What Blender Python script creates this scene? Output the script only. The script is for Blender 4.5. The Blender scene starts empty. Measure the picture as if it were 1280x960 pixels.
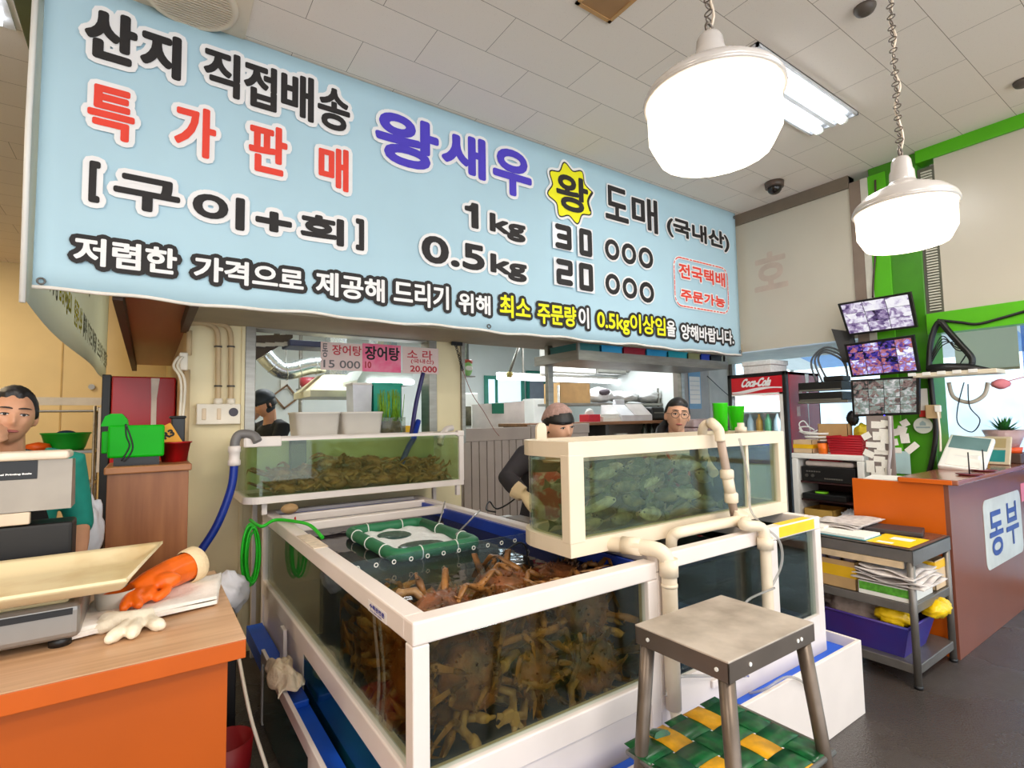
import bpy, bmesh, math, random
from mathutils import Vector as V, Matrix, Euler
rnd = random.Random(11)
sc = bpy.context.scene
COL = sc.collection
PI = math.pi

# ------------------------------------------------------------------ camera
FPX, YAW, PITCH, ROLL, EYE = 658.0, math.radians(55.31), math.radians(3.8), math.radians(-1.0), 1.5
FWD = V((math.cos(YAW)*math.cos(PITCH), math.sin(YAW)*math.cos(PITCH), math.sin(PITCH)))
_r = V((math.sin(YAW), -math.cos(YAW), 0)); _u = _r.cross(FWD)
RGT = _r*math.cos(ROLL) + _u*math.sin(ROLL)
UPV = -_r*math.sin(ROLL) + _u*math.cos(ROLL)
CAMP = V((0, 0, EYE))
cd = bpy.data.cameras.new('camera'); cam = bpy.data.objects.new('camera', cd); COL.objects.link(cam)
cd.sensor_width = 36; cd.lens = FPX/1280*36; cd.clip_start = 0.05; cd.clip_end = 200
cam.matrix_world = Matrix(((RGT.x, UPV.x, -FWD.x, 0), (RGT.y, UPV.y, -FWD.y, 0), (RGT.z, UPV.z, -FWD.z, EYE), (0, 0, 0, 1)))
sc.camera = cam

# ------------------------------------------------------------------ world, exposure, area lights
w = bpy.data.worlds.new('daylight'); sc.world = w; w.use_nodes = True
wn = w.node_tree; bg = wn.nodes['Background']
bg.inputs[0].default_value = (0.90, 0.95, 1.0, 1); bg.inputs[1].default_value = 2.8
sc.view_settings.view_transform = 'Standard'; sc.view_settings.look = 'None'
sc.view_settings.gamma = 1; sc.view_settings.use_curve_mapping = False
sc.view_settings.exposure = 0.02
sc.cycles.transparent_max_bounces = 28; sc.cycles.max_bounces = 8; sc.cycles.sample_clamp_indirect = 6
def area(name, loc, sx, sy, power, col=(1, .93, .84), rot=(0, 0, 0)):
    l = bpy.data.lights.new(name, 'AREA'); l.shape = 'RECTANGLE'; l.size = sx; l.size_y = sy
    l.energy = power; l.color = col
    o = bpy.data.objects.new(name, l); COL.objects.link(o); o.location = loc; o.rotation_euler = rot
    return o
for x, y, p in ((-2.2, 0.6, 65), (0.6, -1.2, 65), (3.2, -0.6, 60), (3.3, 1.66, 16)):   # last one lights the twin-tube fitting; the others are unseen lamps added as fill
    area('fluorescent_light', (x, y, 3.52), 1.2, .3, p)
for x, y, p in ((-2.4, 4.4, 50), (-2.2, 7.2, 50)):                                     # unseen warm lamps added to brighten the back left of the shop
    area('warm_light', (x, y, 3.52), 1.2, .3, p, (1, .80, .52))
area('fridge_lamp', (5.05, 2.83, 1.66), .35, .4, 7, (.95, .98, 1))
for x, y, p in ((1.4, 5.4, 32), (3.2, 5.6, 40), (4.8, 5.0, 36)):                                  # kitchen fittings
    area('kitchen_light', (x, y, 2.70), 1.2, .3, p, (.93, .98, 1))

def P(px, py, x=None, y=None, z=None):
    """where the sight line through a pixel meets the plane x=, y= or z="""
    d = FWD*FPX + RGT*(px-640) - UPV*(py-480)
    t = x/d.x if x is not None else y/d.y if y is not None else (z-EYE)/d.z
    return CAMP + d*t

# ------------------------------------------------------------------ materials
def lin(c):
    c = c/255
    return c/12.92 if c <= .04045 else ((c+.055)/1.055)**2.4
def rgb(*c): return tuple(lin(v) for v in c) + (1,)
MATS = {}
def nodes_of(name):
    m = bpy.data.materials.new(name); m.use_nodes = True; MATS[name] = m
    return m, m.node_tree.nodes, m.node_tree.links, m.node_tree.nodes['Principled BSDF']
def mat(name, c, rough=.5, metal=0, var=.08, scale=6, c2=None, stretch=(1, 1, 1), bump=0, bscale=60, spec=.5, detail=3, lo=.35, hi=.65):
    if name in MATS: return MATS[name]
    m, N, L, b = nodes_of(name)
    b.inputs['Roughness'].default_value = rough; b.inputs['Metallic'].default_value = metal
    b.inputs['Specular IOR Level'].default_value = spec
    tc = N.new('ShaderNodeTexCoord'); mp = N.new('ShaderNodeMapping'); mp.inputs['Scale'].default_value = stretch
    L.new(tc.outputs['Object'], mp.inputs[0])
    nz = N.new('ShaderNodeTexNoise'); nz.inputs['Scale'].default_value = scale; nz.inputs['Detail'].default_value = detail
    L.new(mp.outputs[0], nz.inputs['Vector'])
    rp = N.new('ShaderNodeValToRGB'); a = rgb(*c)
    e = rp.color_ramp.elements; e[0].position = lo; e[1].position = hi
    e[0].color = tuple(v*(1-var) for v in a[:3]) + (1,) if c2 is None else rgb(*c2)
    e[1].color = tuple(min(1, v*(1+var)) for v in a[:3]) + (1,) if c2 is None else a
    L.new(nz.outputs[0], rp.inputs[0]); L.new(rp.outputs[0], b.inputs['Base Color'])
    if bump:
        n2 = N.new('ShaderNodeTexNoise'); n2.inputs['Scale'].default_value = bscale; L.new(mp.outputs[0], n2.inputs['Vector'])
        bp = N.new('ShaderNodeBump'); bp.inputs['Strength'].default_value = bump; bp.inputs['Distance'].default_value = .01
        L.new(n2.outputs[0], bp.inputs['Height']); L.new(bp.outputs[0], b.inputs['Normal'])
    return m
def emit(name, c, s):
    if name in MATS: return MATS[name]
    m, N, L, b = nodes_of(name)
    b.inputs['Base Color'].default_value = rgb(*c); b.inputs['Emission Color'].default_value = rgb(*c); b.inputs['Emission Strength'].default_value = s
    return m
def glass(name, tint, haze=0, hcol=(200, 220, 210), refl=1.0, bump=0, rough=.02):
    """thin clear sheet or water face: tinted see-through, fresnel reflection, a little murk"""
    if name in MATS: return MATS[name]
    m, N, L, b = nodes_of(name); N.remove(b); out = N['Material Output']
    tr = N.new('ShaderNodeBsdfTransparent'); tr.inputs[0].default_value = rgb(*tint)
    gl = N.new('ShaderNodeBsdfGlossy'); gl.inputs['Roughness'].default_value = rough
    fr = N.new('ShaderNodeLayerWeight'); fr.inputs[0].default_value = .5      # facing: the same from either side of the sheet
    pw = N.new('ShaderNodeMath'); pw.operation = 'POWER'; pw.inputs[1].default_value = 4; L.new(fr.outputs['Facing'], pw.inputs[0])
    mu = N.new('ShaderNodeMath'); mu.operation = 'MULTIPLY_ADD'; mu.inputs[1].default_value = .75*refl; mu.inputs[2].default_value = .03*refl; L.new(pw.outputs[0], mu.inputs[0])
    base = tr
    if haze:
        df = N.new('ShaderNodeBsdfDiffuse'); df.inputs[0].default_value = rgb(*hcol)
        tl = N.new('ShaderNodeBsdfTranslucent'); tl.inputs[0].default_value = rgb(*hcol)
        md = N.new('ShaderNodeMixShader'); md.inputs[0].default_value = .5; L.new(df.outputs[0], md.inputs[1]); L.new(tl.outputs[0], md.inputs[2])
        mh = N.new('ShaderNodeMixShader'); mh.inputs[0].default_value = haze; L.new(tr.outputs[0], mh.inputs[1]); L.new(md.outputs[0], mh.inputs[2]); base = mh
    mx = N.new('ShaderNodeMixShader'); L.new(mu.outputs[0], mx.inputs[0]); L.new(base.outputs[0], mx.inputs[1]); L.new(gl.outputs[0], mx.inputs[2])
    if bump:
        n2 = N.new('ShaderNodeTexNoise'); n2.inputs['Scale'].default_value = 9; tc = N.new('ShaderNodeTexCoord'); L.new(tc.outputs['Object'], n2.inputs['Vector'])
        bp = N.new('ShaderNodeBump'); bp.inputs['Strength'].default_value = bump; bp.inputs['Distance'].default_value = .02
        L.new(n2.outputs[0], bp.inputs['Height']); L.new(bp.outputs[0], gl.inputs['Normal']); L.new(bp.outputs[0], fr.inputs['Normal'])
    L.new(mx.outputs[0], out.inputs[0])
    return m
def translu(name, c, k=.6):
    # thin cloth or film that lets light through from behind
    if name in MATS: return MATS[name]
    m, N, L, b = nodes_of(name); N.remove(b); df = N.new('ShaderNodeBsdfDiffuse'); tl = N.new('ShaderNodeBsdfTranslucent'); mx = N.new('ShaderNodeMixShader')
    df.inputs[0].default_value = tl.inputs[0].default_value = rgb(*c); mx.inputs[0].default_value = k
    L.new(df.outputs[0], mx.inputs[1]); L.new(tl.outputs[0], mx.inputs[2]); L.new(mx.outputs[0], N['Material Output'].inputs[0]); return m
def wood(name, c1, c2, stretch, rough=.4, scale=3.0):
    return mat(name, c1, rough, c2=c2, stretch=stretch, scale=scale, detail=6, lo=.3, hi=.7)

# ------------------------------------------------------------------ mesh builder
class MB:
    def __init__(s): s.bm = bmesh.new()
    def face(s, pts, smooth=False):
        f = s.bm.faces.new([s.bm.verts.new(p) for p in pts]); f.smooth = smooth; return s
    def box(s, x0, x1, y0, y1, z0, z1, b=0, M=None, seg=2):
        r = bmesh.ops.create_cube(s.bm, size=1); vs = r['verts']
        for v in vs: v.co = V(((x0+x1)/2+v.co.x*(x1-x0), (y0+y1)/2+v.co.y*(y1-y0), (z0+z1)/2+v.co.z*(z1-z0)))
        if b:
            es = list({e for v in vs for e in v.link_edges})
            q = bmesh.ops.bevel(s.bm, geom=es, offset=b, segments=seg, affect='EDGES', profile=.5)
            vs = list({v for f in q['faces'] for v in f.verts} | {v for v in vs if v.is_valid})
        if M is not None:
            for v in vs: v.co = M @ v.co
        return s
    def ring(s, c, ax, r, n, ph=0, sx=1, up=None):
        ax = V(ax).normalized(); a = up if up is not None else (V((0, 0, 1)) if abs(ax.z) < .9 else V((1, 0, 0)))
        e1 = ax.cross(a).normalized(); e2 = ax.cross(e1)
        return [s.bm.verts.new(V(c)+e1*(r*sx*math.cos(ph+2*PI*i/n))+e2*(r*math.sin(ph+2*PI*i/n))) for i in range(n)]
    def skin(s, A, B, smooth=True):
        n = len(A)
        for i in range(n):
            f = s.bm.faces.new((A[i], A[(i+1) % n], B[(i+1) % n], B[i])); f.smooth = smooth
    def cap(s, A, flip=False):
        s.bm.faces.new(A[::-1] if flip else A)
    def cyl(s, p0, p1, r0, r1=None, n=16, smooth=True, ph=0):
        r1 = r0 if r1 is None else r1; ax = V(p1)-V(p0)
        A = s.ring(p0, ax, r0, n, ph); B = s.ring(p1, ax, r1, n, ph); s.skin(A, B, smooth); s.cap(A, True); s.cap(B); return s
    def tube(s, pts, r, n=8, sx=1, smooth=True):
        pts = [V(p) for p in pts]; k = len(pts); rs = r if isinstance(r, (list, tuple)) else [r]*k
        up = None; prev = None
        for i, p in enumerate(pts):
            t = (pts[min(i+1, k-1)]-pts[max(i-1, 0)]).normalized()
            if up is None: up = V((0, 0, 1)) if abs(t.z) < .9 else V((1, 0, 0))
            up = (up - t*up.dot(t));
            up = up.normalized() if up.length > 1e-6 else t.orthogonal().normalized()
            A = s.ring(p, t, rs[i], n, 0, sx, up)
            if prev: s.skin(prev, A, smooth)
            else: s.cap(A, True)
            prev = A
        s.cap(prev); return s
    def lathe(s, prof, c=(0, 0, 0), n=24, M=None, close=True, sx=1, sy=1):
        prev = None; new = []
        for r, z in prof:
            A = [s.bm.verts.new((c[0]+sx*r*math.cos(2*PI*i/n), c[1]+sy*r*math.sin(2*PI*i/n), c[2]+z)) for i in range(n)]
            new += A
            if prev: s.skin(prev, A)
            elif close: s.cap(A, True)
            prev = A
        if close: s.cap(prev)
        if M is not None:
            for v in new: v.co = M @ v.co
        return s
    def sph(s, c, r, u=16, v=10, M=None, fn=None):
        rx, ry, rz = (r, r, r) if not isinstance(r, (tuple, list)) else r
        q = bmesh.ops.create_uvsphere(s.bm, u_segments=u, v_segments=v, radius=1)
        for vv in q['verts']:
            k = fn(vv.co.normalized()) if fn else 1
            p = V((vv.co.x*rx, vv.co.y*ry, vv.co.z*rz))*k
            if M is not None: p = M @ p
            vv.co = p+V(c)
        for f in {f for vv in q['verts'] for f in vv.link_faces}: f.smooth = True
        return s
    def prism(s, poly, d, smooth=False):
        d = V(d); A = [s.bm.verts.new(p) for p in poly]; B = [s.bm.verts.new(V(p)+d) for p in poly]
        s.skin(A, B, smooth); s.cap(A, True); s.cap(B); return s
    def sheet(s, f, nu, nv, th=.002, smooth=True):
        g = [[V(f(i/nu, j/nv)) for j in range(nv+1)] for i in range(nu+1)]
        def nrm(i, j):
            a = g[min(i+1, nu)][j]-g[max(i-1, 0)][j]; b = g[i][min(j+1, nv)]-g[i][max(j-1, 0)]
            c = a.cross(b); return c.normalized() if c.length > 1e-9 else V((0, 0, 1))
        T = [[s.bm.verts.new(g[i][j]+nrm(i, j)*th/2) for j in range(nv+1)] for i in range(nu+1)]
        B = [[s.bm.verts.new(g[i][j]-nrm(i, j)*th/2) for j in range(nv+1)] for i in range(nu+1)]
        for i in range(nu):
            for j in range(nv):
                a = s.bm.faces.new((T[i][j], T[i+1][j], T[i+1][j+1], T[i][j+1])); a.smooth = smooth
                a = s.bm.faces.new((B[i][j], B[i][j+1], B[i+1][j+1], B[i+1][j])); a.smooth = smooth
        for i in range(nu):
            for j in (0, nv): s.bm.faces.new((T[i][j], T[i+1][j], B[i+1][j], B[i][j]))
        for j in range(nv):
            for i in (0, nu): s.bm.faces.new((T[i][j], T[i][j+1], B[i][j+1], B[i][j]))
        return s
    def torus(s, c, R_, r, ax=(0, 0, 1), n=20, m=8, sx=1, up=None):
        ax = V(ax).normalized(); a = V(up) if up else (V((0, 0, 1)) if abs(ax.z) < .9 else V((1, 0, 0)))
        e1 = ax.cross(a).normalized(); e2 = ax.cross(e1); prev = first = None
        for i in range(n):
            t = 2*PI*i/n; d = e1*math.cos(t)*sx+e2*math.sin(t); o = (e1*math.cos(t)+e2*math.sin(t)*1).normalized()
            A = [s.bm.verts.new(V(c)+d*R_+o*(r*math.cos(2*PI*j/m))+ax*(r*math.sin(2*PI*j/m))) for j in range(m)]
            if prev: s.skin(prev, A)
            else: first = A
            prev = A
        s.skin(prev, first); return s
    def xf(s, M):
        bmesh.ops.transform(s.bm, matrix=M, verts=s.bm.verts[:]); return s
    def mesh(s, name):
        bmesh.ops.recalc_face_normals(s.bm, faces=s.bm.faces[:])
        me = bpy.data.meshes.new(name); s.bm.to_mesh(me); s.bm.free(); return me
def world_of(o):
    m = Matrix.Identity(4)
    while o: m = o.matrix_basis @ m; o = o.parent
    return m
def obj(name, mb, m, parent=None, local=False, label=None, kind=None):
    me = mb.mesh(name) if isinstance(mb, MB) else mb
    if parent is not None and not local: me.transform(world_of(parent).inverted())
    if parent is None and not local:            # top-level mesh: origin at its base centre
        vs = me.vertices
        if len(vs):
            xs = [v.co.x for v in vs]; ys = [v.co.y for v in vs]; zs = [v.co.z for v in vs]
            o0 = V(((min(xs)+max(xs))/2, (min(ys)+max(ys))/2, min(zs)))
            me.transform(Matrix.Translation(-o0))
    o = bpy.data.objects.new(name, me); COL.objects.link(o)
    if parent is None and not local and len(me.vertices): o.location = o0
    for k in (m if isinstance(m, (list, tuple)) else [m]): me.materials.append(k)
    o.parent = parent
    if label: o['label'] = label
    if kind: o['kind'] = kind
    return o
def tag(o, label, cat, group=None, kind=None):
    o['label'] = label; o['category'] = cat
    if group: o['group'] = group
    if kind: o['kind'] = kind
    return o
def thing(name, label, cat, loc=(0, 0, 0), rotz=0, group=None, kind=None):
    o = bpy.data.objects.new(name, None); COL.objects.link(o); o.location = loc; o.rotation_euler = (0, 0, rotz); o.empty_display_size = .05
    return tag(o, label, cat, group, kind)
def struct(name, mb, m, parent=None):
    o = obj(name, mb, m, parent)
    if parent is None: o['kind'] = 'structure'
    return o
def dup(root, loc=None, rot=None, label=None, group=None, scale=None):
    def cp(o, par):
        c = o.copy(); COL.objects.link(c); c.parent = par
        for ch in list(o.children): cp(ch, c)
        return c
    r = cp(root, None)
    if loc is not None: r.location = loc
    if rot is not None: r.rotation_euler = rot
    if scale is not None: r.scale = (scale,)*3 if not isinstance(scale, (tuple, list)) else scale
    if label: r['label'] = label
    if group: r['group'] = group
    return r
def spl(pts, k=6):
    """smooth curve through points"""
    pts = [V(p) for p in pts]; out = []
    for i in range(len(pts)-1):
        p0 = pts[max(i-1, 0)]; p1 = pts[i]; p2 = pts[i+1]; p3 = pts[min(i+2, len(pts)-1)]
        for j in range(k):
            t = j/k
            out.append(.5*((2*p1)+(p2-p0)*t+(2*p0-5*p1+4*p2-p3)*t*t+(3*p1-p0-3*p2+p3)*t**3))
    return out+[pts[-1]]
def bxs(*bs, b=0):
    m = MB()
    for q in bs: m.box(*q, b=b)
    return m
def remesh(mb, voxel, smooth=2):
    """fuse overlapping closed shapes into one continuous skin"""
    me = mb.mesh('tmp'); o = bpy.data.objects.new('tmp', me); COL.objects.link(o)
    a = o.modifiers.new('r', 'REMESH'); a.mode = 'VOXEL'; a.voxel_size = voxel; a.use_smooth_shade = True
    if smooth:
        b = o.modifiers.new('s', 'SMOOTH'); b.factor = .5; b.iterations = smooth
    dg = bpy.context.evaluated_depsgraph_get(); r = bpy.data.meshes.new_from_object(o.evaluated_get(dg))
    bpy.data.objects.remove(o); bpy.data.meshes.remove(me); r.materials.clear()
    return r

# ------------------------------------------------------------------ lettering
_gc = {}
def glyphs(t):
    """filled outline of a string: (verts2d, faces, boundary edges, bbox)"""
    if t in _gc: return _gc[t]
    c = bpy.data.curves.new('t', 'FONT'); c.body = t; c.size = 1; c.resolution_u = 4
    o = bpy.data.objects.new('t', c); COL.objects.link(o)
    dg = bpy.context.evaluated_depsgraph_get(); me = bpy.data.meshes.new_from_object(o.evaluated_get(dg))
    vs = [(v.co.x, v.co.y) for v in me.vertices]; fs = [tuple(p.vertices) for p in me.polygons]
    cnt = {}
    for f in fs:
        for i in range(len(f)):
            e = tuple(sorted((f[i], f[(i+1) % len(f)]))); cnt[e] = cnt.get(e, 0)+1
    # weld duplicate points so that only true outlines stay
    ed = [e for e, n in cnt.items() if n == 1]
    bpy.data.objects.remove(o); bpy.data.meshes.remove(me); bpy.data.curves.remove(c)
    xs = [v[0] for v in vs]; ys = [v[1] for v in vs]
    _gc[t] = (vs, fs, ed, (min(xs), max(xs), min(ys), max(ys))); return _gc[t]
_k = [0]
_o = [(0, .70), (.0, .80), (.34, .83), (.50, .90), (.56, 1), (.98, 1), (.98, 0), (.56, 0), (.56, .70)]       # a plain figure one with a flag
_gc['1'] = (_o, [tuple(range(9))], [(i, (i+1) % 9) for i in range(9)], (0, .98, 0, 1))
def letter(mb, t, x0, x1, z0, z1, to3, bold=0, fill=True):
    """put string t in the box x0..x1 / z0..z1 of a plane; bold = stroke half width in metres; to3(a, b, rise) -> point"""
    vs, fs, ed, (a0, a1, b0, b1) = glyphs(t)
    sx = (x1-x0-2*bold)/max(a1-a0, 1e-6); sz = (z1-z0-2*bold)/max(b1-b0, 1e-6)
    pt = [(x0+bold+(v[0]-a0)*sx, z0+bold+(v[1]-b0)*sz) for v in vs]
    q = [mb.bm.verts.new(to3(*p, .0015)) for p in pt]
    for f in fs:
        try: mb.bm.faces.new([q[i] for i in f])
        except ValueError: pass
    if bold: stroke(mb, [(pt[i], pt[j]) for i, j in ed], bold, to3)
def stroke(mb, segs, w_, to3, n=8):
    # every dab lies a few microns above the last one, as layers of paint do
    seen = set()
    for (ax, az), (bx, bz) in segs:
        dx, dz = bx-ax, bz-az; l = math.hypot(dx, dz)
        if l < 1e-6: continue
        nx, nz = -dz/l*w_, dx/l*w_
        _k[0] += 1; d = (_k[0] % 240)*6e-6
        mb.face([to3(ax+nx, az+nz, d), to3(bx+nx, bz+nz, d), to3(bx-nx, bz-nz, d), to3(ax-nx, az-nz, d)])
        for p in ((ax, az), (bx, bz)):
            k = (round(p[0], 4), round(p[1], 4))
            if k in seen: continue
            _k[0] += 1; d = (_k[0] % 240)*6e-6
            seen.add(k); mb.face([to3(p[0]+w_*math.cos(2*PI*i/n), p[1]+w_*math.sin(2*PI*i/n), d) for i in range(n)])

# ================================================================== SETTING
CEIL = 3.57
W_YEL = mat('wall_yellow', (236, 212, 160), .6, var=.05, scale=1.5)
W_COL = mat('column_cream', (242, 226, 182), .5, var=.05, scale=2)
W_WHITE = mat('kitchen_white', (226, 232, 230), .5, var=.03, scale=2)
W_BEIGE = mat('panel_beige', (205, 197, 180), .28, var=.04, scale=1.2)
W_SOFF = mat('soffit_drab', (176, 163, 140), .6, var=.06)
W_BROWN = wood('soffit_brown', (178, 122, 88), (150, 98, 66), (1, .1, 1))
GREEN = mat('paint_green', (88, 186, 14), .35, var=.05)
GREEN_D = mat('paint_green_deep', (66, 140, 22), .35, var=.08)
STEEL = mat('steel_dull', (150, 146, 138), .38, .75, var=.12, scale=5, stretch=(1, 1, 6))
STEEL_D = mat('steel_dark', (104, 102, 98), .42, .7, var=.15, scale=5)
WHITE_PVC = mat('white_pvc', (234, 222, 214), .35, var=.02)
CREAM_PVC = mat('cream_pvc', (232, 214, 188), .38, var=.03)
BLACK = mat('black_plastic', (24, 23, 24), .4, var=.2)
WHITE = mat('white_plastic', (240, 238, 232), .45, var=.02)
PAPER = mat('paper_white', (244, 240, 230), .8, var=.03)

# floor: dark wet concrete
m, N, L, b = nodes_of('floor_wet')
tc = N.new('ShaderNodeTexCoord'); nz = N.new('ShaderNodeTexNoise'); nz.inputs['Scale'].default_value = 1.6; nz.inputs['Detail'].default_value = 6
L.new(tc.outputs['Object'], nz.inputs[0]); rp = N.new('ShaderNodeValToRGB'); L.new(nz.outputs[0], rp.inputs[0])
rp.color_ramp.elements[0].color = rgb(52, 46, 43); rp.color_ramp.elements[1].color = rgb(86, 78, 73); L.new(rp.outputs[0], b.inputs['Base Color'])
r2 = N.new('ShaderNodeValToRGB'); r2.color_ramp.elements[0].position = .42; r2.color_ramp.elements[1].position = .6
r2.color_ramp.elements[0].color = (.16,)*3+(1,); r2.color_ramp.elements[1].color = (.5,)*3+(1,); L.new(nz.outputs[0], r2.inputs[0]); L.new(r2.outputs[0], b.inputs['Roughness'])
n2 = N.new('ShaderNodeTexNoise'); n2.inputs['Scale'].default_value = 120; L.new(tc.outputs['Object'], n2.inputs[0])
bp = N.new('ShaderNodeBump'); bp.inputs['Strength'].default_value = .55; bp.inputs['Distance'].default_value = .006; L.new(n2.outputs[0], bp.inputs['Height']); L.new(bp.outputs[0], b.inputs['Normal'])
struct('floor', MB().box(-5.1, 6.3, -3.6, 9, -.06, 0), m)

# ceiling: 30 x 60 cm mineral tiles with open joints and pin holes
m, N, L, b = nodes_of('ceiling_tile'); b.inputs['Roughness'].default_value = .8
tc = N.new('ShaderNodeTexCoord'); mp = N.new('ShaderNodeMapping'); mp.inputs['Location'].default_value = (-.02, .0, 0); L.new(tc.outputs['Object'], mp.inputs[0])
bk = N.new('ShaderNodeTexBrick'); L.new(mp.outputs[0], bk.inputs[0]); bk.offset = .5
for k, v in (('Scale', 1), ('Mortar Size', .0018), ('Mortar Smooth', .3), ('Brick Width', .6), ('Row Height', .3), ('Bias', 0)): bk.inputs[k].default_value = v
bk.inputs['Color1'].default_value = rgb(246, 234, 222); bk.inputs['Color2'].default_value = rgb(243, 231, 219); bk.inputs['Mortar'].default_value = rgb(150, 132, 116)
nz = N.new('ShaderNodeTexNoise'); nz.inputs['Scale'].default_value = 190; L.new(tc.outputs['Object'], nz.inputs[0])
rp = N.new('ShaderNodeValToRGB'); rp.color_ramp.elements[0].position = .27; rp.color_ramp.elements[1].position = .33; rp.color_ramp.elements[0].color = (.62, .58, .54, 1); L.new(nz.outputs[0], rp.inputs[0])
mx = N.new('ShaderNodeMixRGB'); mx.blend_type = 'MULTIPLY'; mx.inputs[0].default_value = .8; L.new(bk.outputs[0], mx.inputs[1]); L.new(rp.outputs[0], mx.inputs[2]); L.new(mx.outputs[0], b.inputs['Base Color'])
struct('ceiling', MB().box(-5.1, 6.3, -3.6, 9, CEIL, CEIL+.06), m)

wb = struct('wall_back', MB().box(-5.1, .27, 8.9, 9, 0, CEIL), W_YEL)
struct('seam_strip', bxs(*[(x-.008, x+.008, 8.892, 8.9, 0, CEIL) for x in (-3.3, -2.1, -.93)]), mat('wall_seam', (205, 172, 112), .6), wb)
struct('wall_left', MB().box(-5.1, -5, -3.6, 8.9, 0, CEIL), W_YEL)
struct('wall_corridor', MB().box(.20, .26, 4.1, 8.9, 0, CEIL), W_YEL)
# kitchen front: column, wall under the hatch, jamb, header
struct('wall_front', bxs((.20, .535, 3.96, 4.1, 0, CEIL), (.535, 2.2, 3.96, 4.1, 0, 1.27), (1.97, 2.2, 3.96, 4.1, 1.27, 2.9), (.535, 1.97, 3.96, 4.1, 2.19, 2.9)), W_COL)
wh = struct('window_1', bxs((.535, .60, 3.94, 4.1, 1.27, 2.19), (1.90, 1.97, 3.94, 4.1, 1.27, 2.19), (.6, 1.9, 3.95, 4.1, 2.15, 2.19), b=.004), STEEL)   # the hatch frame
struct('sill', MB().box(.60, 1.97, 3.90, 4.25, 1.27, 1.38, .01), mat('sill_cream', (240, 226, 208), .4), wh)
struct('trim_1', MB().box(.512, .535, 3.945, 3.96, 0, 2.2, .003), W_COL)
struct('trim_2', MB().box(2.2, 2.235, 3.93, 4.1, 1.30, 2.2, .003), STEEL)
struct('ceiling_soffit', bxs((.2, 5.0, 3.06, 3.96, 2.16, 2.22), (.2, 5.0, 3.07, 3.13, 2.10, 2.16)), W_SOFF)
struct('ceiling_corridor', MB().box(-.13, .2, 3.06, 7.0, 2.16, 2.2), W_BROWN)
struct('trim_3', bxs((-.15, -.11, 3.06, 7.0, 2.09, 2.16), (.16, .2, 3.06, 3.96, 2.09, 2.16)), mat('beam_dark', (74, 52, 40), .6))
struct('ceiling_kitchen', MB().box(.26, 6.1, 4.1, 7.6, 2.75, 2.8), W_WHITE)
struct('wall_kitchen', MB().box(.26, 6.2, 7.5, 7.6, 0, 2.8), W_WHITE)
struct('wall_kitchen_right', MB().box(6.1, 6.2, 3.9, 7.5, 0, 2.8), W_WHITE)
struct('wall_end', MB().box(5.62, 6.1, 3.9, 4.0, 0, 2.8), mat('wall_end_grey', (188, 182, 170), .5))
# right-hand front of the shop
wr = struct('wall_right', MB().box(5.0, 5.09, 1.99, 3.95, 2.14, CEIL), W_BEIGE)
gh_ = MB()
for t_, y0_, y1_, z0_, z1_ in (('호', 2.56, 2.90, 2.72, 3.10),): letter(gh_, t_, y0_, y1_, z0_, z1_, lambda p, q, r=0: (4.9985-r*.2, p, q), .012)
struct('faded_print', gh_, mat('print_faded', (196, 178, 162), .3), wr)  # ghost of an outside sign showing through, put into the panel's colour
struct('trim_4', bxs((4.985, 5.06, 1.90, 1.99, 2.0, 3.5), b=.004), mat('post_taupe', (136, 118, 104), .5))
struct('trim_5', MB().box(4.98, 5.03, 1.845, 1.90, 2.0, 3.5, .004), mat('post_pale', (208, 204, 190), .5))
struct('trim_6', MB().box(4.975, 5.1, 1.99, 3.4, 3.46, CEIL), mat('head_rail', (122, 108, 92), .5))
struct('ceiling_alcove', MB().box(5.09, 6.1, 1.99, 3.95, 2.14, 2.2), mat('alcove_underside', (206, 206, 180), .5))
pl = struct('column_green', MB().box(5.0, 5.3, 1.50, 1.845, 0, CEIL, .01), GREEN_D)
struct('face_panel', MB().box(4.985, 5.0, 1.715, 1.845, 0, 3.5, .003), GREEN, pl)
struct('wall_right_front', MB().box(5.0, 5.09, -3.6, 1.39, 2.26, 3.47), W_BEIGE)
struct('trim_7', bxs((4.98, 5.1, -3.6, 1.5, 3.47, CEIL), (4.98, 5.1, -3.6, 1.5, 2.10, 2.26)), GREEN)
g = MB()
for i in range(52): g.box(4.985, 5.01, 1.405, 1.475, 2.28+i*.0215, 2.291+i*.0215)
gv = struct('trim_8', MB().box(5.0, 5.06, 1.39, 1.50, 2.26, 3.42), mat('louver_back', (92, 92, 78), .6)); struct('louver', g, mat('louver_pale', (206, 204, 186), .5), gv)
# shop windows on the right
GL = glass('window_glass', (236, 246, 250), 0, refl=.5)
FR = mat('frame_brown', (150, 112, 98), .45)
for i, (a, c_) in enumerate(((-3.4, .25), (.25, 1.86), (1.95, 3.9))):
    f = bxs((6.04, 6.1, a, a+.05, 0, 2.62), (6.04, 6.1, c_-.05, c_, 0, 2.62), (6.04, 6.1, a, c_, 0, .08), (6.04, 6.1, a, c_, 2.55, 2.62), (6.045, 6.095, a, c_, .9, .96), b=.004)
    wn_ = struct('window_%d' % (i+2), f, FR if i < 2 else STEEL)
    struct('pane', MB().box(6.066, 6.074, a+.05, c_-.05, .08, 2.55), GL, wn_)
struct('trim_9', MB().box(6.03, 6.12, 1.86, 1.95, 0, 2.7), mat('teal_mullion', (70, 138, 140), .4))
struct('wall_right_head', MB().box(6.04, 6.12, -3.6, 3.95, 2.62, CEIL), W_BEIGE)
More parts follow.
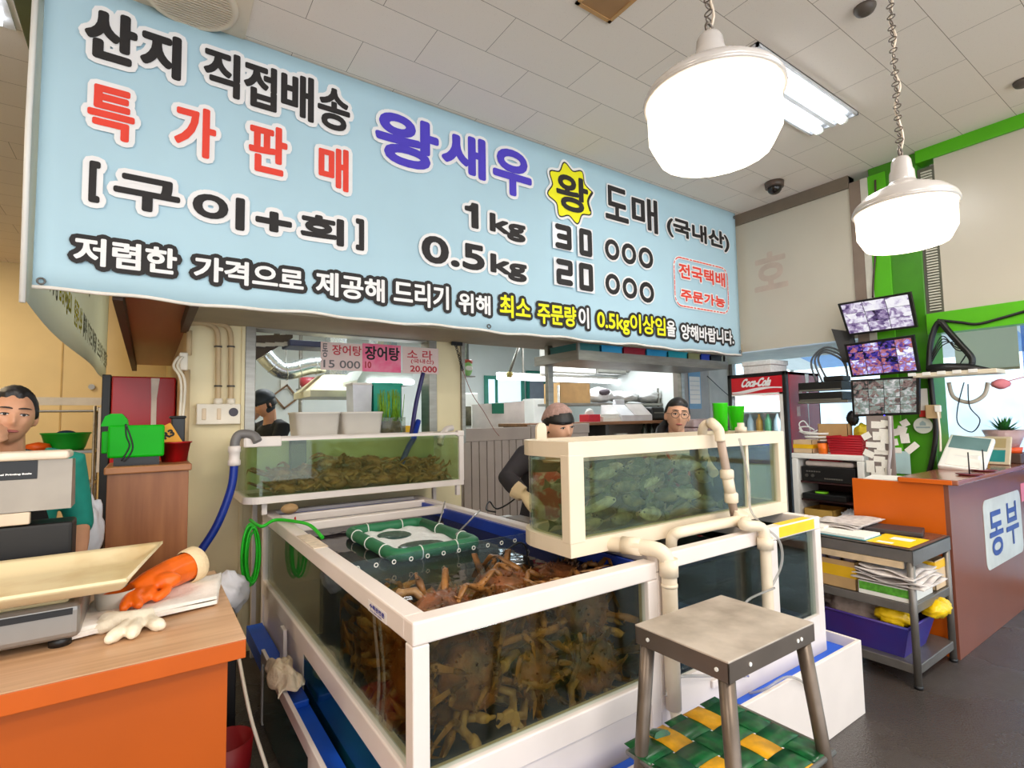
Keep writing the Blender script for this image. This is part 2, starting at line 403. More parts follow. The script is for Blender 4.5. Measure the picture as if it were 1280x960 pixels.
# what stands outside the windows
AW = mat('awning_blue', (140, 176, 220), .5, var=.05)
aw = thing('awning', 'blue and white striped awning outside behind the drinks fridge', 'awning', (8.2, 2.6, 0))
for i in range(9):
    y0 = .1+i*.55; obj('awning_strip', MB().prism([(6.7, y0, 2.9), (6.7, y0+.55, 2.9), (9.8, y0+.55, 2.3), (9.8, y0, 2.3)], (0, 0, .01)), AW if i % 2 else PAPER, aw, label='%s awning strip' % ('blue' if i % 2 else 'white'))
for ax_, ay_, az_ in ((6.7, .1, 2.9), (6.7, 5, 2.9), (9.75, .1, 2.3), (9.75, 5, 2.3)): obj('awning_post', MB().box(ax_, ax_+.05, ay_, ay_+.05, 0, az_), STEEL, aw)
struct('ground_outside', MB().box(6.3, 24, -12, 14, -.06, -.01), mat('paving', (186, 190, 196), .8, scale=3))
struct('building_across', MB().box(21, 22, -12, 14, 0, 2.6), mat('facade_pale', (226, 234, 246), .8, scale=.7, var=.2))

# ================================================================== BANNER
BY = 3.02
def bxz(px, py): p = P(px, py, y=BY); return p.x, p.z
CLOTH = mat('banner_cloth', (184, 216, 230), .75, var=.035, scale=1.3, bump=.12, bscale=5)
INK = mat('ink_black', (40, 36, 36), .7, var=.05); RED_I = mat('ink_red', (240, 72, 54), .7, var=.04)
BLUE_I = mat('ink_blue', (82, 66, 200), .7, var=.04); WH_I = mat('ink_white', (246, 244, 244), .7, var=.02); YEL_I = mat('ink_yellow', (252, 246, 20), .7, var=.02)
x0, x1, z0, z1 = -.425, 4.905, 2.103, 3.562
ban = thing('banner', 'long pale blue vinyl banner with black, red and blue lettering under the ceiling', 'banner', ((x0+x1)/2, BY, z0))
def wav(u): return .006*math.sin(u*37)+.004*math.sin(u*90+1)
obj('banner_cloth', MB().sheet(lambda u, v: (x0+(x1-x0)*u, BY+.003*math.sin(u*26)*(1-v), z0+(z1-z0)*v+(wav(u)*(1-v))), 90, 14, .002), CLOTH, ban)
obj('hem', MB().tube([(x0+(x1-x0)*i/90, BY-.003, z0+wav(i/90)) for i in range(91)], .009, 6), mat('hem_white', (240, 232, 222), .7), ban, label='white bottom hem')
LAY = {'halo': MB(), 'ink': MB(), 'red': MB(), 'blue': MB(), 'white': MB(), 'yellow': MB(), 'dark_edge': MB()}
def pl_(d): return lambda a, b_, r=0: (a, BY-.008-d-r, b_)
def put(t, Lp, Rp, T, B, ink='ink', bold=.008, halo=.024, hl='halo', s=1.0, ox=0, oy=0):
    c = lambda q: (ox+q[0]/s, oy+q[1]/s)
    a0 = bxz(*c(Lp))[0]; a1 = bxz(*c(Rp))[0]; b1 = bxz(*c(T))[1]; b0 = bxz(*c(B))[1]
    if halo: letter(LAY[hl], t, a0-halo, a1+halo, b0-halo, b1+halo, pl_(.001), halo+bold)
    letter(LAY[ink], t, a0, a1, b0, b1, pl_(.004), bold)
k1 = dict(s=2.667); k2 = dict(s=2.56, ox=440, oy=80)
put('산', (283, 100), (460, 100), (345, 32), (390, 217), **k1, bold=.012)
put('지', (468, 150), (605, 190), (500, 98), (592, 274), **k1, bold=.012)
for t, a in (('직', ((678, 230), (800, 250), (700, 158), (790, 336))), ('접', ((812, 260), (922, 300), (830, 205), (900, 375))), ('배', ((935, 320), (1045, 340), (1030, 262), (1035, 412))), ('송', ((1057, 355), (1165, 385), (1110, 298), (1110, 437)))): put(t, *a, **k1, bold=.008)
for t, a in (('특', ((293, 345), (450, 400), (320, 282), (405, 475))), ('가', ((580, 460), (720, 440), (690, 368), (690, 533))), ('판', ((828, 490), (957, 490), (940, 432), (920, 588))), ('매', ((1060, 590), (1160, 600), (1150, 503), (1150, 643)))): put(t, *a, ink='red', **k1, bold=.008)
for t, a in (('[', ((297, 600), (335, 600), (320, 541), (310, 678))), ('구', ((378, 630), (600, 690), (480, 592), (500, 710))), ('이', ((641, 690), (815, 720), (800, 663), (805, 772))), ('+', ((850, 730), (972, 745), (910, 708), (912, 776))), ('회', ((1000, 770), (1145, 780), (1130, 733), (1130, 823))), (']', ((1184, 780), (1212, 785), (1205, 733), (1205, 838)))): put(t, *a, **k1, bold=.009)
for t, a in (('왕', ((72, 230), (275, 240), (130, 153), (200, 340))), ('새', ((284, 300), (425, 300), (410, 243), (405, 372))), ('우', ((448, 370), (572, 380), (510, 277), (515, 425)))): put(t, *a, ink='blue', bold=.015, halo=.022, **k2)
for t, a in (('도', ((808, 470), (882, 490), (845, 397), (850, 505))), ('매', ((893, 500), (975, 500), (970, 440), (968, 545))), ('(국내산)', ((1004, 520), (1203, 560), (1020, 488), (1180, 600)))): put(t, *a, bold=.009, halo=.014, **k2)
for t, a in (('1', ((358, 490), (402, 500), (380, 445), (385, 527))), ('kg', ((438, 520), (552, 540), (445, 478), (520, 570))), ('0.5', ((220, 595), (422, 630), (265, 553), (380, 660))), ('kg', ((440, 640), (556, 660), (450, 608), (520, 697)))): put(t, *a, bold=.009, halo=.02, **k2)
for r0, r1, a, b_ in ((560, 655, 806, 968), (670, 764, 808, 972)):
    for i in range(3):
        f = a+(b_-a)*i/3; dy = 13*i
        put('O', (f, r0+40+dy), (f+46, r0+40+dy), (f+20, r0+2+dy), (f+20, r0+68+dy), bold=.009, halo=.014, **k2)
for t, a in (('전국택배', ((1043, 670), (1190, 690), (1060, 640), (1180, 714))), ('주문가능', ((1049, 750), (1190, 760), (1065, 722), (1180, 780)))): put(t, *a, ink='red', bold=.0045, halo=.012, **k2)
W = dict(hl='dark_edge', halo=.022, bold=.0045)
for t, a, ink in (('저렴한', ((92, 320), (221, 330), (110, 297), (210, 344)), 'white'), ('가격으로', ((242, 340), (379, 350), (255, 321), (360, 364)), 'white'), ('제공해', ((394, 358), (480, 368), (405, 340), (470, 378)), 'white'), ('드리기', ((491, 367), (560, 374), (497, 350), (550, 387)), 'white'), ('위해', ((572, 380), (612, 382), (577, 366), (606, 394)), 'white'),
                  ('최소', ((623.5, 387), (662, 390), (628, 368.5), (640, 398)), 'yellow'), ('주문량', ((670.5, 393), (719, 397), (676, 378.5), (705, 408)), 'yellow'), ('이', ((722, 400), (735, 400), (732, 385), (732, 411)), 'white'), ('0.5kg이상임', ((745, 400), (830.5, 410), (749, 386.5), (820, 423)), 'yellow'), ('을', ((832, 412), (843, 412), (836, 401), (838, 421)), 'white'), ('양해바랍니다.', ((850, 415), (916, 425), (855, 405.5), (905, 430)), 'white')):
    put(t, *a, ink=ink, **W)
# eight-pointed yellow burst with its own syllable
sx0, sz0 = bxz(*(440+698/2.56, 80+415/2.56)); sh = [(sx0+(.235 if i % 2 == 0 else .18)*math.cos(i*PI/8+.25), sz0+(.235 if i % 2 == 0 else .18)*math.sin(i*PI/8+.25)) for i in range(16)]
sp = [(p.x, p.y) for p in spl([V((a, b_, 0)) for a, b_ in sh+sh[:1]], 4)][:-1]
stm = MB(); stm.face([pl_(.002)(*p) for p in sp]); stroke(LAY['halo'], [(sp[i], sp[(i+1) % len(sp)]) for i in range(len(sp))], .03, pl_(.0005)); stroke(LAY['dark_edge'], [(sp[i], sp[(i+1) % len(sp)]) for i in range(len(sp))], .011, pl_(.0012))
put('왕', (650, 395), (752, 410), (690, 355), (720, 480), bold=.010, halo=0, **k2)
obj('starburst', stm, YEL_I, ban, label='yellow starburst')
# dashed red rounded frame
fx0, fz1 = bxz(440+1026/2.56, 80+615/2.56); fx1, fz0 = bxz(440+1203/2.56, 80+800/2.56); rr = .09; pts = []
for cx, cz, a in ((fx1-rr, fz1-rr, 0), (fx0+rr, fz1-rr, 90), (fx0+rr, fz0+rr, 180), (fx1-rr, fz0+rr, 270)):
    for i in range(7): t = math.radians(a+i*15); pts.append((cx+rr*math.cos(t), cz+rr*math.sin(t)))
pts.append(pts[0]); acc = 0; dash = []; hal = []
for i in range(len(pts)-1):
    a, b_ = pts[i], pts[i+1]; l = math.dist(a, b_); n = max(1, int(l/.012)); hal.append((a, b_))
    for j in range(n):
        if (acc/.05) % 1 < .68: dash.append(((a[0]+(b_[0]-a[0])*j/n, a[1]+(b_[1]-a[1])*j/n), (a[0]+(b_[0]-a[0])*(j+1)/n, a[1]+(b_[1]-a[1])*(j+1)/n)))
        acc += l/n
stroke(LAY['halo'], hal, .014, pl_(.001)); stroke(LAY['red'], dash, .005, pl_(.004))
for k, nm, mm in (('halo', 'white_outline', WH_I), ('dark_edge', 'black_outline', INK), ('ink', 'black_lettering', INK), ('red', 'red_lettering', RED_I), ('blue', 'blue_lettering', BLUE_I), ('white', 'white_lettering', WH_I), ('yellow', 'yellow_lettering', YEL_I)):
    obj(nm, LAY[k], mm, ban)
# stuck-on price cards
for pre, pts_ in (('3', ((637, 506), (704, 604))), ('0', ((716, 520), (768, 627))), ('2', ((641, 618), (708, 718))), ('0', ((714, 630), (773, 737)))):
    a0, b1 = bxz(440+pts_[0][0]/2.56, 80+pts_[0][1]/2.56); a1, b0 = bxz(440+pts_[1][0]/2.56, 80+pts_[1][1]/2.56); b1 -= .0
    cdp = obj('price_card', MB().box(a0, a1, BY-.016, BY-.014, b0, b1), mat('card_white', (246, 244, 248), .2), ban, label='white numeral card stuck on the banner')
    tm = MB(); wd = a1-a0; ht = b1-b0; q = lambda a, b_: (a0+wd*a, b0+ht*b_)
    segs = {'2': [(.22, .86, .8, .86), (.8, .86, .8, .5), (.8, .5, .22, .5), (.22, .5, .22, .14), (.22, .14, .8, .14)], '3': [(.22, .86, .8, .86), (.8, .86, .8, .14), (.8, .5, .3, .5), (.8, .14, .22, .14)], '0': [(.24, .86, .78, .86), (.78, .86, .78, .14), (.78, .14, .24, .14), (.24, .14, .24, .86)]}[pre]
    stroke(tm, [(q(*s_[:2]), q(*s_[2:])) for s_ in segs], .023, lambda a, b_, r=0: (a, BY-.0185-r, b_))
    obj('numeral', tm, INK, cdp)
for gx, gz in ((x0+.03, z0+.03), (x0+.03, z1-.05), (x1-.03, z0+.03), (x1-.03, z1-.05), (1.9, z0+.03)): obj('eyelet', MB().torus((gx, BY-.012, gz), .013, .004, (0, 1, 0), 14, 6), STEEL_D, ban)
# the banner that wraps round the corner and runs back along the stall (printed side outward, its print shows through)
sb = thing('banner', 'side banner hung at right angles, its lettering showing through mirrored from behind', 'banner', (-.43, 5.8, 2.1))
def sbf(u, v):
    y = 3.0+5.45*u; sag = .03*math.sin(PI*u)
    return (-.445-.02*math.sin(u*9)*(1-v), y, 2.05+.05*u-sag+(3.55-2.05-.05*u+sag)*v)
obj('banner_cloth', MB().sheet(sbf, 40, 8, .002), translu('banner_back', (222, 234, 236), .75), sb)
m1, m2 = MB(), MB()
SG = translu('ink_through_grey', (132, 138, 138), .75); SY = translu('ink_through_yellow', (206, 200, 70), .75)
for t, a, b_, mm in (('저렴한 가격으로', 7.9, 6.4, m1), ('제공해 드리기 위해', 6.3, 5.05, m1), ('최소 주문량', 4.95, 4.45, m2), ('0.5kg이상임', 4.3, 3.75, m2), ('양해바랍니다', 3.7, 3.1, m1)): letter(mm, t, -a, -b_, 2.17, 2.36, lambda a_, c_, r=0: (-.415+r, -a_, c_), .006)
for t, a, b_ in (('1kg 000', 5.4, 4.4), ('0.5kg 000', 5.5, 4.3)): letter(m1, t, -a, -b_, 2.5 if t[0] == '0' else 2.8, 2.72 if t[0] == '0' else 3.02, lambda a_, c_, r=0: (-.415+r, -a_, c_), .006)
obj('lettering', m1, SG, sb, label='grey mirrored lettering'); obj('yellow_lettering', m2, SY, sb)
obj('hem', MB().tube([(-.45, 2.995, 2.03), (-.455, 2.99, 2.8), (-.45, 2.99, 3.55)], .012, 6), WHITE, sb)

# ================================================================== LIVE TANKS
NAVY = mat('liner_navy', (26, 62, 168), .4, var=.15, scale=3)
BLUE = mat('liner_blue', (18, 84, 196), .4, var=.12, scale=4)
TEAL_D = mat('pane_teal_dark', (14, 62, 66), .12, var=.2, scale=3)
DARKP = mat('backing_dark', (30, 38, 38), .3, var=.3, scale=4)
GLS = glass('tank_glass', (238, 246, 242), 0, refl=.9)
TUBE_C = glass('clear_hose', (226, 226, 224), .35, (236, 232, 228))
T0, T1, TY, TZ = .606, 1.66, 1.37, .95

tk = thing('crab_tank', 'large white-framed crab tank open at the top, heaped with king crabs', 'fish tank', ((T0+T1)/2, 2.5, 0))
obj('rim', bxs((T0, 1.601, TY, TY+.065, .885, TZ), (T0, T0+.065, TY+.06, 3.66, .885, TZ), (T1-.055, T1, 2.02, 3.66, .885, TZ), (T0+.06, T1-.05, 3.60, 3.66, .885, TZ), (T0+.06, T1-.05, 3.42, 3.46, .90, .948), (T0+.06, T1-.05, 3.09, 3.15, .90, .948), b=.006), WHITE_PVC, tk)
for x, y in ((T0, TY), (T0, 3.61), (T1-.055, 3.61), (1.55, TY)): obj('post', MB().box(x-.0012, x+.05, y-.0012, y+.05, 0, .8845, .004), WHITE_PVC, tk)
obj('base_rail', bxs((T0, 1.601, TY, TY+.05, .44, .525), (T0, T0+.05, TY+.05, 3.62, .45, .535), b=.005), WHITE_PVC, tk)
obj('base_panel', MB().box(T0+.05, T1-.0595, TY+.012, TY+.03, 0, .45), WHITE_PVC, tk); obj('base_panel', MB().box(T0+.01, T0+.03, 2.62, 3.62, 0, .46), WHITE_PVC, tk)
obj('sump_pane', MB().box(T0+.012, T0+.026, TY+.05, 2.62, .02, .46), TEAL_D, tk, label='dark teal sump pane')
obj('floor_liner', MB().box(T0+.05, T1-.06, TY+.05, 3.6, .46, .50), BLUE, tk, label='blue floor liner')
obj('side_liner', bxs((T1-.075, T1-.056, TY+.05, 3.6, .5, .93), (T0+.05, T1-.075, 3.56, 3.6, .5, .93)), NAVY, tk, label='navy liner of the far sides')
obj('front_glass', MB().box(T0+.05, 1.552, TY+.018, TY+.03, .52, .89), GLS, tk)
obj('side_glass', MB().box(T0+.014, T0+.026, TY+.05, 3.61, .53, .89), GLS, tk)
wat = obj('water', MB().box(T0+.03, T1-.08, TY+.034, 3.555, .502, .872), glass('water_crab', (238, 226, 196), .08, (150, 112, 58), .8, bump=.10), tk, label='tank water')
dv = MB().box(T0+.03, T1-.08, 2.165, 2.173, .52, .93)
dvo = obj('divider', dv, glass('acrylic_divider', (232, 242, 246), .06, (190, 205, 215), .8), tk, label='clear divider with a row of air holes')
for i in range(12): obj('air_hole', MB().torus((T0+.11+i*.078, 2.160, .905), .008, .0022, (0, 1, 0), 14, 6), WHITE, dvo)
# gutter tray around the foot
gt = thing('overflow_gutter', 'low white overflow gutter with bright blue floor around the foot of the tanks', 'gutter', (1.75, 1.3, 0))
for q in ((.50, 2.99, 1.262, 1.280, 0, .356), (.50, .518, 1.28, 2.05, 0, .356), (.50, .518, 2.05, 3.0, .30, .356), (2.972, 2.99, 1.28, 2.10, 0, .356), (.50, .518, 2.96, 3.0, 0, .30), (2.864, 2.972, 2.082, 2.10, 0, .356)): obj('side_wall', MB().box(*q, .003), WHITE_PVC, gt)
obj('gutter_pane', MB().box(.504, .514, 2.05, 2.96, .02, .30), TEAL_D, gt)
for q in ((.518, 2.972, 1.28, 1.368, .20, .305), (.518, .604, 1.368, 3.6, .20, .285), (2.864, 2.972, 1.368, 2.08, .20, .305)): obj('gutter_liner', MB().box(*q), mat('liner_bright_blue', (24, 92, 214), .45, var=.08), gt, label='bright blue gutter floor')
obj('gutter_block', MB().box(.53, .60, 2.44, 2.62, .285, .315, .006), BLUE, gt)
obj('bracket', MB().box(.585, .604, 2.9, 2.98, .287, .46, .004), WHITE_PVC, tk)
# maker's plate on the rim
sti = obj('maker_sticker', MB().box(T0-.0012, T0-.0002, 1.56, 1.72, .888, .922), mat('sticker_clear', (232, 226, 222), .3), tk)
m = MB(); letter(m, '수족관전문', 0, .13, 0, .016, lambda a, b_, r=0: (T0-.0014-r*.1, 1.705-a, .9+b_), .0012); letter(m, '010 000 0000', 0, .10, 0, .006, lambda a, b_, r=0: (T0-.0014-r*.1, 1.70-a, .891+b_), .0004)
obj('sticker_print', m, mat('ink_navy', (44, 52, 140), .6), sti)
obj('tape', MB().box(T0+.002, T0+.067, 2.42, 2.74, .9495, .9525, .001), mat('tape_buff', (214, 196, 172), .6, var=.15, scale=30), tk)

# lower glass tanks on the right
lt = thing('holding_tank', 'white-framed pair of tall dark tanks under the upper fish tank', 'fish tank', (2.26, 1.7, 0))
L0, L1, LB, LZ = 1.662, 2.862, 2.02, .972
obj('rim', bxs((L0-.06, L1, TY, TY+.05, .91, LZ), (L0, L0+.05, TY+.05, LB, .91, LZ), (L1-.05, L1, TY+.05, LB, .91, LZ), (L0+.05, L1-.05, LB-.05, LB, .91, LZ), (2.385, 2.435, TY+.05, LB-.05, .91, LZ), b=.005), WHITE_PVC, lt)
for x in (L0-.062, 2.375, L1-.055): obj('post', MB().box(x, x+.072 if x < 2.8 else x+.055, TY-.0012, TY+.045, .4, .909, .004), WHITE_PVC, lt)
obj('base_panel', bxs((L0-.06, L1, TY, TY+.02, 0, .49), (L1-.02, L1, TY+.02, LB, 0, .95), (L0, L1, LB-.02, LB, 0, .95)), WHITE_PVC, lt)
obj('back_liner', bxs((L0+.03, L1-.03, LB-.05, LB-.03, .45, .93), (L0+.02, L0+.03, TY+.04, LB-.03, .45, .93), (L1-.032, L1-.022, TY+.04, LB-.03, .45, .93)), DARKP, lt, label='dark back liner')
obj('floor_liner', MB().box(L0+.03, L1-.03, TY+.04, LB-.05, .43, .46), BLUE, lt)
for x0, x1 in ((L0+.01, 2.375), (2.447, L1-.055)):
    obj('front_glass', MB().box(x0, x1, TY+.015, TY+.027, .48, .92), GLS, lt)
    obj('water', MB().box(x0+.03, x1-.02, TY+.03, LB-.055, .462, .885), glass('water_dark', (196, 214, 204), .04, (90, 110, 100), .8), lt)
obj('yellow_label', bxs((2.47, 2.80, TY-.0015, TY-.0003, .918, .966), (2.5, 2.78, TY+.005, TY+.045, LZ+.0002, LZ+.0012)), mat('label_yellow', (250, 206, 20), .5), lt, label='yellow warning label')
obj('cleat', MB().box(1.90, 1.98, TY-.012, TY, .40, .43, .003), WHITE_PVC, lt)
obj('hook', MB().tube(spl([(2.33, TY, .46), (2.33, TY-.04, .455), (2.33, TY-.055, .47), (2.33, TY-.05, .49)]), .007, 8), STEEL, lt)

# upper fish tank, right: rounded at its back left corner
ut = thing('fish_tank', 'white-framed upper fish tank full of olive fish with rounded left end', 'fish tank', (2.1, 1.75, .973))
U0, U1, UF, UB, UZ0, UZ1 = 1.318, 2.862, 1.535, 1.95, .973, 1.408
def foot(ins, rr=.19):
    p = [(U1-ins, UF+ins), (U1-ins, UB-ins)]
    for i in range(9): t = PI/2+i*PI/16; p.append((U0+rr+(rr-ins)*math.cos(t), UB-rr+(rr-ins)*math.sin(t)))
    return p+[(U0+ins, UF+ins)]
def wall(pts, z0, z1, th, closed=True):
    """upright band that follows a plan outline"""
    m = MB(); n = len(pts); inner = []
    cx = sum(p[0] for p in pts)/n; cy = sum(p[1] for p in pts)/n
    for i in range(n):
        a, b_, c_ = V(pts[i-1] if closed or i else pts[0]), V(pts[i]), V(pts[(i+1) % n] if closed or i < n-1 else pts[-1])
        d1 = (b_-a).normalized() if (b_-a).length > 1e-9 else (c_-b_).normalized(); d2 = (c_-b_).normalized() if (c_-b_).length > 1e-9 else d1
        n1 = V((-d1.y, d1.x)); n2 = V((-d2.y, d2.x)); k = (n1+n2); k = k/max(.3, k.dot(n1)) if k.length > 1e-6 else n1
        inner.append(b_+k*th)
    A = [m.bm.verts.new((p[0], p[1], z0)) for p in pts]; B = [m.bm.verts.new((p[0], p[1], z1)) for p in pts]
    C_ = [m.bm.verts.new((p.x, p.y, z0)) for p in inner]; D = [m.bm.verts.new((p.x, p.y, z1)) for p in inner]
    for i in range(n if closed else n-1):
        j = (i+1) % n
        for q in ((A[i], A[j], B[j], B[i]), (C_[j], C_[i], D[i], D[j]), (B[i], B[j], D[j], D[i]), (A[j], A[i], C_[i], C_[j])): m.bm.faces.new(q)
    if not closed:
        for i in (0, n-1): m.bm.faces.new((A[i], B[i], D[i], C_[i]))
    return m
obj('top_rim', wall(foot(0), UZ1-.062, UZ1, .05), CREAM_PVC, ut)
obj('bottom_rim', wall(foot(0), UZ0, UZ0+.06, .05), CREAM_PVC, ut)
for x, wd in ((U0, .075), (U1-.06, .06)): obj('post', MB().box(x-.0012, x+wd+.0012, UF-.0012, UF+.05, UZ0+.05, UZ1-.05, .004), CREAM_PVC, ut)
obj('post', MB().box(2.515, 2.535, UF+.012, UF+.03, UZ0+.05, UZ1-.05), CREAM_PVC, ut)
obj('glass', wall(foot(.018), UZ0+.05, UZ1-.05, .008), GLS, ut)
pts = foot(.03); m = MB(); m.prism([(x, y, UZ0+.004) for x, y in pts], (0, 0, .012)); obj('bottom_plate', m, BLUE, ut, label='blue bottom plate')
m = MB(); m.prism([(x, y, UZ0+.02) for x, y in pts], (0, 0, .335)); obj('water', m, glass('water_olive', (240, 236, 214), .17, (178, 168, 124), .8, bump=.05), ut)
obj('partition', MB().box(2.53, 2.538, UF+.04, UB-.05, UZ0+.03, UZ1-.03), glass('partition_grey', (120, 136, 130), .2, (60, 70, 66)), ut)
tabm = MB().prism([(1.44, UB-.06, UZ1-.02)] + [(1.468+.028*math.cos(PI-t*PI/8), UB-.06, UZ1+.045+.028*math.sin(PI-t*PI/8)) for t in range(9)] + [(1.496, UB-.06, UZ1-.02)], (0, .012, 0))
obj('lifting_tab', tabm, CREAM_PVC, ut); obj('lifting_tab', MB().lathe([(.03, 0), (.03, .03), (.018, .035), (.018, .055)], (2.62, UF+.10, UZ1-.005), 16), CREAM_PVC, ut)

# upper tank, left, raised on legs above the crab tank
vt = thing('lobster_tank', 'green-tinged upper tank of brown crabs under the kitchen hatch', 'fish tank', (1.2, 3.65, 1.03))
V0, V1, VF, VB, VZ0, VZ1 = .47, 1.925, 3.425, 3.885, 1.03, 1.41
def foot2(ins, rr=.10):
    p = [(V1-ins, VF+ins), (V1-ins, VB-ins), (V0+ins, VB-ins)]
    for i in range(9): t = PI+i*PI/16; p.append((V0+rr+(rr-ins)*math.cos(t), VF+rr+(rr-ins)*math.sin(t)))
    return p
obj('bottom_rim', wall(foot2(0), VZ0-.005, VZ0+.035, .04), WHITE_PVC, vt)
obj('top_rim', wall(foot2(0), VZ1-.018, VZ1, .04), WHITE_PVC, vt)
[obj('corner_cap', MB().box(*q_, .008), WHITE_PVC, vt) for q_ in ((V0, V0+.20, VF-.006, VF+.03, VZ1-.05, VZ1+.012), (V0-.006, V0+.03, VF, VF+.2, VZ1-.05, VZ1+.012), (V1-.05, V1+.006, VF-.006, VF+.04, VZ1-.03, VZ1+.012))]
obj('post', MB().box(V1-.035, V1+.0012, VF-.0012, VF+.02, VZ0+.03, VZ1-.019), WHITE_PVC, vt)
obj('glass', wall(foot2(.012), VZ0+.03, VZ1-.015, .008), GLS, vt)
obj('bottom_plate', MB().box(V0+.03, V1-.03, VF+.03, VB-.03, VZ0+.0, VZ0+.012), mat('plate_sand', (130, 112, 70), .6), vt)
obj('back_panel', MB().box(V0+.03, V1-.03, VB-.03, VB-.022, VZ0+.02, VZ1-.02), mat('back_green', (176, 190, 132), .5, var=.1, scale=3), vt)
obj('filter_box', MB().box(.80, .90, VB-.10, VB-.03, 1.12, 1.40, .005), mat('filter_dark', (70, 84, 72), .5), vt); obj('filter_cap', MB().cyl((.80, 3.66, 1.10), (.80, 3.66, 1.16), .035), WHITE, vt)
m = MB(); m.prism([(x, y, VZ0+.014) for x, y in foot2(.024)], (0, 0, .325)); obj('water', m, glass('water_green', (242, 240, 218), .14, (204, 200, 150), .8), vt)
for x, y in ((V0+.12, VF+.06), (V1-.04, VF+.01), (V0+.12, VB-.06), (V1-.04, VB-.06)): obj('leg', MB().box(x-.015, x+.015, y, y+.03, .951 if x > .6 or y > 3.6 else .951, VZ0, .003) if y < 3.6 else MB().box(x-.015, x+.015, y, y+.03, 0, VZ0, .003), WHITE_PVC, vt)

# ------------------------------------------------------------------ king crabs
SHELL = mat('crab_shell', (138, 82, 44), .38, c2=(70, 46, 28), scale=16, bump=.5, bscale=70)
LEGM = mat('crab_leg', (158, 106, 50), .38, c2=(66, 44, 26), scale=11, bump=.4, bscale=70)
CLAW = mat('crab_claw', (172, 134, 86), .38, c2=(100, 64, 38), scale=18, bump=.3)
LEGS_ = mat('snow_leg', (192, 142, 88), .45, c2=(112, 78, 46), scale=9)
def make_crab(nm, label, group, seed, spread=1.0, thin=1.0, sh=SHELL, lg=LEGM, cl=CLAW, flat=1.0):
    r = random.Random(seed); t = thing(nm, label, 'crab', (0, 0, 0), 0, group)
    m = MB(); m.sph((0, 0, 0), (.094, .086, .048), 22, 14, fn=lambda d: 1+.10*math.sin(d.x*9+seed)*math.sin(d.y*8)+(.08 if d.y > .5 and abs(d.x) < .35 else 0))
    for i in range(46):
        a, e = r.uniform(0, 2*PI), r.uniform(.05, 1.3); d = V((math.cos(a)*math.cos(e), math.sin(a)*math.cos(e), math.sin(e)))
        p = V((d.x*.092, d.y*.084, d.z*.047)); m.cyl(p*.95, p+d*r.uniform(.008, .018), .0055, .0008, 5)
    obj('carapace', m, sh, t, local=True)
    for s in (-1, 1):
        for k in range(3):
            a = s*(PI/2) + s*(k-1)*-.62 + r.uniform(-.16, .16); a = (0 if s > 0 else PI) + s*((k-1)*-.62) + r.uniform(-.16, .16)
            d = V((math.cos(a), math.sin(a), 0)); q = V((-d.y, d.x, 0))*r.uniform(-.5, .5)
            h = r.uniform(.03, .09)*flat
            p0 = d*.058+V((0, 0, -.008)); p1 = p0+d*.05*spread+V((0, 0, .012)); p2 = p1+(d+q*.3)*.085*spread+V((0, 0, h)); p3 = p2+(d*.45+q)*.085*spread+V((0, 0, -h*.9)); p4 = p3+(d*.2+q*.9)*.06*spread+V((0, 0, -.05*flat))
            m = MB(); m.tube([p0, p0.lerp(p1, .5), p1], [.011*thin, .014*thin, .011*thin], 7); m.tube([p1, p1.lerp(p2, .3), p1.lerp(p2, .9), p2], [.010*thin, .015*thin, .012*thin, .009*thin], 7)
            m.tube([p2, p2.lerp(p3, .25), p3], [.010*thin, .013*thin, .008*thin], 7); m.tube([p3, p3.lerp(p4, .3), p4], [.008*thin, .009*thin, .0012], 7)
            for j in range(7): f = r.random(); c = p1.lerp(p2, f) if j < 4 else p2.lerp(p3, f); u = V((r.uniform(-1, 1), r.uniform(-1, 1), r.uniform(-.2, 1))).normalized(); m.cyl(c+u*.009*thin, c+u*.024*thin, .004, .0006, 5)
            obj('leg', m, lg, t, local=True)
        d = V((s*.55, .83, 0)); p0 = d*.06; p1 = p0+d*.05+V((s*.02, 0, .02)); p2 = p1+V((-s*.02, .055, .0))
        m = MB(); m.tube([p0, p1, p2], [.010, .014, .011], 7); m.sph(p2, (.017, .030, .014), 12, 8)
        e = p2+V((0, .02, 0)); m.tube([e+V((.006, 0, 0)), e+V((.014, .018, 0)), e+V((.006, .04, 0))], [.009, .008, .0015], 7); m.tube([e+V((-.006, 0, 0)), e+V((-.014, .018, 0)), e+V((-.004, .038, 0))], [.008, .006, .0015], 7)
        obj('claw', m, cl, t, local=True, label='pale claw')
    return t
def confine(o, lo, hi):
    # keep a pressed animal behind the glass: its limbs flatten against the pane
    Mw = world_of(o); inv = Mw.inverted(); r = random.Random(o.name)
    for ch in o.children:
        me = ch.data.copy(); ch.data = me
        for v in me.vertices:
            p = Mw @ v.co; q = V([min(max(p[k], lo[k]+.004), hi[k]-.004) for k in range(3)])
            if (q-p).length > 1e-6: v.co = inv @ (q+(p-q)*.02 if (p-q).length < .1 else q+(p-q).normalized()*.002)
KG = 'king crabs heaped in the big tank'; KL = 'brown king crab buried in the heap inside the big white tank'
prot = [make_crab('king_crab', KL, KG, 3+i*7, 1.2+.06*i, .85) for i in range(4)]
spots = []
for lz, z in enumerate((.555, .655, .75)):
    for ix, x in enumerate((.835, 1.08, 1.36)):
        for iy, y in enumerate((1.60, 1.80, 2.0)):
            spots.append((x+rnd.uniform(-.03, .03), y+rnd.uniform(-.02, .02)+.03*(lz % 2), z+rnd.uniform(-.015, .015), rnd.uniform(-.35, .35), rnd.uniform(-.35, .35), rnd.uniform(0, 6.28), None))
